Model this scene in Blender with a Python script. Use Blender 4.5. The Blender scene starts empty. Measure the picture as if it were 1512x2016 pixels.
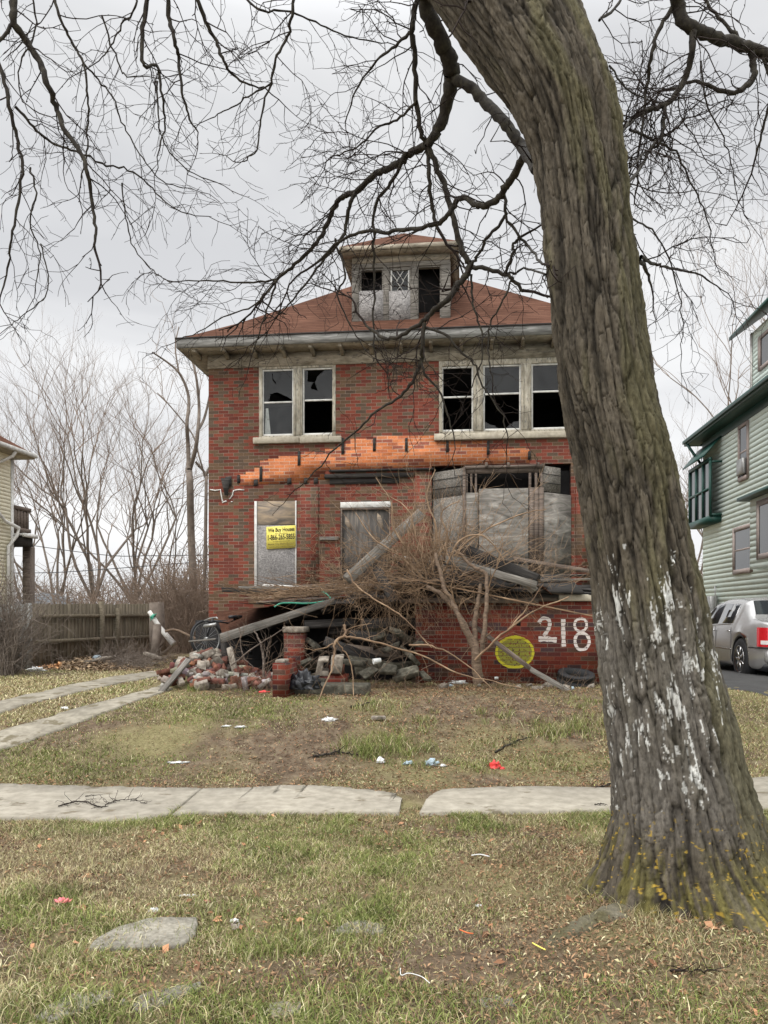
import bpy, math, random
import numpy as np
from mathutils import Vector, Matrix, noise as mn
R = math.radians
S = bpy.context.scene
C = S.collection
# ---------------------------------------------------------------- camera, sky, sun
F, HZ, EZ = 1514.0, 1205.0, 1.6          # focal length and horizon of the photograph (pixels), eye height (m)
cam = bpy.data.cameras.new("camera"); co = bpy.data.objects.new("camera", cam); C.objects.link(co)
co.location = (0, 0, EZ); co.rotation_euler = (R(90), 0, 0)
cam.sensor_fit = 'VERTICAL'; cam.sensor_height = 36; cam.lens = F/2016*36
cam.shift_y = (HZ-1008)/2016; cam.clip_start = .05; cam.clip_end = 2000
S.camera = co
S.render.resolution_x = 768; S.render.resolution_y = 1024
S.view_settings.view_transform = 'Standard'; S.view_settings.look = 'None'
S.view_settings.exposure = 0.15; S.view_settings.gamma = 1
SUN_EL, SUN_AZ = R(46), R(230)
W = bpy.data.worlds.new("World"); S.world = W; W.use_nodes = True
nt = W.node_tree; nt.nodes.clear()
def nn(t, **k):
    n = nt.nodes.new(t)
    for a, b in k.items(): setattr(n, a, b)
    return n
wout = nn('ShaderNodeOutputWorld'); bg = nn('ShaderNodeBackground'); bg.inputs['Strength'].default_value = .1
sky = nn('ShaderNodeTexSky', sky_type='NISHITA'); sky.sun_disc = False
sky.sun_elevation = SUN_EL; sky.sun_rotation = SUN_AZ
hsv = nn('ShaderNodeHueSaturation'); hsv.inputs['Saturation'].default_value = .15
nt.links.new(sky.outputs[0], hsv.inputs['Color'])
tcw = nn('ShaderNodeTexCoord'); sep = nn('ShaderNodeSeparateXYZ'); nt.links.new(tcw.outputs['Generated'], sep.inputs[0])
mpw = nn('ShaderNodeMapping'); mpw.inputs['Scale'].default_value = (1.3, 1.3, 4.2); mpw.inputs['Location'].default_value = (3.1, 1.4, .6)
nt.links.new(tcw.outputs['Generated'], mpw.inputs['Vector'])
nz = nn('ShaderNodeTexNoise'); nz.inputs['Scale'].default_value = 1.5; nz.inputs['Detail'].default_value = 5
nz.inputs['Roughness'].default_value = .45; nz.inputs['Distortion'].default_value = .5
nt.links.new(mpw.outputs[0], nz.inputs['Vector'])
cr = nn('ShaderNodeValToRGB')
cr.color_ramp.elements[0].position = .32; cr.color_ramp.elements[0].color = (.70, .71, .735, 1)
cr.color_ramp.elements[1].position = .66; cr.color_ramp.elements[1].color = (.99, .995, 1.0, 1)
nt.links.new(nz.outputs[0], cr.inputs[0])
def wmap(src, a, b, c, d):
    m = nn('ShaderNodeMapRange', interpolation_type='SMOOTHSTEP')
    for i, v in zip((1, 2, 3, 4), (a, b, c, d)): m.inputs[i].default_value = v
    nt.links.new(src, m.inputs[0]); return m.outputs[0]
lowb = wmap(sep.outputs[2], .22, .52, 1.0, .92)        # a little paler low over the roofs
zen = wmap(sep.outputs[2], .57, .85, 1.0, 4.2)          # overcast is brightest overhead; raised further here to lift the ground
back = wmap(sep.outputs[1], .66, -.25, 1.0, 1.9)          # unseen sky behind the camera, raised to light the house front
def wm(op, a, b):
    m = nn('ShaderNodeMath', operation=op)
    for i, v in enumerate((a, b)):
        if isinstance(v, (int, float)): m.inputs[i].default_value = v
        else: nt.links.new(v, m.inputs[i])
    return m.outputs[0]
fac = wm('MULTIPLY', wm('MULTIPLY', lowb, wm('MAXIMUM', zen, back)), 10.0)
vm = nn('ShaderNodeVectorMath', operation='SCALE'); nt.links.new(cr.outputs[0], vm.inputs[0]); nt.links.new(fac, vm.inputs['Scale'])
mx = nn('ShaderNodeMix', data_type='RGBA'); mx.inputs[0].default_value = .1
nt.links.new(vm.outputs[0], mx.inputs[6]); nt.links.new(hsv.outputs[0], mx.inputs[7])
nt.links.new(mx.outputs[2], bg.inputs[0]); nt.links.new(bg.outputs[0], wout.inputs[0])
sl = bpy.data.lights.new("sun", 'SUN'); sl.energy = 1.5; sl.angle = R(30); sl.color = (1, .965, .92)
so = bpy.data.objects.new("sun", sl); C.objects.link(so)
so.rotation_euler = (R(44), 0, R(-50)); so.location = (0, -5, 20)

# ---------------------------------------------------------------- helpers
rng = np.random.default_rng(7); random.seed(7)
def P(px, py, Y):                        # a pixel of the photograph at depth Y -> a point in the scene
    return Vector(((px-756)/F*Y, Y, EZ+(HZ-py)/F*Y))
_lat = rng.random((256, 256))
def vn(x, y):
    x = np.asarray(x, float); y = np.asarray(y, float)
    xi = np.floor(x).astype(int); yi = np.floor(y).astype(int); fx = x-xi; fy = y-yi
    fx = fx*fx*(3-2*fx); fy = fy*fy*(3-2*fy)
    a = _lat[xi & 255, yi & 255]; b = _lat[(xi+1) & 255, yi & 255]; c = _lat[xi & 255, (yi+1) & 255]; d = _lat[(xi+1) & 255, (yi+1) & 255]
    return (a*(1-fx)+b*fx)*(1-fy)+(c*(1-fx)+d*fx)*fy
def fbm(x, y, o=4):
    s = 0; a = .5; t = 0
    for i in range(o):
        s = s+a*vn(x*2**i+17*i, y*2**i+31*i); t += a; a *= .55
    return s/t
def ss(a, b, x):
    t = np.clip((np.asarray(x, float)-a)/(b-a), 0, 1); return t*t*(3-2*t)
def g(x, y):                             # height of the ground
    x = np.asarray(x, float); y = np.asarray(y, float)
    z = -.02-.10*ss(3.5, 6.3, y)+.56*ss(7.5, 10.6, y-.10*x)-.14*ss(13, 19, y)
    z = z+(fbm(x*.9, y*.9, 3)-.5)*.07*(1-ss(5.9, 6.3, y)*(1-ss(7.6, 8.4, y)))
    d = np.hypot(x-1.80, y-4.45); z = z+.06*np.exp(-(d/.95)**2)
    z = z-.12*ss(2.6, 1.4, y)
    return z
def G(px, py):                           # where a pixel of the photograph meets the ground
    Y = np.linspace(2, 60, 6000); X = (px-756)/F*Y; z = EZ+(HZ-py)/F*Y
    i = int(np.argmax(z <= g(X, Y))); return Vector((X[i], Y[i], float(g(X[i], Y[i]))))

class MB:                                # collects pieces and links them as ONE mesh
    def __init__(s): s.V = []; s.F = []; s.T = []; s.K = []; s.n = 0
    def add(s, v, f, tc=None, col=None):
        v = np.asarray(v, float).reshape(-1, 3); m = len(v)
        s.V.append(v); s.T.append(v if tc is None else np.asarray(tc, float).reshape(-1, 3))
        c = np.ones((m, 3)) if col is None else np.broadcast_to(np.asarray(col, float), (m, 3))
        s.K.append(c)
        if isinstance(f, np.ndarray): s.F.append(f+s.n)
        else:
            by = {}
            for q in f: by.setdefault(len(q), []).append(q)
            for q in by.values(): s.F.append(np.array(q, int)+s.n)
        s.n += m; return s
    def box(s, x0, x1, y0, y1, z0, z1, col=None):
        v = [(x, y, z) for x in (x0, x1) for y in (y0, y1) for z in (z0, z1)]
        return s.add(v, BOXF, col=col)
    def plank(s, a, b, w, t, up=(0, 0, 1), col=None, jag=0, w2=None):   # a board from a to b, w wide, t thick
        a = Vector(a); b = Vector(b); d = (b-a).normalized(); sd = d.cross(Vector(up))
        if sd.length < 1e-3: sd = d.cross(Vector((1, 0, 0)))
        sd.normalize(); n = sd.cross(d); L = (b-a).length; w2 = w if w2 is None else w2
        v = []; tc = []; o = random.random()*20
        for (p, l, ww) in ((a, 0, w), (b, L, w2)):
            for i, (i1, i2) in enumerate(((-1, -1), (1, -1), (1, 1), (-1, 1))):
                j = random.uniform(-jag, jag)
                v.append(p+sd*(i1*ww/2)+n*(i2*t/2)+d*j); tc.append((l+o, i1*ww/2+o, i2*t/2+o*.3))
        return s.add(v, [(0, 1, 2, 3), (4, 7, 6, 5), (0, 4, 5, 1), (1, 5, 6, 2), (2, 6, 7, 3), (3, 7, 4, 0)], tc=tc, col=col)
    def poly(s, pts, thick, nrm, col=None, tc=None):        # an outline given thickness along nrm
        n = len(pts); nrm = Vector(nrm)
        v = [Vector(p) for p in pts]+[Vector(p)+nrm*thick for p in pts]
        f = [tuple(range(n))[::-1], tuple(range(n, 2*n))]+[(i, (i+1) % n, n+(i+1) % n, n+i) for i in range(n)]
        return s.add(v, f, col=col, tc=tc)
    def tube(s, pts, rad, sides=8, cap=True, col=None):
        pts = np.array([tuple(p) for p in pts], float); k = len(pts)
        rad = np.broadcast_to(np.asarray(rad, float), (k,))
        v, f = tubes_np([pts], [rad], sides)
        fl = [tuple(q) for q in f]
        if cap: fl += [tuple(range(sides))[::-1], tuple(range((k-1)*sides, k*sides))]
        ln = np.concatenate([[0], np.cumsum(np.linalg.norm(np.diff(pts, axis=0), axis=1))])
        a = np.tile(np.arange(sides), k)/sides*2*math.pi; l = np.repeat(ln, sides); rr = np.repeat(rad, sides)
        o = random.random()*9
        tc = np.stack([l+o, np.cos(a)*rr+o, np.sin(a)*rr], 1)
        return s.add(v, fl, col=col, tc=tc)
    def lathe(s, prof, c=(0, 0, 0), sides=24, ax='z', col=None):   # prof: (radius, height)
        v = []
        for r, h in prof:
            for i in range(sides):
                a = 2*math.pi*i/sides; p = (r*math.cos(a), r*math.sin(a), h)
                if ax == 'x': p = (h, p[0], p[1])
                if ax == 'y': p = (p[0], h, p[1])
                v.append((p[0]+c[0], p[1]+c[1], p[2]+c[2]))
        f = [(j*sides+i, j*sides+(i+1) % sides, (j+1)*sides+(i+1) % sides, (j+1)*sides+i) for j in range(len(prof)-1) for i in range(sides)]
        f += [tuple(range(sides))[::-1], tuple(range((len(prof)-1)*sides, len(prof)*sides))]
        return s.add(v, f, col=col)
    def build(s, name, m, parent=None, origin=None, smooth=False, bevel=0, merge=False):
        V = np.concatenate(s.V); T = np.concatenate(s.T); K = np.concatenate(s.K)
        if origin is not None: V = V-np.array(tuple(origin))
        me = bpy.data.meshes.new(name)
        cnt = np.concatenate([np.full(len(f), f.shape[1]) for f in s.F]); lp = np.concatenate([f.ravel() for f in s.F])
        me.vertices.add(len(V)); me.loops.add(len(lp)); me.polygons.add(len(cnt))
        me.vertices.foreach_set('co', V.ravel().astype(np.float32)); me.loops.foreach_set('vertex_index', lp.astype(np.int32))
        me.polygons.foreach_set('loop_start', np.concatenate([[0], np.cumsum(cnt)[:-1]]).astype(np.int32))
        me.update(calc_edges=True); me.validate()
        a = me.attributes.new('tc', 'FLOAT_VECTOR', 'POINT'); a.data.foreach_set('vector', T.ravel().astype(np.float32))
        a = me.attributes.new('col', 'FLOAT_COLOR', 'POINT'); a.data.foreach_set('color', np.concatenate([K, np.ones((len(K), 1))], 1).ravel().astype(np.float32))
        if smooth: me.polygons.foreach_set('use_smooth', np.ones(len(cnt), bool))
        me.materials.append(m)
        o = bpy.data.objects.new(name, me); C.objects.link(o)
        if origin is not None and parent is None: o.location = origin
        if parent is not None: o.parent = parent
        if bevel:
            b = o.modifiers.new('b', 'BEVEL'); b.width = bevel; b.segments = 1; b.limit_method = 'ANGLE'
        return o
BOXF = [(0, 1, 3, 2), (4, 6, 7, 5), (0, 4, 5, 1), (2, 3, 7, 6), (0, 2, 6, 4), (1, 5, 7, 3)]
def tubes_np(PL, RL, sides):
    Pn = np.concatenate(PL); Rn = np.concatenate(RL); L = np.array([len(p) for p in PL]); st = np.concatenate([[0], np.cumsum(L)[:-1]])
    idx = np.repeat(np.arange(len(L)), L); first = np.zeros(len(Pn), bool); first[st] = True; last = np.zeros(len(Pn), bool); last[st+L-1] = True
    nx = np.where(last, np.arange(len(Pn)), np.arange(len(Pn))+1); pv = np.where(first, np.arange(len(Pn)), np.arange(len(Pn))-1)
    T = Pn[nx]-Pn[pv]; T /= np.linalg.norm(T, axis=1, keepdims=True)+1e-12
    M = Pn[st+L-1]-Pn[st]; ref = np.eye(3)[np.argmin(np.abs(M), axis=1)][idx]
    N = np.cross(T, ref); N /= np.linalg.norm(N, axis=1, keepdims=True)+1e-9; B = np.cross(T, N)
    a = np.arange(sides)/sides*2*np.pi
    V = Pn[:, None]+Rn[:, None, None]*(np.cos(a)[None, :, None]*N[:, None]+np.sin(a)[None, :, None]*B[:, None])
    q = np.arange(len(Pn))[~last]; j = np.arange(sides); jn = (j+1) % sides
    Fq = np.stack([q[:, None]*sides+j, q[:, None]*sides+jn, (q[:, None]+1)*sides+jn, (q[:, None]+1)*sides+j], -1).reshape(-1, 4)
    return V.reshape(-1, 3), Fq
class Twigs:                             # many tubes, batched
    def __init__(s): s.d = {}
    def add(s, pts, rad, sides=3):
        a = s.d.setdefault(sides, ([], [])); a[0].append(np.array([tuple(p) for p in pts], float)); a[1].append(np.asarray(rad, float))
    def build(s, name, m, parent=None, origin=None, smooth=True):
        mb = MB()
        for k, (p, r) in s.d.items():
            v, f = tubes_np(p, r, k); mb.add(v, f)
        return mb.build(name, m, parent, origin, smooth=smooth)
def tag(o, label, cat=None, group=None, kind=None):
    if label: o['label'] = label
    if cat: o['category'] = cat
    if group: o['group'] = group
    if kind: o['kind'] = kind
    return o
def thing(name, label, cat, loc=(0, 0, 0), rz=0, group=None):
    o = bpy.data.objects.new(name, None); C.objects.link(o); o.location = loc; o.rotation_euler = (0, 0, rz)
    o.empty_display_size = .2
    return tag(o, label, cat, group)
def copy_thing(src, loc, rot, label=None):
    o = src.copy(); C.objects.link(o); o.location = loc; o.rotation_euler = rot
    if label: o['label'] = label
    for ch in src.children:
        c = ch.copy(); C.objects.link(c); c.parent = o
        for g2 in ch.children:
            d = g2.copy(); C.objects.link(d); d.parent = c
    return o
# ---------------------------------------------------------------- materials
class NT:
    def __init__(s, name):
        s.m = bpy.data.materials.new(name); s.m.use_nodes = True; s.t = s.m.node_tree
        s.b = s.t.nodes['Principled BSDF']; s.out = s.t.nodes['Material Output']
    def n(s, t, **k):
        q = s.t.nodes.new(t)
        for a, b in k.items(): setattr(q, a, b)
        return q
    def l(s, a, b): s.t.links.new(a, b)
    def attr(s, nm): 
        q = s.n('ShaderNodeAttribute'); q.attribute_name = nm; return q
    def math(s, op, a, b=0.0, c=None):
        m = s.n('ShaderNodeMath', operation=op)
        for i, v in enumerate((a, b) if c is None else (a, b, c)):
            if isinstance(v, (int, float)): m.inputs[i].default_value = v
            else: s.l(v, m.inputs[i])
        return m.outputs[0]
    def noise(s, sc, scale3=(1, 1, 1), detail=4, rough=.55, src=None, off=(0, 0, 0), dist=0):
        mp = s.n('ShaderNodeMapping'); mp.inputs['Scale'].default_value = scale3; mp.inputs['Location'].default_value = off
        s.l(src if src is not None else s.attr('tc').outputs['Vector'], mp.inputs['Vector'])
        q = s.n('ShaderNodeTexNoise'); q.inputs['Scale'].default_value = sc; q.inputs['Detail'].default_value = detail
        q.inputs['Roughness'].default_value = rough; q.inputs['Distortion'].default_value = dist
        s.l(mp.outputs[0], q.inputs['Vector']); return q.outputs[0]
    def ramp(s, fac, stops, const=False):
        r = s.n('ShaderNodeValToRGB'); e = r.color_ramp.elements
        if const: r.color_ramp.interpolation = 'CONSTANT'
        while len(e) < len(stops): e.new(.5)
        for i, (p, c) in enumerate(stops):
            e[i].position = p; e[i].color = tuple(c)+(1,) if len(c) == 3 else c
        s.l(fac, r.inputs[0]); return r.outputs[0]
    def mix(s, f, a, b, mode='MIX'):
        q = s.n('ShaderNodeMix', data_type='RGBA', blend_type=mode)
        for i, v in ((0, f), (6, a), (7, b)):
            if isinstance(v, (int, float)): q.inputs[i].default_value = v
            elif isinstance(v, tuple): q.inputs[i].default_value = v+(1,)
            else: s.l(v, q.inputs[i])
        return q.outputs[2]
    def done(s, col, rough=.85, bump=None, bs=.3, bd=.02, metal=0, spec=.3, usecol=True):
        if usecol: col = s.mix(1.0, col, s.attr('col').outputs['Color'], 'MULTIPLY')
        if isinstance(col, tuple): s.b.inputs['Base Color'].default_value = col+(1,)
        else: s.l(col, s.b.inputs['Base Color'])
        if isinstance(rough, (int, float)): s.b.inputs['Roughness'].default_value = rough
        else: s.l(rough, s.b.inputs['Roughness'])
        s.b.inputs['Metallic'].default_value = metal; s.b.inputs['Specular IOR Level'].default_value = spec
        if bump is not None:
            q = s.n('ShaderNodeBump'); q.inputs['Strength'].default_value = bs; q.inputs['Distance'].default_value = bd
            s.l(bump, q.inputs['Height']); s.l(q.outputs[0], s.b.inputs['Normal'])
        return s.m
def gen(name, stops, sc=6, s3=(1, 1, 1), rough=.85, bs=.3, bd=.01, metal=0, spec=.3, detail=6, blotch=None, dist=0, patch=None):
    t = NT(name); n1 = t.noise(sc, s3, detail, .6, dist=dist); k = t.ramp(n1, stops)
    if blotch:   # (scale, dark multiplier)
        n2 = t.noise(blotch[0], (1, 1, 1), 3, .5, off=(5, 3, 1)); k = t.mix(1.0, k, t.ramp(n2, [(.3, (blotch[1],)*3), (.7, (1.12,)*3)]), 'MULTIPLY')
    if patch:    # (scale, scale3, threshold, colour)
        n3 = t.noise(patch[0], patch[1], 5, .65, off=(9, 2, 4)); k = t.mix(t.ramp(n3, [(patch[2], (0, 0, 0)), (patch[2]+.05, (1, 1, 1))]), k, patch[3])
    return t.done(k, rough, n1, bs, bd, metal, spec)
def brick(name, stops, mortar, pattern=False, L=.213, H=.068, m=.010, dark=.8, bs=.5):
    t = NT(name); sp = t.n('ShaderNodeSeparateXYZ'); t.l(t.attr('tc').outputs['Vector'], sp.inputs[0])
    x = t.math('ADD', sp.outputs[0], sp.outputs[1]); z = sp.outputs[2]
    rz = t.math('DIVIDE', z, H); row = t.math('FLOOR', rz); fz = t.math('FRACT', rz)
    xx = t.math('ADD', t.math('DIVIDE', x, L), t.math('MULTIPLY', t.math('FLOORED_MODULO', row, 2.0), .5))
    col = t.math('FLOOR', xx); fx = t.math('FRACT', xx)
    cb = t.n('ShaderNodeCombineXYZ'); t.l(col, cb.inputs[0]); t.l(row, cb.inputs[1])
    wn = t.n('ShaderNodeTexWhiteNoise', noise_dimensions='3D'); t.l(cb.outputs[0], wn.inputs['Vector'])
    r1 = wn.outputs['Value']
    if pattern:
        sh = t.math('FLOOR', t.math('DIVIDE', t.math('ADD', row, t.math('MULTIPLY', t.math('FLOOR', t.math('DIVIDE', col, 7.0)), 5.0)), 11.0))
        par = t.math('FLOORED_MODULO', t.math('ADD', col, sh), 2.0)
        v = t.math('ADD', t.math('MULTIPLY', par, .5), t.math('MULTIPLY', r1, .499))
    else: v = r1
    k = t.ramp(v, stops, True)
    sh2 = t.n('ShaderNodeSeparateColor'); t.l(wn.outputs['Color'], sh2.inputs[0])
    br = t.math('ADD', .88, t.math('MULTIPLY', sh2.outputs[1], .26))
    vs = t.n('ShaderNodeVectorMath', operation='SCALE'); t.l(k, vs.inputs[0]); t.l(br, vs.inputs['Scale'])
    fine = t.noise(60, (1, 1, 1), 3, .6)
    k = t.mix(.5, vs.outputs[0], t.mix(1.0, vs.outputs[0], t.ramp(fine, [(.3, (.5,)*3), (.7, (1.5,)*3)]), 'MULTIPLY'))
    mm = t.math('MAXIMUM', t.math('LESS_THAN', fx, m/L), t.math('LESS_THAN', fz, m/H))
    mn2 = t.noise(3, (1, 1, 1), 4, .6, off=(2, 7, 7)); mfac = t.math('MULTIPLY', mm, t.ramp(mn2, [(.35, (.25,)*3), (.6, (1,)*3)]))
    k = t.mix(mfac, k, mortar)
    big = t.noise(.9, (1, 1, .6), 5, .6, off=(4, 4, 0)); k = t.mix(1.0, k, t.ramp(big, [(.3, (dark,)*3), (.65, (1.1,)*3)]), 'MULTIPLY')
    h = t.math('ADD', t.math('SUBTRACT', 1.0, mm), t.math('ADD', t.math('MULTIPLY', fine, .3), t.math('MULTIPLY', sh2.outputs[2], .35)))
    return t.done(k, .95, h, bs, .006, spec=.06)
def flat(name, c, rough=.6, metal=0, spec=.4, var=.12, sc=14):
    t = NT(name); n1 = t.noise(sc, (1, 1, 1), 4, .6)
    k = t.mix(1.0, c, t.ramp(n1, [(.3, (1-var,)*3), (.7, (1+var,)*3)]), 'MULTIPLY')
    return t.done(k, rough, n1, .08, .003, metal, spec)
def glassm(name, tint=(.9, .93, .93), refl=.0):
    t = NT(name); gl = t.n('ShaderNodeBsdfGlossy'); gl.inputs['Roughness'].default_value = .03
    tr = t.n('ShaderNodeBsdfTransparent'); tr.inputs[0].default_value = tint+(1,)
    fr = t.n('ShaderNodeFresnel'); fr.inputs[0].default_value = 1.5
    f2 = t.math('ADD', t.math('MULTIPLY', fr.outputs[0], .8), refl); 
    df = t.n('ShaderNodeBsdfDiffuse'); df.inputs[0].default_value = (.16, .165, .16, 1)
    n1 = t.noise(5, (1, 1, 1), 5, .6); m0 = t.n('ShaderNodeMixShader'); t.l(t.ramp(n1, [(.3, (.02,)*3), (.8, (.16,)*3)]), m0.inputs[0])
    t.l(tr.outputs[0], m0.inputs[1]); t.l(df.outputs[0], m0.inputs[2])
    ms = t.n('ShaderNodeMixShader'); t.l(f2, ms.inputs[0]); t.l(m0.outputs[0], ms.inputs[1]); t.l(gl.outputs[0], ms.inputs[2])
    t.l(ms.outputs[0], t.out.inputs[0]); return t.m
M = {}
RED, RED2, TAU, TAU2 = (.170, .050, .034), (.135, .043, .032), (.128, .082, .052), (.10, .07, .05)
M['brick'] = brick('red_and_taupe_brick', [(0, RED), (.2, (.19, .057, .038)), (.33, RED2), (.43, TAU), (.5, TAU), (.72, TAU2), (.88, RED2)], (.26, .20, .16), True, m=.007, dark=.78)
M['orange'] = brick('exposed_orange_brick', [(0, (.44, .145, .058)), (.3, (.52, .185, .078)), (.55, (.36, .12, .06)), (.70, (.23, .078, .052)), (.84, (.47, .17, .078))], (.44, .34, .26), m=.011, dark=.8)
M['pbrick'] = brick('porch_brick', [(0, (.15, .035, .025)), (.3, (.20, .05, .032)), (.5, (.105, .035, .03)), (.66, (.075, .045, .045)), (.80, (.10, .055, .04)), (.92, (.17, .05, .03))], (.20, .155, .12), m=.010, dark=.62)
M['wood'] = gen('weathered_grey_wood', [(.3, (.08, .075, .065)), (.5, (.16, .145, .125)), (.72, (.29, .27, .24))], 3, (1, 14, 14), .9, .5, .004, blotch=(2, .7), dist=.4)
M['darkwood'] = gen('charred_dark_wood', [(.3, (.018, .016, .015)), (.55, (.045, .04, .036)), (.75, (.11, .10, .09))], 3, (1, 12, 12), .9, .5, .004, blotch=(2, .6))
M['brownwood'] = gen('brown_weathered_wood', [(.3, (.06, .045, .035)), (.5, (.13, .10, .08)), (.72, (.22, .18, .15))], 3, (1, 12, 12), .9, .5, .004, blotch=(2, .7))
M['ply'] = gen('weathered_plywood', [(.3, (.07, .064, .055)), (.44, (.17, .155, .135)), (.58, (.26, .24, .21)), (.72, (.44, .41, .36))], 2.2, (1, 1, 3.4), .9, .25, .004, blotch=(1.6, .62), dist=1.2)
M['plywarm'] = gen('stained_plywood', [(.3, (.13, .12, .11)), (.5, (.30, .24, .18)), (.7, (.50, .38, .25))], 2.0, (1, 1, 4), .9, .2, .004, blotch=(2, .7), dist=1)
M['plydark'] = gen('dark_plywood', [(.3, (.055, .05, .045)), (.5, (.10, .09, .08)), (.72, (.20, .17, .14))], 5, (4, 4, .5), .9, .25, .004, blotch=(1.6, .6), dist=.6)
M['osb'] = gen('grey_strand_board', [(.32, (.14, .135, .13)), (.5, (.27, .255, .245)), (.68, (.42, .40, .38))], 26, (1, 1, 1.4), .9, .4, .004, blotch=(2.5, .75), dist=.8)
M['paint'] = gen('peeling_cream_paint', [(.3, (.24, .21, .16)), (.5, (.42, .38, .30)), (.7, (.56, .52, .43))], 5, (3, 3, 1), .8, .4, .004, blotch=(3, .65), patch=(9, (4, 4, 1), .56, (.17, .16, .145)))
M['paint_h'] = gen('peeling_tan_paint', [(.3, (.17, .14, .10)), (.5, (.30, .26, .20)), (.7, (.42, .37, .29))], 5, (1, 1, 3), .85, .4, .004, blotch=(1.3, .6), patch=(7, (1, 2, 5), .60, (.11, .10, .09)))
M['fascia'] = gen('grey_weathered_fascia', [(.3, (.12, .115, .105)), (.5, (.20, .195, .18)), (.7, (.33, .32, .30))], 3, (1, 8, 8), .85, .4, .004, blotch=(1.5, .65))
M['white'] = gen('dirty_white_paint', [(.3, (.42, .41, .38)), (.6, (.66, .65, .61))], 6, (1, 1, 1), .7, .15, .003, patch=(6, (1, 3, 3), .64, (.25, .24, .21)))
M['sill'] = gen('limestone_sill', [(.3, (.33, .29, .22)), (.7, (.50, .45, .36))], 12, (1, 1, 1), .9, .2, .003, blotch=(2, .75))
def shingles(name, c1, c2, H=.14, L=.3):
    t = NT(name); sp = t.n('ShaderNodeSeparateXYZ'); t.l(t.attr('tc').outputs['Vector'], sp.inputs[0])
    rz = t.math('DIVIDE', sp.outputs[1], H); row = t.math('FLOOR', rz); fz = t.math('FRACT', rz)
    xx = t.math('ADD', t.math('DIVIDE', sp.outputs[0], L), t.math('MULTIPLY', row, .37)); col = t.math('FLOOR', xx)
    cb = t.n('ShaderNodeCombineXYZ'); t.l(col, cb.inputs[0]); t.l(row, cb.inputs[1])
    wn = t.n('ShaderNodeTexWhiteNoise', noise_dimensions='3D'); t.l(cb.outputs[0], wn.inputs['Vector'])
    k = t.mix(wn.outputs['Value'], c1, c2)
    k = t.mix(1.0, k, t.ramp(t.noise(1.2, (1, 1, 1), 5, .6), [(.3, (.72,)*3), (.7, (1.2,)*3)]), 'MULTIPLY')
    k = t.mix(t.math('LESS_THAN', fz, .14), k, tuple(.38*q for q in c1))
    k = t.mix(.5, k, t.mix(1.0, k, t.ramp(t.noise(90, (1, 1, 1), 2), [(.3, (.55,)*3), (.7, (1.4,)*3)]), 'MULTIPLY'))
    return t.done(k, 1.0, fz, .5, .012, spec=.04)
M['shingle'] = shingles('red_brown_shingle', (.088, .042, .028), (.122, .061, .041))
M['shingle_g'] = shingles('grey_shingle', (.12, .125, .13), (.17, .175, .18))
M['glass'] = glassm('dusty_window_glass', refl=.0)
M['black'] = flat('dark_interior', (.012, .011, .011), .9, var=.3)  # near-black holds the shade of rooms and hollows; also roofing felt
M['concrete'] = gen('old_concrete', [(.3, (.235, .21, .165)), (.5, (.31, .28, .225)), (.7, (.385, .35, .285))], 9, (1, 1, 1), .92, .35, .004, blotch=(1.1, .8), detail=9, patch=(3.2, (1, 1.6, 1), .60, (.16, .135, .095)))
M['concrete_d'] = gen('dirty_drive_concrete', [(.3, (.17, .15, .115)), (.5, (.25, .225, .175)), (.7, (.33, .30, .24))], 9, (1, 1, 1), .95, .4, .005, blotch=(1.4, .7), detail=9, patch=(3, (1, 1, 1), .55, (.13, .11, .07)))
M['stone'] = gen('mossy_concrete', [(.3, (.17, .155, .12)), (.5, (.26, .24, .195)), (.7, (.36, .335, .28))], 40, (1, 1, 1), .95, .7, .006, blotch=(4, .6), detail=9)
M['rubble'] = gen('broken_masonry', [(.3, (.12, .10, .08)), (.5, (.24, .205, .165)), (.7, (.40, .36, .30))], 14, (1, 1, 1), .95, .6, .006, blotch=(5, .6), detail=8)
M['looseb'] = gen('loose_brick', [(.3, (.09, .04, .03)), (.55, (.18, .068, .042)), (.75, (.28, .13, .09))], 9, (1, 1, 1), .92, .4, .004, blotch=(6, .6), patch=(8, (1, 1, 1), .64, (.40, .36, .30)))
M['tan_l'] = gen('pale_tan_stem', [(.3, (.11, .07, .042)), (.5, (.24, .16, .098)), (.7, (.40, .285, .185))], 4, (1, 1, 1), .85, .3, .003)
M['mossslab'] = gen('mossy_dark_slab', [(.3, (.035, .031, .023)), (.5, (.075, .068, .050)), (.7, (.16, .15, .115))], 14, (1, 1, 1), .95, .6, .006, blotch=(4, .6), detail=8)
M['asphalt'] = gen('asphalt', [(.3, (.04, .04, .04)), (.7, (.075, .073, .07))], 60, (1, 1, 1), .95, .4, .004, blotch=(2, .8))
M['bark_l'] = gen('dark_branch_bark', [(.3, (.015, .012, .010)), (.5, (.030, .025, .019)), (.72, (.058, .052, .035))], 25, (1, 1, 1), .9, .6, .006)
M['twig'] = flat('dark_twig', (.022, .015, .012), .85, var=.3, spec=.2)
M['tan'] = gen('tan_dry_stem', [(.3, (.085, .052, .032)), (.5, (.18, .115, .068)), (.7, (.34, .235, .145))], 3, (1, 1, 1), .85, .3, .003)
M['tanbark'] = gen('brown_sapling_bark', [(.3, (.07, .047, .032)), (.55, (.15, .105, .072)), (.75, (.25, .185, .13))], 7, (1, 4, 4), .9, .4, .004)
M['farbark'] = gen('grey_brown_bark', [(.3, (.10, .08, .065)), (.7, (.20, .165, .135))], 6, (1, 1, 1), .95, .3, .01)
M['fartwig'] = flat('far_twigs', (.20, .15, .115), .95, var=.3, spec=.1, sc=2)
M['cream'] = flat('cream_siding', (.84, .81, .64), .6, var=.06, sc=3)
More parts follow.
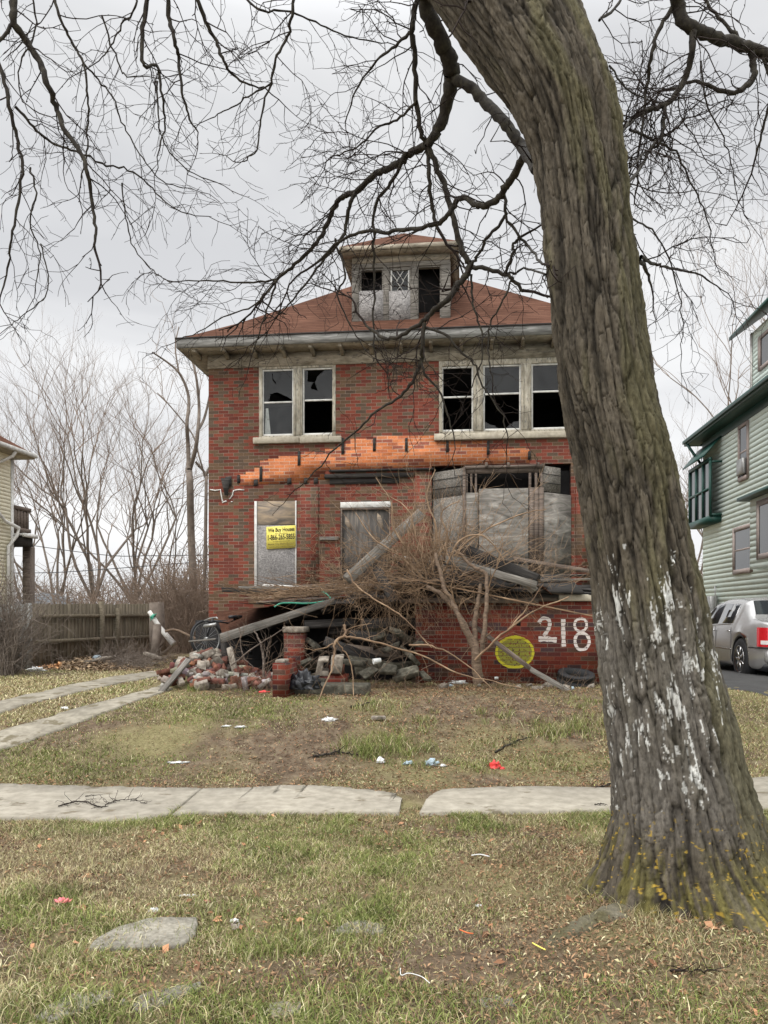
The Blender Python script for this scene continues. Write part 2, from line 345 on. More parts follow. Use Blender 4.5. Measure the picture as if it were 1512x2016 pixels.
M['mint'] = flat('mint_green_siding', (.80, .93, .86), .55, var=.04, sc=3)
M['gtrim'] = flat('dark_green_trim', (.014, .060, .047), .5, var=.15)
M['taupe'] = flat('taupe_window_frame', (.33, .27, .24), .6, var=.1)
M['steel'] = flat('grey_metal', (.35, .35, .34), .4, metal=.6)
M['carp'] = flat('silver_car_paint', (.44, .435, .425), .22, metal=.5, spec=.5, var=.05, sc=2)
M['cargl'] = flat('tinted_car_glass', (.03, .033, .037), .05, spec=.9, var=.05)
M['tyre'] = flat('tyre_rubber', (.018, .018, .019), .75, var=.3)
M['chrome'] = flat('chrome', (.6, .6, .6), .2, metal=1)
M['lens'] = flat('red_lamp_lens', (.36, .010, .014), .15, spec=.7)
M['lensw'] = flat('white_lamp_lens', (.7, .65, .62), .2, spec=.7)
M['yellow'] = flat('yellow_sign', (.74, .64, .13), .5, var=.05)
M['ink'] = flat('black_ink', (.02, .017, .012), .6)
M['inkf'] = flat('faded_ink', (.28, .22, .05), .6)
M['blackpl'] = flat('black_plastic', (.014, .015, .018), .35, var=.2)
M['whitepl'] = flat('white_litter', (.72, .72, .70), .5, var=.12)
M['pink'] = flat('pink_petals', (.80, .20, .22), .6, var=.2)
M['redpl'] = flat('red_plastic', (.72, .06, .055), .45, var=.15)
M['orangepl'] = flat('orange_litter', (.62, .14, .04), .6, var=.3)
M['hose'] = flat('green_hose', (.05, .30, .20), .4)
M['bluel'] = flat('pale_blue_plastic', (.36, .45, .50), .4)
M['fence'] = gen('olive_grey_fence_boards', [(.3, (.095, .078, .052)), (.5, (.155, .13, .09)), (.7, (.22, .19, .14))], 4, (6, 6, .6), .92, .4, .006, blotch=(1.5, .75))
M['fence_l'] = gen('pale_grey_fence_boards', [(.3, (.13, .13, .12)), (.5, (.20, .20, .185)), (.7, (.28, .28, .26))], 4, (6, 6, .6), .92, .4, .006, blotch=(1.5, .75))
# paint sprayed on rough brick: lets the mortar joints break it up
def spray(name, c, lo=.42):
    t = NT(name); sp = t.n('ShaderNodeSeparateXYZ'); t.l(t.attr('tc').outputs['Vector'], sp.inputs[0])
    fz = t.math('FRACT', t.math('DIVIDE', sp.outputs[2], .068)); mm = t.math('LESS_THAN', fz, .16)
    n1 = t.noise(30, (1, 1, 1), 4, .6); a = t.math('GREATER_THAN', n1, lo); a = t.math('MULTIPLY', a, t.math('SUBTRACT', 1.0, t.math('MULTIPLY', mm, .75)))
    t.l(a, t.b.inputs['Alpha']); return t.done(c, .8, n1, .1, .003)
M['spw'] = spray('sprayed_white_paint', (.62, .55, .51), .36)
M['spy'] = spray('sprayed_yellow_paint', (.50, .44, .03), .36)
M['spo'] = spray('thin_olive_paint', (.24, .225, .035), .43)
# soil and everything with its own painted colour
t = NT('soil'); tcg = t.attr('tc').outputs['Vector']
k = t.ramp(t.noise(7, detail=9, rough=.65), [(.3, (.065, .046, .031)), (.5, (.125, .092, .062)), (.68, (.21, .165, .11))])
k = t.mix(t.ramp(t.noise(.8, detail=5, off=(3, 1, 0)), [(.42, (0, 0, 0)), (.62, (.7,)*3)]), k, t.ramp(t.noise(40, (1, 1, 1), 5), [(.3, (.11, .10, .04)), (.7, (.28, .25, .12))]))
M['soil'] = t.done(k, .97, t.noise(45, detail=6), .8, .02, spec=.1)
t = NT('vertex_coloured'); M['vc'] = t.done((1., 1., 1.), .9, None, spec=.15)
t = NT('furrowed_bark'); nb = t.noise(55, (1, 1, .35), 6, .7)
k = t.mix(1.0, t.attr('col').outputs['Color'], t.ramp(nb, [(.3, (.5,)*3), (.7, (1.45,)*3)]), 'MULTIPLY')
M['bark'] = t.done(k, .92, nb, .7, .006, spec=.2, usecol=False)
t = NT('blade'); t.b.inputs['Subsurface Weight'].default_value = 0
M['blade'] = t.done((1., 1., 1.), .75, None, spec=.2)
# ---------------------------------------------------------------- ground
def axis(a, b, st, lo, hi):
    v = list(np.arange(a, b+1e-6, st)); s = st; x = b
    while x < hi: s *= 1.16; x += s; v.append(x)
    s = st; x = a
    while x > lo: s *= 1.16; x -= s; v.insert(0, x)
    return np.array(v)
gx = axis(-7.5, 7.5, .06, -150, 150); gy = axis(2.2, 13, .06, -25, 320)
GX, GY = np.meshgrid(gx, gy); GZ = g(GX, GY)+(fbm(GX*6, GY*6, 4)-.5)*.035*(1-ss(6.0, 6.4, GY)*(1-ss(7.5, 7.9, GY)))
nX = len(gx); nY = len(gy); ii = np.arange((nY-1)*nX).reshape(nY-1, nX)[:, :-1].ravel()
mb = MB(); mb.add(np.stack([GX, GY, GZ], -1), np.stack([ii, ii+1, ii+1+nX, ii+nX], 1))
tag(mb.build('ground', M['soil'], smooth=True), 'bare brown soil and trodden yard ground', kind='structure')

def resample(p, n):
    p = np.array(p, float); d = np.concatenate([[0], np.cumsum(np.hypot(*np.diff(p[:, :2], axis=0).T))]); t = np.linspace(0, d[-1], n)
    return np.stack([np.interp(t, d, p[:, i]) for i in range(p.shape[1])], 1)
POLYS = []                                # outlines that carry no grass
def sheet(name, A, B, m, lift=.03, thick=.1, n=90, k=6, rough=.008):
    A = resample([tuple(G(*q))[:2] for q in A], n); B = resample([tuple(G(*q))[:2] for q in B], n)
    POLYS.append(np.concatenate([A, B[::-1]]))
    A = A+(np.stack([vn(np.arange(n)*.9, np.full(n, 3.)), vn(np.arange(n)*.9, np.full(n, 9.))], 1)-.5)*.05
    t = np.linspace(0, 1, k)[:, None, None]; q = A[None]*(1-t)+B[None]*t
    z = g(q[..., 0], q[..., 1])+lift+(fbm(q[..., 0]*5, q[..., 1]*5, 3)-.5)*rough
    v = np.concatenate([q, z[..., None]], -1)
    v = np.concatenate([v[:1]-np.array([0, 0, thick]), v, v[-1:]-np.array([0, 0, thick])], 0)
    v = np.concatenate([v[:, :1]-np.array([0, 0, thick]), v, v[:, -1:]-np.array([0, 0, thick])], 1)
    v[0, 0, 2] += thick; v[-1, 0, 2] += thick; v[0, -1, 2] += thick; v[-1, -1, 2] += thick
    K, N = v.shape[:2]; i = np.arange((K-1)*N).reshape(K-1, N)[:, :-1].ravel()
    mb = MB(); mb.add(v, np.stack([i, i+1, i+1+N, i+N], 1)); return mb.build(name, m)
def inpoly(x, y, p):
    r = np.zeros(x.shape, bool); j = len(p)-1
    for i in range(len(p)):
        xi, yi = p[i]; xj, yj = p[j]
        with np.errstate(divide='ignore', invalid='ignore'):
            r ^= ((yi > y) != (yj > y)) & (x < (xj-xi)*(y-yi)/(yj-yi+1e-12)+xi)
        j = i
    return r
sw = [sheet('sidewalk', [(-260, 1543), (0, 1549), (130, 1553), (398, 1557)], [(-260, 1612), (0, 1617), (110, 1616), (220, 1624), (330, 1613)], M['concrete']),
      sheet('sidewalk', [(403, 1557), (500, 1556), (560, 1552), (640, 1553), (720, 1560), (775, 1567), (790, 1580)], [(337, 1613), (390, 1606), (600, 1607), (786, 1606)], M['concrete']),
      sheet('sidewalk', [(842, 1580), (850, 1569), (875, 1560), (960, 1555), (1100, 1554), (1200, 1557), (1300, 1552), (1485, 1536), (1750, 1528)], [(826, 1607), (1000, 1605), (1200, 1602), (1512, 1597), (1750, 1594)], M['concrete'])]
for o, l in zip(sw, ('left slab of the pale concrete sidewalk with a fallen twig on it', 'middle slab of the concrete sidewalk between a crack and a dirt gap', 'right slab of the concrete sidewalk passing behind the big trunk')): tag(o, l, kind='structure')
dv = [sheet('driveway', [(-160, 1520), (0, 1441), (100, 1413), (200, 1384), (300, 1357), (345, 1342)], [(-160, 1560), (0, 1479), (60, 1460), (130, 1435), (230, 1397), (318, 1366), (368, 1349)], M['concrete_d'], n=60, lift=.02),
      sheet('driveway', [(-160, 1437), (0, 1383), (100, 1360), (190, 1340), (250, 1330), (300, 1322)], [(-160, 1468), (0, 1406), (100, 1379), (190, 1357), (270, 1342), (330, 1330)], M['concrete_d'], n=60, lift=.02)]
for o, l in zip(dv, ('near concrete wheel strip of the driveway beside the green lawn', 'far concrete wheel strip of the driveway beside the straw coloured yard')): tag(o, l, kind='structure')
dr = sheet('driveway', [(1380, 1304), (1480, 1303), (1640, 1302)], [(1395, 1352), (1512, 1372), (1640, 1395)], M['asphalt'], n=40, lift=.015)
tag(dr, 'dark asphalt of the right hand driveway under the silver car', kind='structure')

# ---------------------------------------------------------------- grass, leaf litter
def proj(x, y, z): return 756+F*x/y, HZ-(z-EZ)/y*F
def sample(n, y0, y1, xr):
    y = np.sqrt(rng.random(n)*(y1**2-y0**2)+y0**2) if xr is None else rng.uniform(y0, y1, n)
    x = rng.uniform(-.56, .56, n)*y if xr is None else rng.uniform(xr[0], xr[1], n)
    return x, y
def clear(x, y):
    k = np.ones(len(x), bool)
    for p in POLYS: k &= ~inpoly(x, y, p)
    k &= np.hypot((x-1.80)/.54, (y-4.45)/.5) > 1
    # porch and house footprint
    dx, dy = x+3.65, y-16; u = dx*HC-dy*HS; v = dx*HS+dy*HC
    k &= ~((u > -.05) & (u < 7.6) & (v > -2.95) & (v < 10)); return k
HY = R(6.1); HC, HS = math.cos(HY), math.sin(HY)
def blades(mb, x, y, h, w, lean, col, az=None):
    n = len(x); az = rng.uniform(0, 2*np.pi, n) if az is None else az
    z = g(x, y)-.006; d = np.stack([np.cos(az), np.sin(az), 0*az], 1); pr = rng.uniform(0, 2*np.pi, n)
    s = np.stack([np.cos(pr), np.sin(pr), 0*pr], 1); b = np.stack([x, y, z], 1); up = np.array([0, 0, 1.])
    a1 = lean*.55; a2 = lean*1.35
    m = b+(d*np.sin(a1)[:, None]+up*np.cos(a1)[:, None])*(h*.5)[:, None]
    t = m+(d*np.sin(a2)[:, None]+up*np.maximum(np.cos(a2), -.1)[:, None])*(h*.5)[:, None]
    ws = s*(w/2)[:, None]
    V = np.stack([b-ws, b+ws, m+ws*.8, m-ws*.8, t], 1); i = np.arange(n)*5
    mb.V.append(V.reshape(-1, 3)); mb.T.append(V.reshape(-1, 3)); mb.K.append(np.repeat(col, 5, 0))
    mb.F.append(np.stack([i, i+1, i+2, i+3], 1)+mb.n); mb.F.append(np.stack([i+3, i+2, i+4], 1)+mb.n); mb.n += 5*n
GREEN = np.array([[.15, .185, .05], [.20, .225, .07], [.27, .285, .11], [.10, .135, .035]])
STRAW = np.array([[.52, .46, .26], [.42, .36, .19], [.62, .56, .35], [.33, .25, .14], [.38, .36, .17]])
BROWN = np.array([[.19, .13, .08], [.27, .19, .115], [.14, .10, .065], [.33, .24, .15]])
def mixcol(n, gf, bf=None):
    r = rng.random(n); c = STRAW[rng.integers(0, 5, n)]*.98; k = r < gf; c[k] = GREEN[rng.integers(0, 4, k.sum())]*np.array([.95, .96, .85])
    if bf is not None: k = (~k) & (rng.random(n) < bf); c[k] = BROWN[rng.integers(0, 4, k.sum())]
    return c*rng.uniform(.75, 1.25, (n, 1))
def blob(px, py, l):                      # soft blobs in ground positions: (px, py, rx, ry, amount)
    s = np.zeros(px.shape)
    for a, b, c, d, e in l: s = np.maximum(s, e*np.exp(-(((px-a)/c)**2+((py-b)/d)**2)**1.5))
    return s
gm = MB()
# strip between the street and the sidewalk
n = 330000; x, y = sample(n, 2.45, 6.75, None); k = clear(x, y); x, y = x[k], y[k]; px, py = proj(x, y, g(x, y))
f1 = fbm(x*1.6, y*1.6, 4); f2 = fbm(x*5+40, y*5, 3)
bare = np.clip(blob(px, py, [(1250, 1970, 480, 80, .88), (560, 1930, 330, 45, .85), (1130, 1840, 220, 80, .85), (1000, 1930, 330, 70, .8), (1090, 1720, 140, 50, .7), (1500, 1900, 260, 90, .7), (280, 1935, 200, 30, .9), (1000, 1760, 240, 40, .6), (760, 1760, 200, 30, .35)])+1.0*ss(.52, .70, fbm(x*2.2+9, y*2.2, 4)), 0, .95)
dens = np.clip(1.05-bare, .08, 1)*(.45+.55*ss(.3, .5, f2)); k = rng.random(len(x)) < dens
x, y, px, py, f1, f2, bare = (a[k] for a in (x, y, px, py, f1, f2, bare)); n = len(x)
gf = np.clip(.20+.50*ss(.40, .66, f1)+blob(px, py, [(560, 1830, 240, 60, .35), (700, 1650, 500, 35, .3), (90, 1860, 160, 60, .2), (1250, 1620, 200, 30, .2)])-blob(px, py, [(180, 1700, 260, 60, .5), (1100, 1700, 160, 80, .45), (1250, 1780, 200, 50, .4)]), .05, .8)
h = rng.uniform(.03, .08, n)*(.7+.8*ss(.35, .7, f1)); blades(gm, x, y, h, rng.uniform(.0026, .0052, n), rng.uniform(.6, 1.45, n), mixcol(n, gf, .45+.6*bare)*(.62+.76*fbm(x*3.1+60, y*3.1, 4))[:, None])
# lawn in front of the house
n = 330000; x, y = sample(n, 7.0, 13.2, None); k = clear(x, y); x, y = x[k], y[k]; px, py = proj(x, y, g(x, y)); f1 = fbm(x*1.1+5, y*1.1, 4)
green = blob(px, py, [(90, 1500, 330, 60, .95), (420, 1405, 230, 32, .95), (520, 1390, 170, 26, .8), (1150, 1385, 120, 25, .6), (620, 1440, 80, 40, .35), (740, 1500, 500, 22, .3), (1100, 1500, 200, 22, .35), (1160, 1430, 110, 22, .5), (300, 1530, 200, 16, .5)])
bare = np.clip(blob(px, py, [(360, 1462, 170, 34, 1.1), (600, 1480, 190, 48, 1.0), (480, 1500, 200, 25, .75), (1000, 1400, 260, 40, .8), (900, 1450, 260, 30, .6), (800, 1360, 300, 20, .6), (700, 1400, 130, 30, .6)])+1.0*ss(.46, .62, fbm(x*2+3, y*2+8, 4))*(1-green), 0, .97)
edge = ss(7.3, 7.75, y)
k = rng.random(len(x)) < np.clip((1.02-bare)*(.35+.65*edge)*(.5+.5*ss(.3, .5, fbm(x*4, y*4, 3))), .05, 1)
x, y, px, py, f1, green, bare, edge = (a[k] for a in (x, y, px, py, f1, green, bare, edge)); n = len(x)
gf = np.clip(.1+.62*green+.25*ss(.45, .6, f1), .05, .85)*edge
h = rng.uniform(.02, .055, n)*(.8+.6*green); blades(gm, x, y, h, rng.uniform(.004, .008, n), rng.uniform(.6, 1.4, n), mixcol(n, gf, np.clip(.3+.6*bare+.5*(1-edge), 0, 1))*(.62+.76*fbm(x*2.1+60, y*2.1, 4))[:, None])
# yards on both sides
n = 150000; x, y = sample(n, 9, 22, (-14, -3.6)); k = clear(x, y); x, y = x[k], y[k]; n = len(x)
f1 = fbm(x*.9, y*.9, 4); blades(gm, x, y, rng.uniform(.03, .08, n), rng.uniform(.008, .013, n), rng.uniform(.6, 1.4, n), mixcol(n, .08+.35*ss(.5, .7, f1), .2+.4*ss(14, 17, y)))
n = 80000; x, y = sample(n, 7.2, 15, (3.4, 9)); k = clear(x, y) & (rng.random(n) < (.35+.65*ss(.35, .55, fbm(x*1.5, y*1.5+4, 4)))); x, y = x[k], y[k]; n = len(x)
blades(gm, x, y, rng.uniform(.03, .07, n), rng.uniform(.006, .01, n), rng.uniform(.6, 1.4, n), mixcol(n, .32, .35))
# tufts of longer grass
def tuft(px, py, rx, ry, cnt, hgt, gf, w=.006, per=26):
    xs, ys = [], []
    for i in range(cnt):
        q = G(px+random.gauss(0, rx), py+random.gauss(0, ry)); m = random.randint(per//2, per)
        xs += list(q.x+rng.normal(0, .045, m)); ys += list(q.y+rng.normal(0, .045, m))
    x, y = np.array(xs), np.array(ys); k = clear(x, y); x, y = x[k], y[k]; n = len(x)
    blades(gm, x, y, rng.uniform(.5, 1.1, n)*hgt, rng.uniform(.6, 1.2, n)*w, rng.uniform(.35, 1.35, n), mixcol(n, gf, .2))
for a in [(770, 1472, 45, 14, 44, .20, .8), (740, 1487, 25, 8, 16, .22, .85), (820, 1430, 35, 9, 18, .14, .65), (740, 1392, 22, 8, 18, .17, .6), (982, 1408, 22, 7, 14, .15, .6),
          (1105, 1440, 55, 11, 46, .19, .65), (1150, 1420, 40, 8, 20, .16, .6), (1165, 1385, 40, 8, 22, .13, .6), (905, 1508, 45, 5, 14, .12, .85), (1060, 1512, 50, 8, 18, .12, .5),
          (975, 1465, 30, 8, 10, .13, .6), (800, 1345, 60, 6, 20, .14, .1), (470, 1362, 25, 3, 8, .12, .9), (388, 1360, 12, 3, 4, .16, .95), (1125, 1345, 80, 5, 16, .10, .3)]: tuft(*a)
for a in [(560, 1850, 60, 14, 22, .10, .75, .0038), (680, 1840, 70, 30, 22, .09, .7, .0038), (500, 1880, 70, 12, 26, .12, .6, .0038), (430, 1800, 40, 8, 10, .12, .7, .0038), (120, 1700, 150, 40, 60, .11, .08, .003),
          (300, 1830, 60, 20, 12, .09, .5, .0035), (90, 1900, 70, 40, 26, .11, .2, .0035), (700, 1965, 40, 8, 8, .09, .8, .0038), (1290, 1800, 35, 22, 50, .10, .02, .003), (1180, 1700, 40, 30, 30, .11, .03, .003),
          (1490, 1690, 30, 20, 26, .14, .05, .003), (1440, 1880, 60, 20, 26, .08, .35, .0035), (1220, 1960, 90, 14, 22, .08, .7, .0035), (880, 1960, 60, 10, 14, .08, .6, .0035), (1000, 1800, 90, 22, 20, .08, .5, .0035),
          (60, 1484, 40, 3, 20, .07, .5, .007), (200, 1415, 50, 3, 20, .07, .5, .007), (120, 1368, 80, 4, 26, .07, .2, .008), (250, 1600, 200, 3, 10, .06, .3, .004), (370, 1626, 260, 4, 60, .08, .45, .0035), (950, 1612, 260, 4, 60, .08, .5, .0035), (370, 1640, 200, 12, 40, .09, .55, .0035), (900, 1630, 250, 14, 46, .09, .55, .0035), (600, 1870, 40, 10, 16, .12, .8, .0038), (860, 1720, 200, 30, 30, .08, .5, .0035), (30, 1985, 60, 20, 24, .12, .1, .003)]: tuft(*a)
tag(gm.build('grass', M['blade']), 'short winter grass, green and straw coloured, on verge and lawns', kind='stuff')
# leaf litter
lm = MB()
def litter(x, y, L, w, col):
    n = len(x); az = rng.uniform(0, 2*np.pi, n); tl = rng.normal(0, .35, n); z = g(x, y)+rng.uniform(.004, .022, n)
    d = np.stack([np.cos(az), np.sin(az), tl], 1); s = np.stack([-np.sin(az), np.cos(az), rng.normal(0, .4, n)], 1); c = np.stack([x, y, z], 1)
    V = np.stack([c-d*(L/2)[:, None], c+s*(w/2)[:, None]+[0, 0, .004], c+d*(L/2)[:, None], c-s*(w/2)[:, None]+[0, 0, .004]], 1); i = np.arange(n)*4
    lm.V.append(V.reshape(-1, 3)); lm.T.append(V.reshape(-1, 3)); lm.K.append(np.repeat(col, 4, 0)); lm.F.append(np.stack([i, i+1, i+2, i+3], 1)+lm.n); lm.n += 4*n
n = 90000; x, y = sample(n, 2.4, 6.7, None); k = clear(x, y); x, y = x[k], y[k]; px, py = proj(x, y, g(x, y))
k = rng.random(len(x)) < np.clip(.03+.70*blob(px, py, [(1250, 1960, 480, 100, 1), (560, 1945, 360, 55, 1), (1130, 1840, 200, 70, 1), (1090, 1700, 130, 60, .7), (280, 1935, 220, 40, .9), (1500, 1850, 200, 80, .7)])+.35*ss(.5, .7, fbm(x*2.2+9, y*2.2, 4)), 0, 1)
x, y = x[k], y[k]; n = len(x); c = np.where(rng.random((n, 1)) < .16, STRAW[rng.integers(0, 5, n)]*.9, BROWN[rng.integers(0, 4, n)]*np.array([1.05, .90, .82]))*rng.uniform(.6, 1.25, (n, 1))
litter(x, y, rng.uniform(.014, .036, n), rng.uniform(.004, .012, n), c)
n = 60000; x, y = sample(n, 7.25, 13, None); k = clear(x, y); x, y = x[k], y[k]; px, py = proj(x, y, g(x, y))
k = rng.random(len(x)) < np.clip(.2+1.0*ss(7.95, 7.4, y)+.9*blob(px, py, [(950, 1420, 330, 60, 1), (620, 1480, 200, 50, .6), (1100, 1500, 250, 40, .8), (800, 1520, 500, 20, .7), (820, 1360, 350, 22, .9)]), 0, 1)
x, y = x[k], y[k]; n = len(x); c = np.where(rng.random((n, 1)) < .10, STRAW[rng.integers(0, 5, n)]*.6, BROWN[rng.integers(0, 4, n)]*np.array([1.0, .80, .72]))*rng.uniform(.6, 1.4, (n, 1))
litter(x, y, rng.uniform(.02, .05, n), rng.uniform(.006, .014, n), c)
n = 260; x, y = sample(n, 2.5, 6.6, None); k = clear(x, y); x, y = x[k], y[k]; n = len(x)
litter(x, y, rng.uniform(.03, .065, n), rng.uniform(.015, .035, n), BROWN[rng.integers(0, 4, n)]*np.array([1.15, .85, .75])*rng.uniform(.6, 1.7, (n, 1)))
n = 14000; x, y = sample(n, 13, 22, (-12, -3.6)); k = y > 16.0-.15*(x+8); x, y = x[k], y[k]; n = len(x)
litter(x, y, rng.uniform(.04, .12, n), rng.uniform(.01, .04, n), BROWN[rng.integers(0, 4, n)]*rng.uniform(.6, 1.5, (n, 1)))
tag(lm.build('leaf_litter', M['vc']), 'small dry brown leaves and leaflets scattered over the ground', kind='stuff')
# ---------------------------------------------------------------- brick house
HO = (-3.65, 16.0)
def wl(px, py, v=0.0):                   # a pixel on the house's plane v=const -> (u, z) in the house's own axes
    k = (px-756)/F; u = (k*HO[1]+k*v*HC-HO[0]-v*HS)/(HC+k*HS); Y = HO[1]-u*HS+v*HC
    return u, EZ+(HZ-py)/F*Y
def sl_(px, py, u):                      # a pixel on a plane u=const -> (v, z)
    k = (px-756)/F; v = (HO[0]+u*HC-k*HO[1]+k*u*HS)/(k*HC-HS); Y = HO[1]-u*HS+v*HC
    return v, EZ+(HZ-py)/F*Y
def hw(u, v, z): return Vector((HO[0]+u*HC+v*HS, HO[1]-u*HS+v*HC, z))
house = thing('brick_house', 'derelict red and taupe brick house with boarded ground floor and brown shingle roof', 'house', (HO[0], HO[1], 0), -HY)
WT = 6.93; HWd, HD = 8.0, 10.0
def cells(mb, u0, u1, z0, z1, holes, v):  # a wall face with rectangular openings
    us = sorted({u0, u1, *[h[0] for h in holes], *[h[1] for h in holes]}); zs = sorted({z0, z1, *[h[2] for h in holes], *[h[3] for h in holes]})
    for a, b in zip(us, us[1:]):
        for c, d in zip(zs, zs[1:]):
            m = ((a+b)/2, (c+d)/2)
            if any(h[0] < m[0] < h[1] and h[2] < m[1] < h[3] for h in holes): continue
            mb.add([(a, v, c), (b, v, c), (b, v, d), (a, v, d)], [(0, 1, 2, 3)])
def rect(x0, x1, y0, y1, v=0.0):          # pixel rectangle -> (u0,u1,z0,z1), y1 is the lower edge
    xm, ym = (x0+x1)/2, (y0+y1)/2
    return wl(x0, ym, v)[0], wl(x1, ym, v)[0], wl(xm, y1, v)[1], wl(xm, y0, v)[1]
hL = rect(510, 661, 714, 861); hR = rect(864, 1134, 706, 851)
hB = rect(850, 1124, 915, 1112); hDr = rect(670, 769, 987, 1170); hW = rect(501, 584, 986, 1156)
mb = MB(); cells(mb, 0, HWd, -.3, WT, [hL, hR, hB, hDr, hW], 0)
mb.add([(0, 0, -.3), (0, HD, -.3), (0, HD, WT), (0, 0, WT)], [(0, 1, 2, 3)]); mb.add([(HWd, 0, -.3), (HWd, HD, -.3), (HWd, HD, WT), (HWd, 0, WT)], [(0, 1, 2, 3)])
mb.add([(0, HD, -.3), (HWd, HD, -.3), (HWd, HD, WT), (0, HD, WT)], [(0, 1, 2, 3)])
for h in (hL, hR, hB, hDr, hW):          # brick reveals of the openings
    a, b, c, d = h
    for q in ([(a, 0, c), (a, .2, c), (a, .2, d), (a, 0, d)], [(b, 0, c), (b, .2, c), (b, .2, d), (b, 0, d)], [(a, 0, d), (b, 0, d), (b, .2, d), (a, .2, d)], [(a, 0, c), (b, 0, c), (b, .2, c), (a, .2, c)]): mb.add(q, [(0, 1, 2, 3)])
mb.build('wall', M['brick'], house)
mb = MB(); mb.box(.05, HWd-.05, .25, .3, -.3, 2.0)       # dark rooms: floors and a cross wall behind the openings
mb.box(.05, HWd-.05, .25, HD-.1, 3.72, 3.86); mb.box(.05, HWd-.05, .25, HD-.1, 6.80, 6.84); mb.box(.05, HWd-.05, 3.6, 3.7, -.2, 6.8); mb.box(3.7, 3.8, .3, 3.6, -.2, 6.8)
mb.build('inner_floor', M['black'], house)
# brick piers standing proud of the wall
mb = MB()
for a, b, c, d in (rect(815, 850, 925, 1180), rect(586, 627, 958, 1200), rect(1134, 1160, 925, 1185)): MB().box(a, b, -.035, -.002, c, d).build('brick_pier', M['brick'], house)
# strip of inner brick laid bare where the porch roof tore away
top = [(471, 956), (471, 934), (484, 934), (484, 929), (501, 929), (501, 921), (512, 921), (512, 907), (528, 907), (528, 903), (548, 903), (548, 898), (588, 898), (588, 890), (640, 890), (640, 884), (664, 884), (664, 874), (690, 874), (690, 864), (735, 864), (735, 858), (866, 858), (866, 867), (960, 867), (960, 885), (1042, 882), (1042, 912)]
bot = [(1042, 912), (850, 918), (700, 924), (640, 927), (640, 944), (610, 944), (610, 950), (560, 950), (560, 953), (500, 953), (500, 957)]
pts = [(*wl(a, b)[:1], -.005, wl(a, b)[1]) for a, b in top+bot]
mb = MB(); mb.poly(pts, .003, (0, -1, 0)); mb.build('bared_brickwork', M['orange'], house)
mb = MB()                                # dark plates painting the shade in the slots where the porch rafters sat
for px, y0, y1, w in ((514, 918, 949, 4), (589, 888, 917, 4), (675, 862, 895, 4), (737, 862, 889, 4), (800, 862, 890, 4), (881, 867, 891, 4), (961, 868, 896, 4), (1042, 888, 906, 4), (504, 944, 957, 6), (570, 941, 954, 6), (622, 941, 953, 6), (602, 941, 953, 5), (450, 938, 958, 9), (470, 935, 952, 4)):
    a, b, c, d = rect(px-w/1.4, px+w/1.4, y0, y1); mb = MB(); mb.poly([(a, -.012, c), (b, -.012, c+.01), (b-.004, -.012, d), (a+.005, -.012, d-.01)], .010, (0, -1, 0)); mb.build('rafter_pocket_shade', M['darkwood'], house)
mb = MB()
mb.poly([(*wl(436, 942)[:1], -.03, wl(436, 942)[1]), (*wl(454, 942)[:1], -.03, wl(454, 942)[1]), (*wl(449, 976)[:1], -.03, wl(449, 976)[1]), (*wl(444, 976)[:1], -.03, wl(444, 976)[1])], .02, (0, -1, 0))
mb.build('rafter_pocket_shade', M['darkwood'], house)
mb = MB()
for q in ([(414, 964), (424, 966), (434, 964), (436, 975), (438, 987), (446, 988)], [(481, 965), (470, 964), (460, 966), (458, 975), (452, 983)], [(438, 990), (446, 986)], [(455, 988), (458, 988)]):
    mb.tube([(wl(a, b)[0], -.006, wl(a, b)[1]) for a, b in q], .014, 5)
mb.build('mortar_smear', M['white'], house)
a, b, c, d = rect(640, 815, 926, 941); mb = MB(); mb.box(a, b, -.07, -.004, c, c+.08); mb.box(a+.1, b+.4, -.10, -.004, d-.03, d+.01); mb.box(a+.1, b-.3, -.03, -.004, c-.12, c-.01)
mb.build('charred_beam', M['darkwood'], house)
a, b, c, d = rect(630, 667, 1057, 1064); MB().box(a, b, -.07, -.003, c, d).build('wooden_ledge', M['wood'], house, bevel=.004)
a, b, c, d = rect(413, 1182, 690, 717); MB().box(-.012, HWd+.012, -.03, -.003, d-.24, WT+.02).build('frieze_board', M['paint_h'], house)

def sash(win, a, b, c, d, v, meet, up, lo):   # one sash bay: frame stiles, meeting rail and two panes; up/lo: outline holes in the glass
    fr = MB(); t = .035
    fr.box(a, a+t, v, v+.05, c, d); fr.box(b-t, b, v, v+.05, c, d); fr.box(a+t, b-t, v+.002, v+.048, d-t, d-.001); fr.box(a+t, b-t, v+.002, v+.048, c+.001, c+t*1.2)
    if meet is not None: fr.box(a+t, b-t, v+.006, v+.044, meet-t/2, meet+t/2)
    fr.build('sash', M['white'] if meet is not None else M['paint'], win, bevel=.004)
    for (z0, z1, h) in ((meet, d-t, up), (c+t, meet, lo)):
        if h == 'none': continue
        x0, x1 = a+t, b-t; g0 = MB()
        if h == 'full': g0.add([(x0, v+.025, z0), (x1, v+.025, z0), (x1, v+.025, z1), (x0, v+.025, z1)], [(0, 1, 2, 3)])
        else:
            for pl in h:                 # shards, each a polygon in 0..1 coordinates
                g0.add([(x0+(x1-x0)*p, v+.025, z0+(z1-z0)*q) for p, q in pl], [tuple(range(len(pl)))])
        g0.build('pane', M['glass'], win)
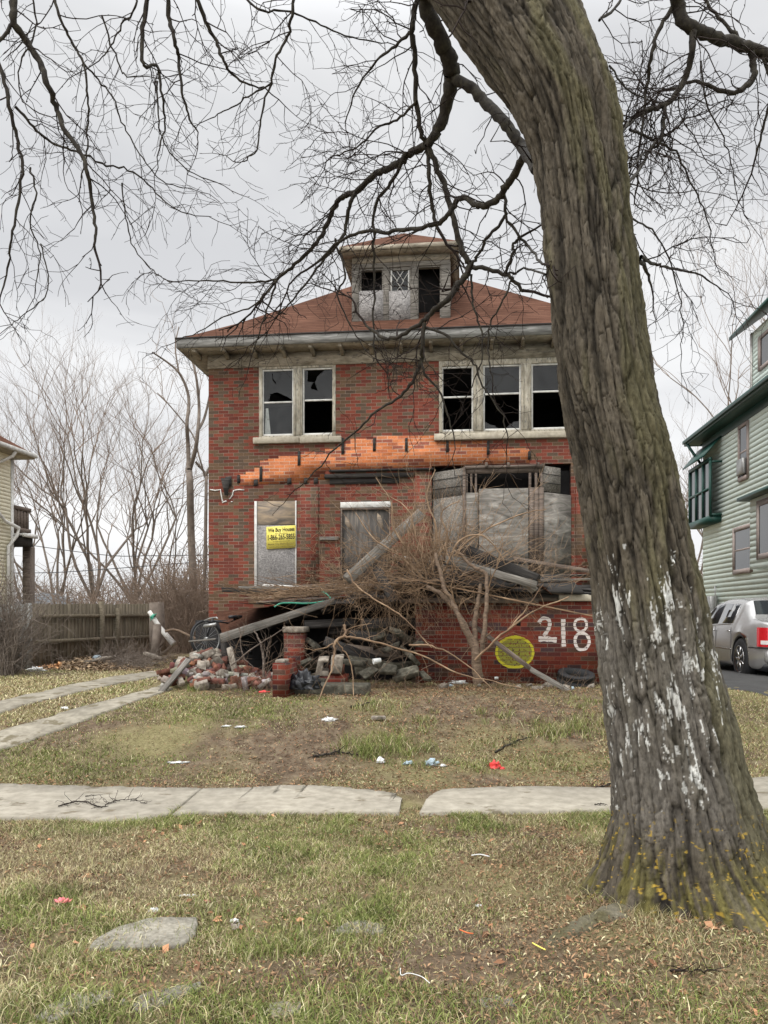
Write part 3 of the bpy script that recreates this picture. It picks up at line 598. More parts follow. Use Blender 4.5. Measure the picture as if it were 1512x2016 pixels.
def hframe(label, hole, bays, mull, v=-.01, name='window'):
    a, b, c, d = hole; f = MB(); e = .07
    f.box(a+.002, a+e, v, .12, c, d-.002); f.box(b-e, b-.002, v, .12, c, d-.002); f.box(a+e, b-e, v+.004, .116, d-.11, d-.002); f.box(a+e, b-e, v+.004, .116, c+.001, c+.045)
    for x0, x1 in mull: f.box(x0, x1, v-.012, .12, c+.045, d-.11); f.box(x0+.03, x0+.05, v-.03, v-.013, c+.05, d-.12); f.box(x1-.05, x1-.03, v-.03, v-.013, c+.05, d-.12)
    w = f.build(name, M['paint'], house, bevel=.004)
    if label: w['label'] = label
    for (x0, x1, meet, up, lo) in bays: sash(w, x0, x1, c+.045, d-.11, .03, meet, up, lo)
    return w
zt = lambda y, x=580: wl(x, y)[1]
U0 = lambda x, y=790: wl(x, y)[0]
w1 = hframe('upper left window with broken upper panes', hL, [
    (U0(515), U0(578), zt(790), [[(0, 0), (.15, .05), (.25, .28), (.45, .33), (.62, .25), (.85, .16), (1, .05), (1, 1), (.55, 1), (.62, .85), (.4, .6), (.3, .72), (.28, 1), (0, 1)], [(.3, .98), (.32, .75), (.42, .65), (.6, .86), (.53, .98)]], 'full'),
    (U0(595), U0(659), zt(788), [[(0, 0), (.3, .2), (.42, .32), (.2, .4), (.3, .6), (.1, .62), (.12, .95), (0, 1)], [(.0, 0), (1, 0), (1, 1), (.72, 1), (.45, .78), (.36, .6), (.45, .33)]], 'none')], [(U0(578), U0(595))])
cu = MB(); cu.add([(U0(519), .09, zt(856)), (U0(531), .10, zt(856)), (U0(526), .09, zt(800)), (U0(521), .09, zt(800))], [(0, 1, 2, 3)]); cu.build('curtain', M['white'], w1)
zr = lambda y, x=990: wl(x, y)[1]
w2 = hframe('upper right triple window, mostly without glass', hR, [
    (U0(869), U0(932), zr(778), 'none', 'none'),
    (U0(951), U0(1026), zr(774), [[(.0, 0), (.32, .06), (.34, .4), (0, .45)], [(.32, .06), (1, 0), (1, 1), (0, 1), (0, .45), (.34, .4)]], [[(0, 0), (.4, .0), (.3, .1), (.15, .14), (0, .22)], [(.6, 0), (1, 0), (1, .22), (.85, .2), (.7, .1)]]),
    (U0(1046), U0(1130), zr(772), 'full', 'none')], [(U0(932), U0(951)), (U0(1026), U0(1046))])
a, b, c, d = rect(500, 590, 862, 874); MB().box(a, b, -.09, .02, c, d).build('sill', M['sill'], w1, bevel=.008)
a, b, c, d = rect(591, 673, 861, 873); MB().box(a, b, -.088, .02, c+.004, d+.004).build('sill', M['sill'], w1, bevel=.008)
a, b, c, d = rect(855, 1150, 852, 865); MB().box(a, b, -.09, .02, c, d).build('sill', M['sill'], w2, bevel=.008)
# boarded ground floor window, door and bay
a, b, c, d = hW; zz = wl(540, 1033)[1]
bw = MB(); bw.box(a+.002, a+.055, -.02, .1, c, d-.003); bw.box(b-.03, b-.002, -.01, .1, c, d-.003); bw = bw.build('window_frame', M['white'], house, bevel=.003)
MB().box(a+.056, b-.031, .0, .012, zz, d-.004).build('upper_board', M['plywarm'], bw, bevel=.003)
MB().box(a+.056, b-.031, .004, .014, c, zz-.01).build('lower_board', M['osb'], bw, bevel=.003)
m = MB(); m.box(a-.15, b+.35, -.10, -.02, c-.04, c+.0); m.plank((a-.3, -.12, c-.06), (b+.9, -.10, c-.02), .16, .02, up=(0, 1, .3)); m.build('sill_board', M['wood'], bw)
a, b, c, d = hDr; dr_ = MB().box(a+.002, b-.002, .05, .07, c, d-.13).build('door', M['plydark'], house)
dr_['label'] = 'dark weathered plywood over the front doorway'
MB().box(a+.0, b-.0, .0, .06, d-.125, d-.006).build('lintel_board', M['white'], dr_, bevel=.004)
m = MB(); m.box(a+.003, a+.035, .01, .1, c, d-.13); m.box(b-.035, b-.003, .01, .1, c, d-.13); m.box(a+.036, b-.036, .011, .045, d-.17, d-.131); m.build('door_frame', M['brownwood'], dr_)
m = MB()
for px0, y0, px1, y1 in ((682, 1017, 692, 1045), (745, 1010, 755, 1044)):
    m = MB(); q = [wl(px0-2, y0, .05), wl(px0+5, y0+6, .05), wl(px1+2, y1, .05), wl(px1-4, y1-4, .05), wl(px0-3, y0+14, .05)]; m.poly([(u, .0485, z) for u, z in q], .002, (0, -1, 0)); m.build('wood_scar', M['plywarm'], dr_)
# bay window: two slanted sides and a front, roofless top with an open clerestory
VB = -.50
def br(x0, x1, y0, y1): return rect(x0, x1, y0, y1, VB)
uL, uR, zb0, zb1 = br(917, 1070, 917, 1112); aL, aR = wl(850, 1000)[0], wl(1124, 1000)[0]
f = MB(); f.box(uL, uR, VB, VB+.06, zb1-.14, zb1); f.box(uL-.02, uR+.02, VB-.03, VB-.002, zb1-.05, zb1+.01)
for x in (917, 926, 935): 
    q = br(x, x+4, 930, 962); f.box(q[0], q[1], VB+.002, VB+.06, q[2]-.9 if x == 935 else q[2]-.2, zb1-.14)
for x in (1041, 1053, 1064): q = br(x, x+5, 930, 962); f.box(q[0], q[1], VB+.002, VB+.06, q[2]-.15, zb1-.14)
for x in (955, 998, 1057): q = br(x, x+5, 911, 922); f.box(q[0], q[1], VB-.05, VB-.032, q[2], q[3])
bay = f.build('bay_window', M['brownwood'], house); bay['label'] = 'boarded bay window with an open dark strip at its top'
def quad(mb, p, q, z0, z1, t=.02, tc0=0):
    (x0, y0), (x1, y1) = p, q; L = math.hypot(x1-x0, y1-y0); nx, ny = (y1-y0)/L*t, -(x1-x0)/L*t
    v = [(x0, y0, z0), (x1, y1, z0), (x1, y1, z1), (x0, y0, z1), (x0-nx, y0-ny, z0), (x1-nx, y1-ny, z0), (x1-nx, y1-ny, z1), (x0-nx, y0-ny, z1)]
    mb.add(v, [(0, 1, 2, 3), (7, 6, 5, 4), (0, 4, 5, 1), (1, 5, 6, 2), (2, 6, 7, 3), (3, 7, 4, 0)], tc=[(a+tc0, b, c) for a, b, c in v])
q = br(943, 1040, 962, 1112); MB().box(q[0], q[1], VB-.035, VB-.015, q[2]-.15, q[3]).build('plywood', M['ply'], bay, bevel=.003)
q = br(917, 942, 965, 1112); MB().box(q[0], q[1], VB-.012, VB+.004, q[2]-.15, q[3]-.05).build('side_board', M['wood'], bay)
q = br(1042, 1071, 960, 1112); m = MB()
for i in range(3): m.box(q[0]+i*(q[1]-q[0])/3, q[0]+(i+1)*(q[1]-q[0])/3-.006, VB-.02+.007*(i % 2), VB+.0, q[2]-.15, q[3])
m.build('side_board', M['brownwood'], bay)
m = MB(); quad(m, (aL, .02), (uL, VB), zb0-.15, zb1-.55, .03)
m.build('slanted_board', M['wood'], bay)
m = MB(); quad(m, (aL+.02, -.0), (uL, VB), zb1-.545, zb1-.02, .014); m.build('slanted_siding', M['wood'], bay)
m = MB()
for z_ in (.37, .19): quad(m, (aL+.02, -.018), (uL, VB-.018), zb1-z_, zb1-z_+.012, .004)
m.build('board_gap', M['black'], bay)
m = MB()
quad(m, (uL, VB), (uL+.005, VB+.02), zb0-.15, zb1, .04); m.box(uL-.06, uL+.0, VB-.02, VB+.02, zb0-.15, zb1-.02)
m.build('corner_post', M['brownwood'], bay)
m = MB(); quad(m, (uR+.015, VB), (aR, -.03), zb0-.30, zb1-.52, .02); m.build('slanted_board', M['ply'], bay)
m = MB(); quad(m, (uR-.02, VB+.0), (uR+.36, VB+.32), zb1-.50, zb1-.01, .014); m.build('slanted_siding', M['wood'], bay)
m = MB()
for z_ in (.34, .17): quad(m, (uR-.02, VB-.018), (uR+.36, VB+.302), zb1-z_, zb1-z_+.012, .004)
m.build('board_gap', M['black'], bay)
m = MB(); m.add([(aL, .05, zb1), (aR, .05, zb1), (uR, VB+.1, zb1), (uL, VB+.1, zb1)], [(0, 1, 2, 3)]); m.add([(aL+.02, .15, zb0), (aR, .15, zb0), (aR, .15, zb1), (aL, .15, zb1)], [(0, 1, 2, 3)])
m.build('bay_shade_lining', M['black'], bay)  # black sheets stand in for the shade inside the open strip
# ------------------------------------------------ main roof
ov, zE = .5, 7.12; x0, x1, y0, y1 = -ov, HWd+ov, -ov, HD+ov
ring = [(x0, y0, x1, y1, zE), (x0+1, y0+1, x1-1, y1-1, zE+.66), (x0+4.5, y0+4.7, x1-4.5+.02, y1-4.7, zE+3.38)]
rf = MB()
for A, B in zip(ring, ring[1:]):
    ca = [(A[0], A[1]), (A[2], A[1]), (A[2], A[3]), (A[0], A[3])]; cb = [(B[0], B[1]), (B[2], B[1]), (B[2], B[3]), (B[0], B[3])]
    for i in range(4):
        j = (i+1) % 4; v = [(*ca[i], A[4]), (*ca[j], A[4]), (*cb[j], B[4]), (*cb[i], B[4])]; ax = 0 if i % 2 == 0 else 1
        s0 = math.hypot(A[0]-x0, A[4]-zE); s1 = math.hypot(B[0]-x0, B[4]-zE)
        rf.add(v, [(0, 1, 2, 3)], tc=[(p[ax], (s0 if n_ < 2 else s1), 0) for n_, p in enumerate(v)])
rf.add([(x0+.05, y0+.05, zE-.01), (x1-.05, y0+.05, zE-.01), (x1-.05, y1-.05, zE-.01), (x0+.05, y1-.05, zE-.01)], [(0, 1, 2, 3)])
roof = rf.build('roof', M['shingle'], house)
m = MB(); m.box(x0-.02, x1+.02, y0-.025, y0-.005, zE+.0, zE+.025); m.box(x0-.025, x0-.003, y0, y1, zE, zE+.025); m.build('drip_edge', M['darkwood'], roof)
m = MB(); m.box(x0, x1, y0-.004, y0+.03, zE-.18, zE-.002); m.box(x0-.002, x0+.03, y0+.03, y1, zE-.18, zE-.004); m.box(x1-.03, x1+.002, y0+.03, y1, zE-.18, zE-.004); m.build('fascia', M['fascia'], roof)
m = MB()
for (a, b, c, d) in ((x0+.03, x1-.03, y0+.031, -.001), (x0+.03, -.001, 0, y1-.03), (HWd+.001, x1-.03, 0, y1-.03)): m.box(a, b, c, d, zE-.19, zE-.165)
m.build('soffit', M['paint_h'], roof)
for i in range(15):
    u = -.2+i*.6; m = MB(); z = zE-.192
    m.poly([(u, y0+.06, z), (u, -.035, z), (u, -.035, z-.11), (u, -.1, z-.085), (u, y0+.16, z-.05), (u, y0+.06, z-.055)], .07, (1, 0, 0)); m.build('bracket', M['paint_h'], roof)
# ------------------------------------------------ dormer
vD = .28; dL, dR, dz0, dz1 = rect(694, 886, 505, 640, vD)
h1 = rect(711, 752, 532, 572, vD); h2 = rect(769, 806, 532, 575, vD); h3 = rect(824, 866, 526, 628, vD)
m = MB(); cells(m, dL, dR, dz0, dz1, [h1, h2, h3], vD)
for h in (h1, h2, h3):
    a, b, c, d = h
    for q in ([(a, vD, c), (a, vD+.1, c), (a, vD+.1, d), (a, vD, d)], [(b, vD, c), (b, vD+.1, c), (b, vD+.1, d), (b, vD, d)], [(a, vD, d), (b, vD, d), (b, vD+.1, d), (a, vD+.1, d)]): m.add(q, [(0, 1, 2, 3)])
dorm = m.build('dormer', M['wood'], house)
m = MB(); m.add([(dL, vD, dz0), (dL, vD+4, dz0), (dL, vD+4, dz1), (dL, vD, dz1)], [(0, 1, 2, 3)]); m.add([(dR, vD, dz0), (dR, vD+4, dz0), (dR, vD+4, dz1), (dR, vD, dz1)], [(0, 1, 2, 3)])
m.build('side_wall', M['shingle'], dorm)
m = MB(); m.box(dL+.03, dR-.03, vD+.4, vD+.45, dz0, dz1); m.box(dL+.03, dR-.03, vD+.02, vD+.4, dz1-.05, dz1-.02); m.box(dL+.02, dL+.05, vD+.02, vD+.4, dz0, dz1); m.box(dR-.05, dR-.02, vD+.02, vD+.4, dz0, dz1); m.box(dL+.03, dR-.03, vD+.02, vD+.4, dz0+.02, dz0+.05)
m.build('dormer_shade_lining', M['black'], dorm)  # black boxing added behind the openings as the dormer's inner shade
m = MB()
for x0_, x1_, y0_, y1_, t in ((693, 707, 518, 638, .03), (755, 766, 520, 634, .03), (808, 823, 516, 634, .03), (869, 887, 516, 632, .03), (694, 886, 512, 526, .035), (694, 886, 632, 638, .05)):
    q = rect(x0_, x1_, y0_, y1_, vD); m.box(q[0], q[1], vD-t, vD-.002, q[2], q[3])
m.build('trim', M['wood'], dorm, bevel=.003)
for x0_, x1_, n_ in ((706, 756, 0), (765, 812, 1)):
    q = rect(x0_, x1_, 573, 633, vD); MB().box(q[0], q[1], vD-.022-.003*n_, vD-.004, q[2], q[3]).build('strand_board', M['osb'], dorm)
m = MB(); q = h2
for i in range(4):
    a_ = q[0]+(q[1]-q[0])*i/3
    for s in (-1, 1):
        b_ = a_+s*.14
        if q[0]-.01 < b_ < q[1]+.01: m.tube([(a_, vD+.02, q[3]-.01), (b_, vD+.02, q[3]-.22), (a_ if 0 < i < 3 else b_, vD+.02, q[3]-.42 if 0 < i < 3 else q[3]-.22)], .008, 4)
m.box(q[0], q[0]+.03, vD, vD+.03, q[2], q[3]); m.box(q[1]-.03, q[1], vD, vD+.03, q[2], q[3])
m.build('lattice', M['white'], dorm)
MB().add([(q[0], vD+.03, q[2]), (q[1], vD+.03, q[2]), (q[1], vD+.03, q[3]), (q[0], vD+.03, q[3])], [(0, 1, 2, 3)]).build('pane', M['glass'], dorm)
e0, e1, _, ez = rect(668, 903, 480, 492, vD-.35); f0 = vD-.35; pk = (e0+e1)/2
zp = wl(795, 459, vD+1.0)[1]
m = MB(); v = [(e0, f0, ez), (e1, f0, ez), (pk, vD+1.0, zp), (e0, 4.4, ez), (e1, 4.4, ez), (pk, 4.4, zp)]
for fc, ax in (((0, 1, 2), 0), ((0, 2, 5, 3), 1), ((1, 4, 5, 2), 1)):
    vv = [v[i] for i in fc]; m.add(vv, [tuple(range(len(vv)))], tc=[(p[ax], (p[2]-ez)*1.35, 0) for p in vv])
m.add([(e0, f0, ez-.002), (e1, f0, ez-.002), (e1, 4.4, ez-.002), (e0, 4.4, ez-.002)], [(0, 1, 2, 3)])
m.build('dormer_roof', M['shingle'], dorm)
m = MB(); m.box(e0, e1, f0-.01, f0+.03, ez-.09, ez-.004); m.box(e0-.002, e0+.03, f0+.03, 4.3, ez-.09, ez-.004); m.box(e1-.03, e1+.002, f0+.03, 4.3, ez-.09, ez-.004); m.box(e0+.03, e1-.03, f0+.032, vD-.001, ez-.10, ez-.08)
m.box(dL-.001, dR+.001, vD-.06, vD-.003, ez-.22, ez-.102)
m.box(e0+.03, dL-.002, vD, 4, ez-.10, ez-.08); m.box(dR+.002, e1-.03, vD, 4, ez-.10, ez-.08)
m.build('dormer_eave', M['paint_h'], dorm)
# ------------------------------------------------ porch wall and its numbers
VP = -2.9; p0, p1, _, pz1 = rect(818, 1187, 1184, 1350, VP)
m = MB(); m.box(p0, p1, VP, VP+.30, .2, pz1)
m.box(p1-.30, p1, VP+.3, -.01, .2, pz1)
pw = m.build('porch_wall', M['pbrick'], house); pw['label'] = 'low brick porch wall with the painted number 218'
m = MB(); m.box(p0-.05, p1-.72, VP-.05, VP+.35, pz1+.002, pz1+.06); m.build('coping', M['brownwood'], pw)
MB().box(p1-.7, p1+.05, VP-.06, VP+.36, pz1+.002, pz1+.11).build('coping', M['sill'], pw, bevel=.01)
MB().box(p0-.02, p1+.02, VP+.31, -.01, .9, 1.02).build('porch_floor_infill', M['darkwood'], pw)
q = rect(1017, 1025, 1219, 1232, VP); MB().box(q[0], q[1], VP-.004, VP+.01, q[2], q[3]).build('hole_shade', M['black'], pw)  # black plate on the brick face paints the shade of a hole
def stroke(mb, pts, w, off):             # a brush stroke laid on the wall: flat ribbon with a real thickness of paint
    pts = resample(catmull(pts, 6), max(8, len(pts)*6)); n = len(pts); d = np.gradient(pts, axis=0); d /= np.linalg.norm(d, axis=1, keepdims=True)+1e-9
    nr = np.stack([-d[:, 1], d[:, 0]], 1); ww = w/2*(1+.12*np.sin(np.arange(n)*.9))
    L, Rr = pts+nr*ww[:, None], pts-nr*ww[:, None]
    v = [(*wl(a, b, VP)[:1], VP-off, wl(a, b, VP)[1]) for a, b in L]+[(*wl(a, b, VP)[:1], VP-off, wl(a, b, VP)[1]) for a, b in Rr]
    mb.add(v, [(i, i+1, n+i+1, n+i) for i in range(n-1)])
def catmull(p, k):
    p = [np.array(q, float) for q in p]; p = [2*p[0]-p[1]]+p+[2*p[-1]-p[-2]]; o = []
    for i in range(1, len(p)-2):
        for t in np.linspace(0, 1, k, endpoint=False):
            o.append(.5*((2*p[i])+(-p[i-1]+p[i+1])*t+(2*p[i-1]-5*p[i]+4*p[i+1]-p[i+2])*t*t+(-p[i-1]+3*p[i]-3*p[i+1]+p[i+2])*t**3))
    o.append(p[-2]); return np.array(o)
m = MB()
stroke(m, [(1061, 1226), (1066, 1219), (1073, 1217), (1081, 1221), (1082, 1231), (1078, 1242), (1070, 1252)], 7, .003); stroke(m, [(1060, 1258), (1075, 1258), (1096, 1260)], 10, .005)
stroke(m, [(1109, 1219), (1109, 1245), (1110, 1273)], 8, .003)
stroke(m, [(1143, 1218), (1135, 1221), (1131, 1230), (1135, 1240), (1144, 1243), (1152, 1239), (1155, 1229), (1151, 1220), (1143, 1218)], 5, .003)
stroke(m, [(1144, 1246), (1135, 1251), (1132, 1263), (1137, 1276), (1147, 1279), (1156, 1274), (1160, 1262), (1155, 1250), (1144, 1246)], 6, .006)
m.build('house_number', M['spw'], pw)
m = MB(); cxp, cyp = 1013.5, 1284
stroke(m, [(cxp+36*math.cos(a), cyp+30*math.sin(a)) for a in np.linspace(-1.2, 5.2, 20)], 5, .0035); stroke(m, [(1008, 1258), (1015, 1254), (1021, 1256)], 7, .006)
m.build('sprayed_ring', M['spy'], pw)
m = MB(); v = [(cxp, cyp)]+[(cxp+34*math.cos(a), cyp+29*math.sin(a)) for a in np.linspace(0, 2*math.pi, 30, endpoint=False)]
m.add([(wl(a, b, VP)[0], VP-.002, wl(a, b, VP)[1]) for a, b in v], [(0, i, i % 30+1) for i in range(1, 31)]); m.build('sprayed_fill', M['spo'], pw)
# ------------------------------------------------ sign on the boarded window
a, b, c, d = rect(524.5, 582, 1037, 1081, -.03)
sg = thing('sign', 'yellow sign reading We Buy Houses with a phone number, screwed to the boarded window', 'sign', hw((a+b)/2, -.03, c), -HY)
tilt = .03
MB().poly([(-(b-a)/2, 0, 0), ((b-a)/2, 0, tilt), ((b-a)/2, 0, d-c+tilt), (-(b-a)/2, 0, d-c)], .006, (0, 1, 0)).build('sign_board', M['yellow'], sg)
def text(s, x0, x1, z, hgt, m, parent, bold=.0, y=-.003, slope=0):
    cu = bpy.data.curves.new('t', 'FONT'); cu.body = s; cu.size = 1; cu.offset = bold; cu.align_x = 'LEFT'; cu.extrude = .01
    o = bpy.data.objects.new('t', cu); C.objects.link(o); dg = bpy.context.evaluated_depsgraph_get(); me = bpy.data.meshes.new_from_object(o.evaluated_get(dg))
    bpy.data.objects.remove(o); vs = np.array([v.co for v in me.vertices]); fs = [tuple(p.vertices) for p in me.polygons]
    lo, hi = vs.min(0), vs.max(0); sx = (x1-x0)/(hi[0]-lo[0]); sz = hgt/.72
    v = [(x0+(p[0]-lo[0])*sx, y+p[2]*.1, z+p[1]*sz+slope*(x0+(p[0]-lo[0])*sx)) for p in vs]
    return MB().add(v, fs).build('lettering', m, parent)
w_ = (b-a)/2; hh = d-c; k_ = tilt/(b-a); zc = tilt/2
text('We Buy Houses', -w_*.9, w_*.93, zc+hh*.755, hh*.185, M['ink'], sg, .018, slope=k_)
text('(any condition)', -w_*.4, w_*.45, zc+hh*.655, hh*.05, M['inkf'], sg, slope=k_)
text('1-866-265-5855', -w_*.9, w_*.93, zc+hh*.40, hh*.235, M['ink'], sg, .016, slope=k_)
text('Motor City Blight Busters', -w_*.9, w_*.9, zc+hh*.17, hh*.09, M['inkf'], sg, .01, slope=k_)
m = MB()
for z, l, r in ((.31, -.55, .6), (.07, -.85, .9)):
    x = l
    while x < r: q = random.uniform(.02, .06); m.box(x*w_, (x+q)*w_, -.003, -.001, zc+z*hh+x*w_*k_, zc+(z+random.uniform(.015, .04))*hh+x*w_*k_); x += q+.02
m.build('small_print', M['inkf'], sg)

# ---------------------------------------------------------------- neighbouring houses
def siding(mb, axis_, c, a0, a1, z0, z1, e=.125, out=-1, prof=.013):   # lapped boards on the plane axis_=c between a0 and a1
    n = int((z1-z0)/e)+1
    for i in range(n):
        b0 = z0+i*e; b1 = min(b0+e, z1)
        lo, hi = c+out*prof, c+out*.002
        if axis_ == 'u': v = [(lo, a0, b0), (lo, a1, b0), (hi, a1, b1), (hi, a0, b1), (hi, a0, b0), (hi, a1, b0)]
        else: v = [(a0, lo, b0), (a1, lo, b0), (a1, hi, b1), (a0, hi, b1), (a0, hi, b0), (a1, hi, b0)]
        mb.add(v, [(0, 1, 2, 3), (4, 5, 1, 0)], col=np.full(3, random.uniform(.96, 1.03)))
UG = wl(1380, 1100)[0]
gh = thing('green_house', 'two storey mint green clapboard house with dark green eaves', 'house', (HO[0], HO[1], 0), -HY)
# wall plane of the neighbour, chosen so its eave stands 5 m above the eye
kx = (1350-756)/F; Yb = 5.8/((HZ-869)/F); Xb = kx*Yb; dx, dy = Xb-HO[0], Yb-HO[1]; UE = dx*HC-dy*HS; UG = UE+.45; VBk = dx*HS+dy*HC-.4
zEg = EZ+5.8
m = MB(); siding(m, 'u', UG, -14, VBk, -.1, zEg, e=.145); m.add([(UG, VBk, -.2), (UG+8, VBk, -.2), (UG+8, VBk, zEg), (UG, VBk, zEg)], [(0, 1, 2, 3)]); m.add([(UG, -14, -.2), (UG+8, -14, -.2), (UG+8, -14, zEg), (UG, -14, zEg)], [(0, 1, 2, 3)])
m.build('wall', M['mint'], gh)
m = MB(); v = [(UE, -14.5, zEg), (UE, VBk+.5, zEg), (UE+4.6, -14.5, zEg+3.2), (UE+4.6, VBk-3.5, zEg+3.2), (UE+9.2, -14.5, zEg), (UE+9.2, VBk+.5, zEg)]
for fc in ((0, 1, 3, 2), (1, 5, 3), (2, 3, 5, 4)): vv = [v[i] for i in fc]; m.add(vv, [tuple(range(len(vv)))], tc=[(p[1], (p[2]-zEg)*1.4, 0) for p in vv])
gr = m.build('roof', M['shingle_g'], gh)
m = MB(); m.box(UE-.03, UE+.03, -14.5, VBk+.5, zEg-.16, zEg+.01); m.box(UE+.03, UG-.003, -14.5, VBk+.5, zEg-.15, zEg-.12); m.box(UE+.03, UE+9, VBk+.45, VBk+.5, zEg-.16, zEg); m.box(UE-.1, UE-.031, -14.5, VBk+.45, zEg-.10, zEg+.0); m.box(UG-.03, UG-.002, -14.4, VBk, zEg-.40, zEg-.152)
m.build('eave', M['gtrim'], gr)
def swin(parent, x0, x1, y0, y1, fr, u, label, tr=.12):
    va, zA = sl_(x0, (y0+y1)/2, u); vb, _ = sl_(x1, (y0+y1)/2, u); xm = (x0+x1)/2
    z1_ = sl_(xm, y0, u)[1]; z0_ = sl_(xm, y1, u)[1]; v0, v1 = min(va, vb), max(va, vb); s = -1 if u > 0 else 1
    f = MB(); o = u+s*.05; i_ = u+s*.001
    X = lambda a, b: (min(a, b), max(a, b))
    f.box(*X(o, i_), v0-tr, v0, z0_-tr, z1_+tr); f.box(*X(o, i_), v1, v1+tr, z0_-tr, z1_+tr); f.box(*X(o+s*.004, i_), v0, v1, z1_, z1_+tr-.003); f.box(*X(o+s*.02, i_), v0-.0, v1+.0, z0_-tr-.02, z0_)
    f.box(*X(u+s*.03, i_), v0, v1, (z0_+z1_)/2-.025, (z0_+z1_)/2+.025)
    w = f.build('window', fr, parent); w['label'] = label
    MB().add([(u+s*.024, v0, z0_), (u+s*.024, v1, z0_), (u+s*.024, v1, z1_), (u+s*.024, v0, z1_)], [(0, 1, 2, 3)]).build('pane', M['cargl'], w)
    return w, (v0, v1, z0_, z1_)
w, q = swin(gh, 1458, 1473, 840, 938, M['taupe'], UG, 'tall narrow upper window with a small air conditioner', .10)
MB().box(UG-.14, UG-.03, q[0]+.05, q[1]-.05, q[2]+.05, q[2]+.5).build('air_conditioner', M['steel'], w, bevel=.02)
swin(gh, 1448, 1480, 1043, 1120, M['taupe'], UG, 'lower side window with taupe frame')
# box bay with its own little roof nearer the street
UBx = UG-.6; v1_, _ = sl_(1477, 1050, UBx); v0_ = v1_-3.2
b0 = sl_(1500, 1110, UBx)[1]; b1 = EZ+(HZ-985)/F*(HO[1]-UBx*HS+v1_*HC)
m = MB(); siding(m, 'u', UBx, v0_, v1_, b0-.1, b1, e=.145); siding(m, 'v', v1_, UBx, UG, b0-.1, b1, out=1); m.add([(UBx, v0_, b0-.1), (UG, v0_, b0-.1), (UG, v1_, b0-.1), (UBx, v1_, b0-.1)], [(0, 1, 2, 3)])
bb = m.build('box_bay', M['mint'], gh)
m = MB(); m.box(UBx-.25, UG, v0_-.2, v1_+.25, b1, b1+.09); m.add([(UBx-.25, v0_-.2, b1+.09), (UBx-.25, v1_+.25, b1+.09), (UG, v1_+.1, b1+.35), (UG, v0_, b1+.35)], [(0, 1, 2, 3)]); m.build('bay_roof', M['gtrim'], bb)
v_a, _ = sl_(1497, 1050, UBx)
f = MB(); z0_, z1_ = b0+.25, b1-.25
f.box(UBx-.05, UBx-.02, v_a-1.6, v_a, z1_, z1_+.14); f.box(UBx-.05, UBx-.02, v_a-1.6, v_a, z0_-.14, z0_); f.box(UBx-.05, UBx-.02, v_a, v_a+.14, z0_-.14, z1_+.14); f.box(UBx-.05, UBx-.02, v_a-1.74, v_a-1.6, z0_-.14, z1_+.14)
w = f.build('bay_casing', M['taupe'], bb); MB().add([(UBx-.03, v_a-1.6, z0_), (UBx-.03, v_a, z0_), (UBx-.03, v_a, z1_), (UBx-.03, v_a-1.6, z1_)], [(0, 1, 2, 3)]).build('bay_pane', M['cargl'], bb)
# screened back porch hanging off the rear corner
vA, _ = sl_(1398, 970, UG-.35); zt0 = sl_(1385, 1020, UG-.35)[1]; zt1 = sl_(1385, 915, UG-.35)[1]; vE = VBk+.3
us = UG-.35
f = MB(); f.box(us-.03, UG, vA, vE, zt0-.20, zt0); 
for v in np.linspace(vA, vE, 4): f.box(us-.03, us+.03, v-.05, v+.05, zt0, zt1)
f.box(us-.03, us+.03, vA, vE, (zt0+zt1)/2-.03, (zt0+zt1)/2+.03); f.box(us-.04, us+.04, vA-.05, vE, zt1, zt1+.1)
f.box(us-.02, UG, vA-.04, vA+.02, zt0, zt0+.06); f.box(us-.02, UG, vA-.04, vA+.02, zt1-.06, zt1)
sp_ = f.build('back_porch', M['gtrim'], gh)
MB().add([(us+.02, vA, zt0), (us+.02, vE, zt0), (us+.02, vE, zt1), (us+.02, vA, zt1)], [(0, 1, 2, 3)]).build('pane', M['cargl'], sp_)
m = MB(); m.poly([(us-.2, vA-.1, zt1+.12), (us-.2, vE+.1, zt1+.12), (UG, vE+.3, zt1+.75), (UG, vA+.0, zt1+.75)], .06, (0, 0, 1)); m.build('porch_roof', M['gtrim'], sp_)
# gabled dormer at the picture's edge
UDm = UE+.75; vd1, _ = sl_(1480, 700, UDm); m = MB(); zd0 = zEg+.2; zd1 = sl_(1480, 657, UDm)[1]
siding(m, 'u', UDm, vd1-3.6, vd1, zd0, zd1); siding(m, 'v', vd1, UDm, UDm+3, zd0, zd1, out=1); dm = m.build('dormer', M['mint'], gh)
m = MB(); m.poly([(UDm-.45, vd1+.55, zd1-.02), (UDm-.45, vd1-4.1, zd1-.02), (UDm+1.8, vd1-4.1, zd1+1.6), (UDm+1.8, vd1+.55, zd1+1.6)], .12, (0, 0, 1)); m.build('dormer_roof', M['gtrim'], dm)
m = MB(); m.box(UDm-.04, UDm-.02, vd1-.12, vd1+.02, zd0, zd1); m.build('corner_board', M['white'], dm)
f = MB(); va, _ = sl_(1500, 700, UDm); z0_, z1_ = sl_(1500, 722, UDm)[1], sl_(1500, 668, UDm)[1]
f.box(UDm-.06, UDm-.02, va, va+.15, z0_-.1, z1_+.1); f.box(UDm-.06, UDm-.02, va-1.2, va-1.05, z0_-.1, z1_+.1); f.box(UDm-.055, UDm-.02, va-1.05, va, z1_, z1_+.1); f.box(UDm-.055, UDm-.02, va-1.05, va, z0_-.1, z0_); f.build('window_frame', M['taupe'], dm)
MB().add([(UDm-.03, va-1.05, z0_), (UDm-.03, va, z0_), (UDm-.03, va, z1_), (UDm-.03, va-1.05, z1_)], [(0, 1, 2, 3)]).build('pane', M['cargl'], dm)
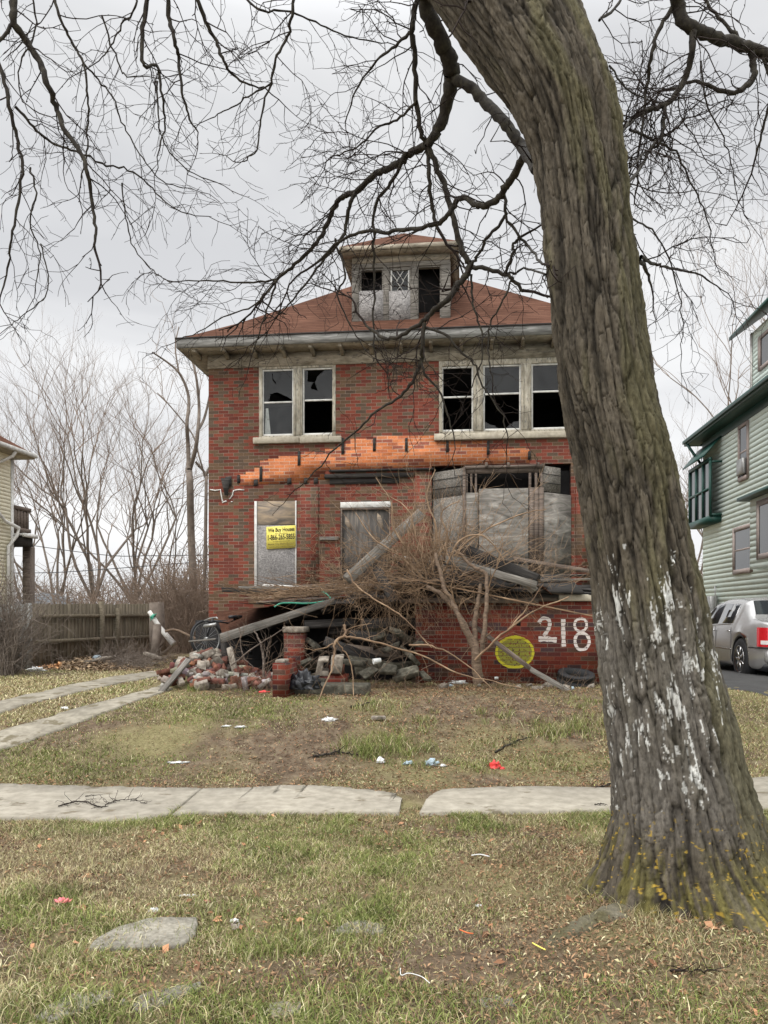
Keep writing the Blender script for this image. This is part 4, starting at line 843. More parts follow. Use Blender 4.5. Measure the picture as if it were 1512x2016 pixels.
m = MB(); m.tube([(UE-.02, VBk+.2, zEg-.1), (UE+.05, VBk+.1, zEg-.3), (UG-.06, VBk-.05, zEg-.9), (UG-.06, VBk-.05, zt1+.6)], .05, 8); m.build('downspout', M['gtrim'], gh)
m = MB(); vg = sl_(1414, 1180, UG)[0]; m.box(UG-.3, UG-.06, vg-.15, vg+.15, 1.35, 2.1); m.tube([(UG-.15, vg-.2, 1.3), (UG-.15, vg-.2, 2.3), (UG-.12, vg-.05, 2.4), (UG-.03, vg+.1, 2.4)], .025, 6); m.build('utility_meter', M['steel'], gh, bevel=.01)

ch = thing('cream_house', 'cream clapboard house with white gutter and brown roof at the left edge', 'house', (HO[0], HO[1], 0), -HY)
kx = (68-756)/F; Yc = 5.0/((HZ-896)/F); Xc = kx*Yc; dx, dy = Xc-HO[0], Yc-HO[1]; UEc = dx*HC-dy*HS; VEc = dx*HS+dy*HC
zEc = EZ+5.0; UC = wl(25, 1000, VEc-.45)[0]; VC = VEc-.45
m = MB(); siding(m, 'u', UC, VC-14, VC, -.1, zEc, e=.115, out=1); m.add([(UC, VC, -.1), (UC-8, VC, -.1), (UC-8, VC, zEc), (UC, VC, zEc)], [(0, 1, 2, 3)]); m.build('wall', M['cream'], ch)
m = MB(); m.box(UC+.002, UC+.03, VC-.12, VC+.015, -.1, zEc-.1); m.build('corner_board', M['white'], ch)
m = MB(); v = [(UEc, VEc-15, zEc+.02), (UEc, VEc, zEc+.02), (UEc-4.8, VEc-4.6, zEc+3.1), (UEc-4.8, VEc-15, zEc+3.1), (UEc-9.6, VEc, zEc+.02)]
for fc in ((0, 1, 2, 3), (1, 4, 2)): vv = [v[i] for i in fc]; m.add(vv, [tuple(range(len(vv)))], tc=[(p[1], (p[2]-zEc)*1.4, 0) for p in vv])
rr = m.build('roof', M['shingle'], ch)
m = MB(); m.box(UEc, UEc+.11, VEc-15, VEc, zEc-.11, zEc+.01); m.box(UEc-9, UEc, VEc, VEc+.03, zEc-.14, zEc+.01); rg = m.build('gutter', M['white'], rr)
MB().box(UC+.031, UEc-.001, VEc-15, VEc-.001, zEc-.13, zEc-.10).build('soffit', M['sill'], rr)
m = MB(); zz = EZ+(HZ-1030)/F*Yc
m.tube([(UEc+.04, VEc-1.1, zEc-.1), (UEc-.05, VEc-1.1, zEc-.25), (UC+.08, VC-.9, zEc-.5), (UC+.08, VC-.9, zz+.2), (UC+.12, VC-.6, zz-.05), (UC+.22, VC-.02, zz-.2), (UC+.2, VC-.1, zz-.45), (UC+.08, VC-.35, zz-.8), (UC+.08, VC-.35, 0)], .055, 8, col=(1, 1, 1)); m.build('downspout', M['white'], ch)
# balcony over the back porch
k1 = lambda px, py, v: wl(px, py, v)
vB0, vB1 = VC+.03, sl_(59, 1010, UC)[0]; bz1 = wl(25, 995, VC)[1]; bz0 = wl(25, 1040, VC)[1]
m = MB(); m.box(UC-.06, UC+.05, vB0, vB1, bz1-.10, bz1+.02); m.box(UC-.04, UC+.04, vB0, vB1, bz0-.06, bz0+.06); m.box(UC-3, UC-.06, vB1-.1, vB1, bz1-.10, bz1+.018); m.box(UC-3, UC-.04, vB1-.1, vB1, bz0-.06, bz0+.058)
nb_ = int((vB1-vB0)/.17)
for i in range(nb_): m.box(UC-.03, UC+.03, vB0+.03+i*.17, vB0+.14+i*.17, bz0+.06, bz1-.10)
m.build('balcony_railing', M['brownwood'], ch)
ug = UC+.38; rz = wl(34, 1052, VC+.1)[1]; vR = sl_(75, 1060, ug)[0]
m = MB(); m.box(ug-.1, ug, VC+.05, vR, rz-.08, rz+.04); m.box(UC-3, ug-.1, VC+.05, vR, rz-.03, rz+.03); m.build('porch_roof', M['white'], ch)
MB().box(UC-3, ug-.12, VC+.12, vR-.1, rz-.35, rz-.032).build('porch_beam', M['darkwood'], ch)
vp = sl_(56, 1100, UC)[0]; MB().box(UC-.12, UC+.14, vp-.14, vp+.14, 0, rz-.34).build('porch_post', M['brownwood'], ch)
# far garage behind the fence
q = P(78, 1196, 34); gz = thing('garage', 'far small garage with grey shingled hip roof behind the fence', 'garage', (q.x, q.y, 0), -HY)
MB().box(-1.6, .35, 0, 4, 0, 1.65).build('wall', M['white'], gz)
m = MB(); m.add([(-1.9, -.3, 1.68), (.65, -.3, 1.68), (.65, 4.3, 1.68), (-1.9, 4.3, 1.68), (-.75, 1.5, 2.5), (-.75, 2.8, 2.5)], [(0, 1, 4), (1, 2, 5, 4), (2, 3, 5), (3, 0, 4, 5)], tc=[(0, 0, 0), (2.5, 0, 0), (7, 0, 0), (9, 0, 0), (1.2, 1.2, 0), (5, 1.2, 0)]); m.build('roof', M['shingle_g'], gz)
MB().box(-1.9, .66, -.33, -.3, 1.56, 1.68).build('fascia', M['redpl'], gz)
# ---------------------------------------------------------------- trees
def rv(s=1.0): return Vector((random.gauss(0, s), random.gauss(0, s), random.gauss(0, s)))
def smooth3(p, k=4):
    p = [np.array(tuple(q), float) for q in p]; return catmull3(p, k)
def catmull3(p, k):
    p = [2*p[0]-p[1]]+p+[2*p[-1]-p[-2]]; o = []
    for i in range(1, len(p)-2):
        for t in np.linspace(0, 1, k, endpoint=False):
            o.append(.5*((2*p[i])+(-p[i-1]+p[i+1])*t+(2*p[i-1]-5*p[i]+4*p[i+1]-p[i+2])*t*t+(-p[i-1]+3*p[i]-3*p[i+1]+p[i+2])*t**3))
    o.append(p[-2]); return np.array(o)
def twig(tw, p, d, L, r, lev, step=.07, grav=-.02, flat_=.55, wig=.50, spur=True):
    """a zigzag honey locust twig with side twigs and short spurs"""
    n = max(3, int(L/step)); pts = [p.copy()]; d = d.normalized(); sg = random.choice((-1, 1)); kids = []
    for i in range(n):
        ax = rv().normalized(); ax.y = ax.y+sg*.9; ax.normalize()
        d = d+ax.cross(d)*wig*random.uniform(.3, 1.2)*(1 if random.random() < .75 else -1)+Vector((0, 0, grav*(1+i*.1))); d.y *= .93; d.normalize(); sg = -sg
        p = p+d*step*random.uniform(.6, 1.3); pts.append(p.copy())
        if lev > 0 and i > 0 and random.random() < .62: kids.append((p.copy(), d.copy(), i/n))
        elif spur and random.random() < .5:
            q = (d+rv(.9)).normalized(); tw.add([p, p+q*random.uniform(.012, .035)], [r*.7, r*.5], 3)
    tw.add(pts, np.linspace(r, max(r*.45, .0016), len(pts)), 4 if r > .006 else 3)
    for q, dd, t in kids:
        s = rv(.75); s.y *= flat_; nd = dd*.75+s+Vector((0, 0, grav*3))
        twig(tw, q, nd, L*(1-t*.55)*random.uniform(.28, .62), max(r*.62, .0019), lev-1, step*.85, grav, flat_, wig, spur)
def ins(a, b): yy = [t[0] for t in TX][::-1]; return np.interp(b, yy, [t[1] for t in TX][::-1])-12 < a < np.interp(b, yy, [t[2] for t in TX][::-1])+12
def limb(big, tw, px, r0, r1, lev=2, dens=1.0, L=.9, side=None, step=.08, from_=0.0, grav=-.025):
    """a limb laid along points (px, py, depth); radii in pixels at that depth"""
    px = [(a, b, 4.5) if (q_ in (0, len(px)-1) and big is B1 and ins(a, b)) else (a, b, c) for q_, (a, b, c) in enumerate(px)]
    pts = smooth3([P(*q) for q in px], 5); n = len(pts)
    pts[1:-1] += rng.normal(0, .005, (n-2, 3)); rad = np.linspace(r0, r1, n)*pts[:, 1]/F
    big.add(pts, rad*(1+.10*np.sin(np.arange(n)*2.1+r0)), 10 if r0 > 8 else (7 if r0 > 4 else 5))
    seg = np.linalg.norm(np.diff(pts, axis=0), axis=1).sum(); m = int(seg*3.9*dens)
    for i in range(m):
        t = from_+(1-from_)*(i+random.random())/m; j = min(n-2, int(t*(n-1))); p = Vector(pts[j]); d = Vector(pts[j+1]-pts[j]).normalized()
        s = rv(1); s.y *= .6; s = (s-d*s.dot(d)).normalized()
        if side is not None: s = (s+Vector(side)*1.0).normalized()
        twig(tw, p, d*.6+s, L*random.uniform(.45, 1.15)*(1-.3*t), min(.006, max(.0030, rad[j]*.45)), lev, step, grav)
    if r1 < 3.6: twig(tw, Vector(pts[-1]), Vector(pts[-1]-pts[-2]), L*.8, max(.003, rad[-1]), lev, step, grav)

# the big leaning street tree
TX = [(1835, 1110, 1690), (1790, 1145, 1635), (1750, 1170, 1580), (1700, 1186, 1535), (1650, 1200, 1505), (1600, 1207, 1488), (1500, 1203, 1455), (1400, 1195, 1430), (1300, 1183, 1405), (1200, 1170, 1388), (1100, 1160, 1362), (1000, 1145, 1345), (900, 1126, 1328), (850, 1115, 1315), (800, 1105, 1300), (700, 1090, 1281), (600, 1080, 1265), (500, 1072, 1251), (400, 1062, 1240), (300, 1045, 1226), (200, 1005, 1210), (100, 948, 1186), (0, 892, 1150), (-120, 825, 1090), (-300, 700, 1010), (-500, 610, 890)]
TY = 4.45
cen = np.array([[((a+b)/2-756)/F*TY, TY+(.0 if y > 200 else (200-y)*.0006), EZ+(HZ-y)/F*TY] for y, a, b in TX]); rad = np.array([(b-a)/2/F*TY*.955 for y, a, b in TX])
big_c = catmull3([c for c in cen], 44); big_r = np.interp(np.linspace(0, len(rad)-1, len(big_c)), np.arange(len(rad)), rad)
NA = 330; ang = np.arange(NA)/NA*2*np.pi; NR = len(big_c)
CC = big_c[:, None, :]; ux = np.array([1, 0, .0]); uy = np.array([0, 1, 0.])
zz = big_c[:, 2][:, None]; A = ang[None, :]
butt = np.exp(-np.clip(zz+.12, 0, 9)/.20); flare = 1+butt*(.12*np.cos(3*(A-1.0))+.06*np.cos(5*A+.6)+.06*np.cos(8*A))+np.exp(-np.clip(zz+.14, 0, 9)/.13)*sum(w_*np.exp(-((A-a_)/.26)**2) for a_, w_ in ((3.95, .42), (4.85, .34), (5.75, .36), (3.1, .2)))+.035*np.cos(2*A+zz*1.2)+.02*np.cos(5*A+zz*2.3)
RR = big_r[:, None]*flare
Pb = CC+RR[..., None]*(np.cos(A)[..., None]*ux+np.sin(A)[..., None]*uy)
Rm = .40
col = np.zeros((NR, NA, 3)); disp = np.zeros((NR, NA)); flatP = Pb.reshape(-1, 3); cx = np.repeat(big_c, NA, 0)
sx = np.cos(np.tile(ang, NR)); sy = np.sin(np.tile(ang, NR)); zf = cx[:, 2]
dd = np.zeros(len(flatP)); hh_ = np.zeros(len(flatP)); e1 = np.zeros(len(flatP)); e2 = np.zeros(len(flatP)); e3 = np.zeros(len(flatP))
for i in range(len(flatP)):
    a, b, z = sx[i], sy[i], zf[i]
    w = mn.noise((a*2.2, b*2.2, z*1.6))*.9; w2 = mn.noise((a*4+5, b*4, z*2.5))*.35
    v, c1 = mn.voronoi(((a+w*.14)*4.9+w2, (b+w*.12)*4.9+w2, z*.95+w*.8)); f1 = min(1, (v[1]-v[0])/.17)
    v2, c2 = mn.voronoi(((a+w*.1)*9.5+w2, (b+w*.1)*9.5, z*5.2+w*1.4)); f2 = min(1, (v2[1]-v2[0])/.2)
    q1, q2 = _[0] if False else c1[0], c2[0]; k1 = math.sin(q1.x*12.9+q1.y*78.2+q1.z*37.7)*437.5; k2 = math.sin(q2.x*12.9+q2.y*78.2+q2.z*37.7)*437.5; k1 -= math.floor(k1); k2 -= math.floor(k2); hh_[i] = k2
    dd[i] = .48*f1**.6+.22*f2**.5+.12*k1*min(1, f1*2)+.22*k2*min(1, f2*3); n3 = mn.fractal((a*9, b*9, z*7), .9, 2.1, 4); e3[i] = n3
    e1[i] = mn.fractal((a*2.1+3, b*2.1, z*1.3), .8, 2, 3); e2[i] = mn.fractal((a*13, b*13, z*5+4), .7, 2.2, 4)
fd = (1-.55*np.exp(-np.clip(zf-.2, 0, 9)/.35)*(zf < .9)) if False else np.ones(len(zf))
out = Pb-CC; out = out.reshape(-1, 3); out /= np.linalg.norm(out, axis=1, keepdims=True)
D = (dd-.7)*.034*fd+e3*.012+e1*.012+e2*.004
V = flatP+out*D[:, None]
ridge = np.clip((dd-.12)*1.35, 0, 1)[:, None]
base = (np.array([.022, .018, .013])*(1-ridge**1.5)+np.array([.128, .108, .080])*ridge**1.5)*(.48+.26*hh_[:, None])       # darkest in the furrows, paler on the plates
grey = np.array([.165, .152, .135]); lowz = ss(1.75, 1.45, zf+.12*e2)[:, None]*ss(.25, .5, zf)[:, None]
base = base*(1-.55*lowz*ridge)+grey*.9*(.55*lowz*ridge)
side = np.clip(.35+.5*sx, 0, 1); moss = np.clip(ss(-.2, .5, e1+.4*sx+.12*np.sin(zf*1.3))*.62*(1-.8*lowz[:, 0]*(sx < .4)), 0, 1)[:, None]
base = base*(1-moss)+np.array([.088, .080, .040])*moss*(.55+.6*ridge)
e5 = np.array([mn.fractal((sx[i]*17+1.5, sy[i]*17+9, zf[i]*30), .75, 2.1, 4) for i in range(len(zf))]) if True else 0
foot = (ss(.42, .10, zf+.12*e1)*ss(-.35, .3, e2+e1*.6))[:, None]; base = base*(1-.75*foot)+np.array([.155, .135, .035])*.75*foot*(.35+.65*ridge)*.8
lich = (ss(.56, .64, e5)*ss(.42, .2, np.abs(zf-.16)))[:, None]*.9; base = base*(1-lich)+np.array([.32, .215, .035])*lich
e4 = np.array([mn.fractal((sx[i]*6.5+1.5, sy[i]*6.5+9, zf[i]*4.2), .55, 2.2, 6) for i in range(len(zf))])
px_, py_ = proj(V[:, 0], np.maximum(V[:, 1], 1), V[:, 2])
pxx = proj(V[:, 0], np.maximum(V[:, 1], 1), V[:, 2])
wz = blob(px_, py_, [(1290, 1400, 110, 150, .62), (1230, 1210, 60, 130, .40), (1320, 1180, 70, 90, .5), (1330, 1500, 70, 90, .6), (1370, 1400, 60, 120, .6), (1215, 1330, 40, 120, .35), (1300, 1560, 120, 60, .25), (1230, 1480, 50, 60, .35)])*(sy < .35)
wh = (ss(-.22, .02, e2+.5*e3)*ss(.535, .59, e4*.85+.17+wz*.46-.12)*np.clip(.25+ridge[:, 0]*1.0, 0, 1)*(wz > .12))[:, None]; base = base*(1-wh)+np.array([.52, .52, .49])*wh
tree = thing('street_tree', 'big leaning street tree with furrowed bark and flaking white paint on its trunk', 'tree', (1.80, 4.45, 0))
ii = np.arange((NR-1)*NA).reshape(NR-1, NA); jn = np.concatenate([ii[:, 1:], ii[:, :1]], 1)
mb = MB(); mb.add(V, np.stack([ii, jn, jn+NA, ii+NA], -1).reshape(-1, 4), col=base)
mb.build('trunk', M['bark'], tree, (1.80, 4.45, 0), smooth=True)
def root(pts, r):
    pts = smooth3([G(*q[:2])+Vector((0, 0, q[2])) for q in pts], 8); r = np.interp(np.linspace(0, 1, len(pts)), np.linspace(0, 1, len(r)), r); v, f = tubes_np([pts], [r], 20)
    c = np.zeros((len(v), 3))
    for i in range(len(v)):
        q = v[i]; n1 = mn.fractal((q[0]*6, q[1]*6, q[2]*9), .8, 2, 4); cc = pts[i//20]; v[i] = cc+(q-cc)*(1+.12*n1); v[i] = v[i]+(q-cc)*.35*mn.fractal((q[0]*19, q[1]*19, q[2]*25), .8, 2, 4); v[i][2] = cc[2]-.012+(v[i][2]-cc[2])*.62
        m_ = max(0, min(1, .5+n1)); c[i] = np.array([.085, .075, .038])*(1-m_)+np.array([.15, .135, .10])*m_
    k = MB(); k.add(v, f, col=c); k.build('root', M['bark'], tree, (1.80, 4.45, 0), smooth=True)
root([(1310, 1740, .0), (1250, 1782, .0), (1200, 1803, .0), (1140, 1828, .002), (1090, 1856, -.005), (1050, 1885, -.06)], [.10, .09, .07, .058, .05, .02])
root([(1440, 1700, .0), (1530, 1765, -.02), (1600, 1790, -.05)], [.14, .10, .05])
root([(1230, 1690, .0), (1190, 1722, -.01), (1160, 1738, -.05)], [.11, .08, .04])
B1, T1 = Twigs(), Twigs()
# limbs left of the trunk, over the house
limb(B1, T1, [(905, -120, 5.0), (862, -60, 5.3), (840, 0, 5.5), (858, 60, 5.6), (882, 110, 5.7), (889, 150, 5.8)], 15, 17, 1, .8, .7)
limb(B1, T1, [(889, 150, 5.8), (882, 200, 5.9), (862, 255, 6.0), (843, 285, 6.05)], 15, 8, 1, 1, .7)
limb(B1, T1, [(843, 285, 6.05), (815, 296, 6.2), (790, 318, 6.3), (757, 335, 6.5), (735, 345, 6.6), (700, 378, 6.8), (672, 388, 6.9), (655, 415, 7), (640, 450, 7.1), (618, 485, 7.1), (580, 520, 7.2), (545, 550, 7.3)], 8, 3.0, 2, 2.1, .95, (-.6, 0, .1))
limb(B1, T1, [(700, 378, 6.8), (690, 400, 6.8), (682, 440, 6.9), (672, 470, 6.9), (640, 510, 7.0), (600, 560, 7.1), (560, 610, 7.2)], 4.5, 1.5, 2, 2.0, .9, (-.5, 0, -.2))
limb(B1, T1, [(545, 550, 7.3), (490, 556, 7.3), (430, 553, 7.4), (370, 552, 7.4)], 2.4, 1.2, 2, 1.8, .8)
limb(B1, T1, [(545, 550, 7.3), (532, 590, 7.3), (515, 640, 7.3), (495, 700, 7.4)], 2.4, 1.0, 2, 1.3, .7)
limb(B1, T1, [(545, 550, 7.3), (500, 600, 7.3), (440, 625, 7.4), (380, 660, 7.5)], 2.0, 1.0, 2, 1.3, .8)
limb(B1, T1, [(889, 150, 5.8), (925, 172, 5.7), (955, 200, 5.6), (985, 232, 5.4), (1012, 268, 5.3), (1033, 300, 5.15), (1056, 335, 5.0)], 10, 11, 1, .7, .6)
limb(B1, T1, [(1033, 302, 5.2), (1018, 335, 5.35), (1000, 362, 5.5), (988, 384, 5.6), (960, 402, 5.7), (938, 404, 5.8), (912, 388, 5.9), (894, 402, 6), (882, 425, 6), (850, 444, 6.1), (800, 452, 6.3), (756, 458, 6.4), (715, 455, 6.5), (670, 475, 6.6), (620, 520, 6.7)], 8, 2.5, 2, 1.4, .8)
limb(B1, T1, [(852, -60, 5.4), (822, 0, 5.6), (811, 55, 5.7), (817, 110, 5.8), (818, 180, 5.9), (830, 260, 6.0), (842, 300, 6.1), (845, 350, 6.1), (850, 410, 6.2), (862, 450, 6.2)], 6, 3.5, 2, 1.3, .7)
limb(B1, T1, [(843, 288, 6.05), (862, 335, 6.1), (880, 380, 6.1), (892, 430, 6.1), (905, 480, 6.1), (922, 515, 6.1), (928, 524, 6.1)], 5.5, 6, 1, 1.0, .6)
limb(B1, T1, [(928, 524, 6.1), (908, 555, 6.1), (880, 590, 6.1), (850, 615, 6.2), (832, 632, 6.2), (790, 660, 6.3), (755, 665, 6.4), (720, 640, 6.5)], 7, 2.5, 2, 1.7, .8, (0, 0, -.4))
limb(B1, T1, [(835, 636, 6.2), (832, 680, 6.2), (828, 710, 6.3), (815, 745, 6.3), (790, 780, 6.4), (740, 810, 6.4), (700, 850, 6.5), (650, 895, 6.5), (600, 950, 6.6)], 4.5, 1.2, 2, 1.3, .7, (0, 0, -.3))
limb(B1, T1, [(828, 705, 6.3), (838, 740, 6.3), (865, 770, 6.3), (880, 815, 6.3), (893, 855, 6.3)], 2.8, 1.4, 1, 1.4, .5)
limb(B1, T1, [(840, 645, 6.2), (880, 660, 6.1), (905, 690, 6.1), (935, 715, 6.1), (950, 760, 6.1), (985, 810, 6.1), (1000, 860, 6.1)], 3, 1.2, 2, 1.5, .6)
limb(B1, T1, [(928, 524, 6.1), (955, 530, 6.0), (995, 540, 5.9), (1012, 555, 5.9), (1030, 572, 5.9)], 4.5, 3.5, 1, 1.2, .5)
limb(B1, T1, [(995, 540, 5.9), (1008, 500, 5.8), (1012, 480, 5.8), (1026, 466, 5.7)], 3, 3, 1, 1, .5)
limb(B1, T1, [(995, 540, 5.9), (1040, 530, 5.8), (1075, 540, 5.7)], 2.5, 2, 1, 1, .5)
limb(B1, T1, [(992, 384, 5.6), (996, 420, 5.6), (980, 445, 5.7), (958, 470, 5.8), (945, 495, 5.9), (930, 520, 6.0)], 3.5, 3, 1, 1.2, .5)
limb(B1, T1, [(996, 425, 5.6), (1022, 465, 5.6), (1045, 490, 5.5), (1068, 520, 5.4)], 3, 2.5, 1, 1.2, .5)
limb(B1, T1, [(928, 540, 6.1), (930, 600, 6.1), (945, 640, 6.1), (950, 700, 6.1), (930, 760, 6.2)], 2.5, 1.2, 2, 1.4, .6)
limb(B1, T1, [(1010, 545, 5.9), (985, 600, 5.9), (965, 640, 6), (960, 700, 6), (970, 750, 6)], 2.2, 1.2, 2, 1.4, .6)
limb(B1, T1, [(885, 60, 5.6), (905, 40, 5.4), (930, 15, 5.2)], 3, 3, 1, 1, .6)
limb(B1, T1, [(812, 60, 5.7), (780, 90, 5.9), (740, 120, 6.2), (700, 180, 6.5), (680, 240, 6.8)], 3.5, 1.2, 2, 2.0, .95, (-.5, 0, 0))
limb(B1, T1, [(820, 200, 5.9), (790, 230, 6.1), (750, 250, 6.3), (700, 290, 6.6), (650, 310, 6.8)], 3.0, 1.2, 2, 2.0, .9, (-.5, 0, 0))
limb(B1, T1, [(800, 300, 6.2), (770, 360, 6.4), (740, 400, 6.6), (735, 470, 6.7), (738, 540, 6.8), (735, 620, 6.8), (738, 690, 6.8)], 4, 1.5, 2, 1.6, .7)
limb(B1, T1, [(660, 470, 6.9), (680, 540, 6.9), (665, 580, 6.9), (690, 640, 6.9), (720, 690, 6.9)], 2.5, 1, 2, 1.4, .7)
# limbs right of the trunk
limb(B1, T1, [(1050, -120, 5.2), (1180, -170, 5.3), (1290, -110, 5.5), (1328, -30, 5.6), (1335, 15, 5.7), (1355, 50, 5.7), (1395, 68, 5.8), (1440, 84, 5.9), (1490, 100, 6), (1560, 125, 6)], 16, 9, 1, 1, .7)
limb(B1, T1, [(1365, 62, 5.7), (1362, 100, 5.7), (1350, 150, 5.8), (1330, 185, 5.8), (1308, 207, 5.8), (1270, 218, 5.8), (1240, 240, 5.8), (1215, 265, 5.7)], 7, 4, 2, 1.8, .8)
limb(B1, T1, [(1308, 207, 5.8), (1307, 245, 5.8), (1298, 280, 5.8), (1270, 300, 5.8), (1240, 330, 5.8)], 4, 2, 2, 2.0, .8, (.2, 0, -.3))
limb(B1, T1, [(1325, 10, 5.7), (1296, 60, 5.7), (1280, 110, 5.7), (1276, 160, 5.8), (1268, 215, 5.8), (1262, 270, 5.8)], 4.5, 2.5, 2, 1.3, .7)
limb(B1, T1, [(1480, 98, 6), (1485, 140, 6), (1470, 170, 6), (1440, 182, 6), (1405, 175, 6), (1370, 160, 6), (1320, 175, 6)], 7, 2.5, 2, 2.0, .8, (0, 0, -.4))
limb(B1, T1, [(1480, 98, 6), (1440, 60, 6), (1400, 20, 6), (1380, -20, 6)], 4, 3, 2, 1.5, .8)
limb(B1, T1, [(1500, 110, 6), (1520, 170, 6.1), (1505, 240, 6.2), (1490, 300, 6.3)], 4, 2, 2, 1.5, .8, (-.3, 0, -.4))
limb(B1, T1, [(1380, 120, 6), (1390, 200, 6.1), (1420, 260, 6.2), (1440, 320, 6.3), (1450, 380, 6.4)], 2, 1, 2, 1.6, .8, (0, 0, -.5))
limb(B1, T1, [(1240, 255, 5.5), (1275, 270, 5.8), (1330, 300, 6), (1360, 360, 6.1), (1390, 420, 6.2), (1400, 480, 6.3)], 3, 1, 2, 1.5, .8, (0, 0, -.5))
limb(B1, T1, [(1235, 360, 5.3), (1262, 330, 5.5), (1282, 290, 5.7), (1300, 270, 5.9)], 3.5, 2.5, 2, 1.4, .7)
limb(B1, T1, [(1245, 430, 5.2), (1290, 460, 5.5), (1320, 520, 5.7), (1340, 600, 5.8), (1345, 660, 5.9)], 2, 1, 2, 1.3, .8, (.3, 0, -.3))
limb(B1, T1, [(1262, 505, 5.2), (1285, 520, 5.4), (1310, 525, 5.5), (1370, 540, 5.7), (1420, 570, 5.9)], 4, 1.2, 2, 1.2, .7)
limb(B1, T1, [(1258, 510, 5.15), (1272, 530, 5.2), (1283, 565, 5.25)], 5, 2, 0, .2, .15)
limb(B1, T1, [(1180, 40, 5.3), (1215, 10, 5.6), (1240, -30, 5.8)], 3, 2.5, 2, 2, .9)
limb(B1, T1, [(1200, 130, 5.2), (1240, 180, 5.6), (1300, 200, 6), (1360, 190, 6.2)], 2, 1.2, 2, 1.6, .8)
B1.build('limb', M['bark_l'], tree, (1.80, 4.45, 0)); T1.build('twigs', M['twig'], tree, (1.80, 4.45, 0))
# a second street tree whose branches hang in from the upper left; its trunk stands outside the picture
t2 = thing('street_tree', 'bare hanging branches of another street tree across the upper left sky', 'tree', (-5.2, 5.2, 0))
B2, T2 = Twigs(), Twigs(); X0 = 5.4
tr_ = catmull3([np.array(q) for q in ((-5.2, 5.2, -.2), (-5.2, 5.2, .3), (-5.15, 5.2, 2), (-5.0, 5.2, 4), (-4.7, 5.3, 6), (-4.2, 5.4, 7.4))], 6)
B2.add(tr_, np.interp(np.linspace(0, 1, len(tr_)), [0, .08, 1], [.48, .32, .2]), 24)
for a in [((-4.3, 5.4, 7.2), (-3.6, 5.4, 7.0), (-2.9, 5.4, 6.5), (-2.62, 5.4, 5.95)), ((-4.2, 5.4, 7.4), (-3.2, 5.5, 7.6), (-2.2, 5.6, 7.3), (-1.6, 5.6, 6.6), (-1.5, 5.6, 6.2)), ((-2.2, 5.6, 7.3), (-1.3, 5.8, 7.1), (-.75, 5.8, 6.6), (-.68, 5.8, 6.3))]:
    q = catmull3([np.array(p) for p in a], 6); B2.add(q, np.linspace(.09, .035, len(q)), 8)
HG = (0, 0, -.5)
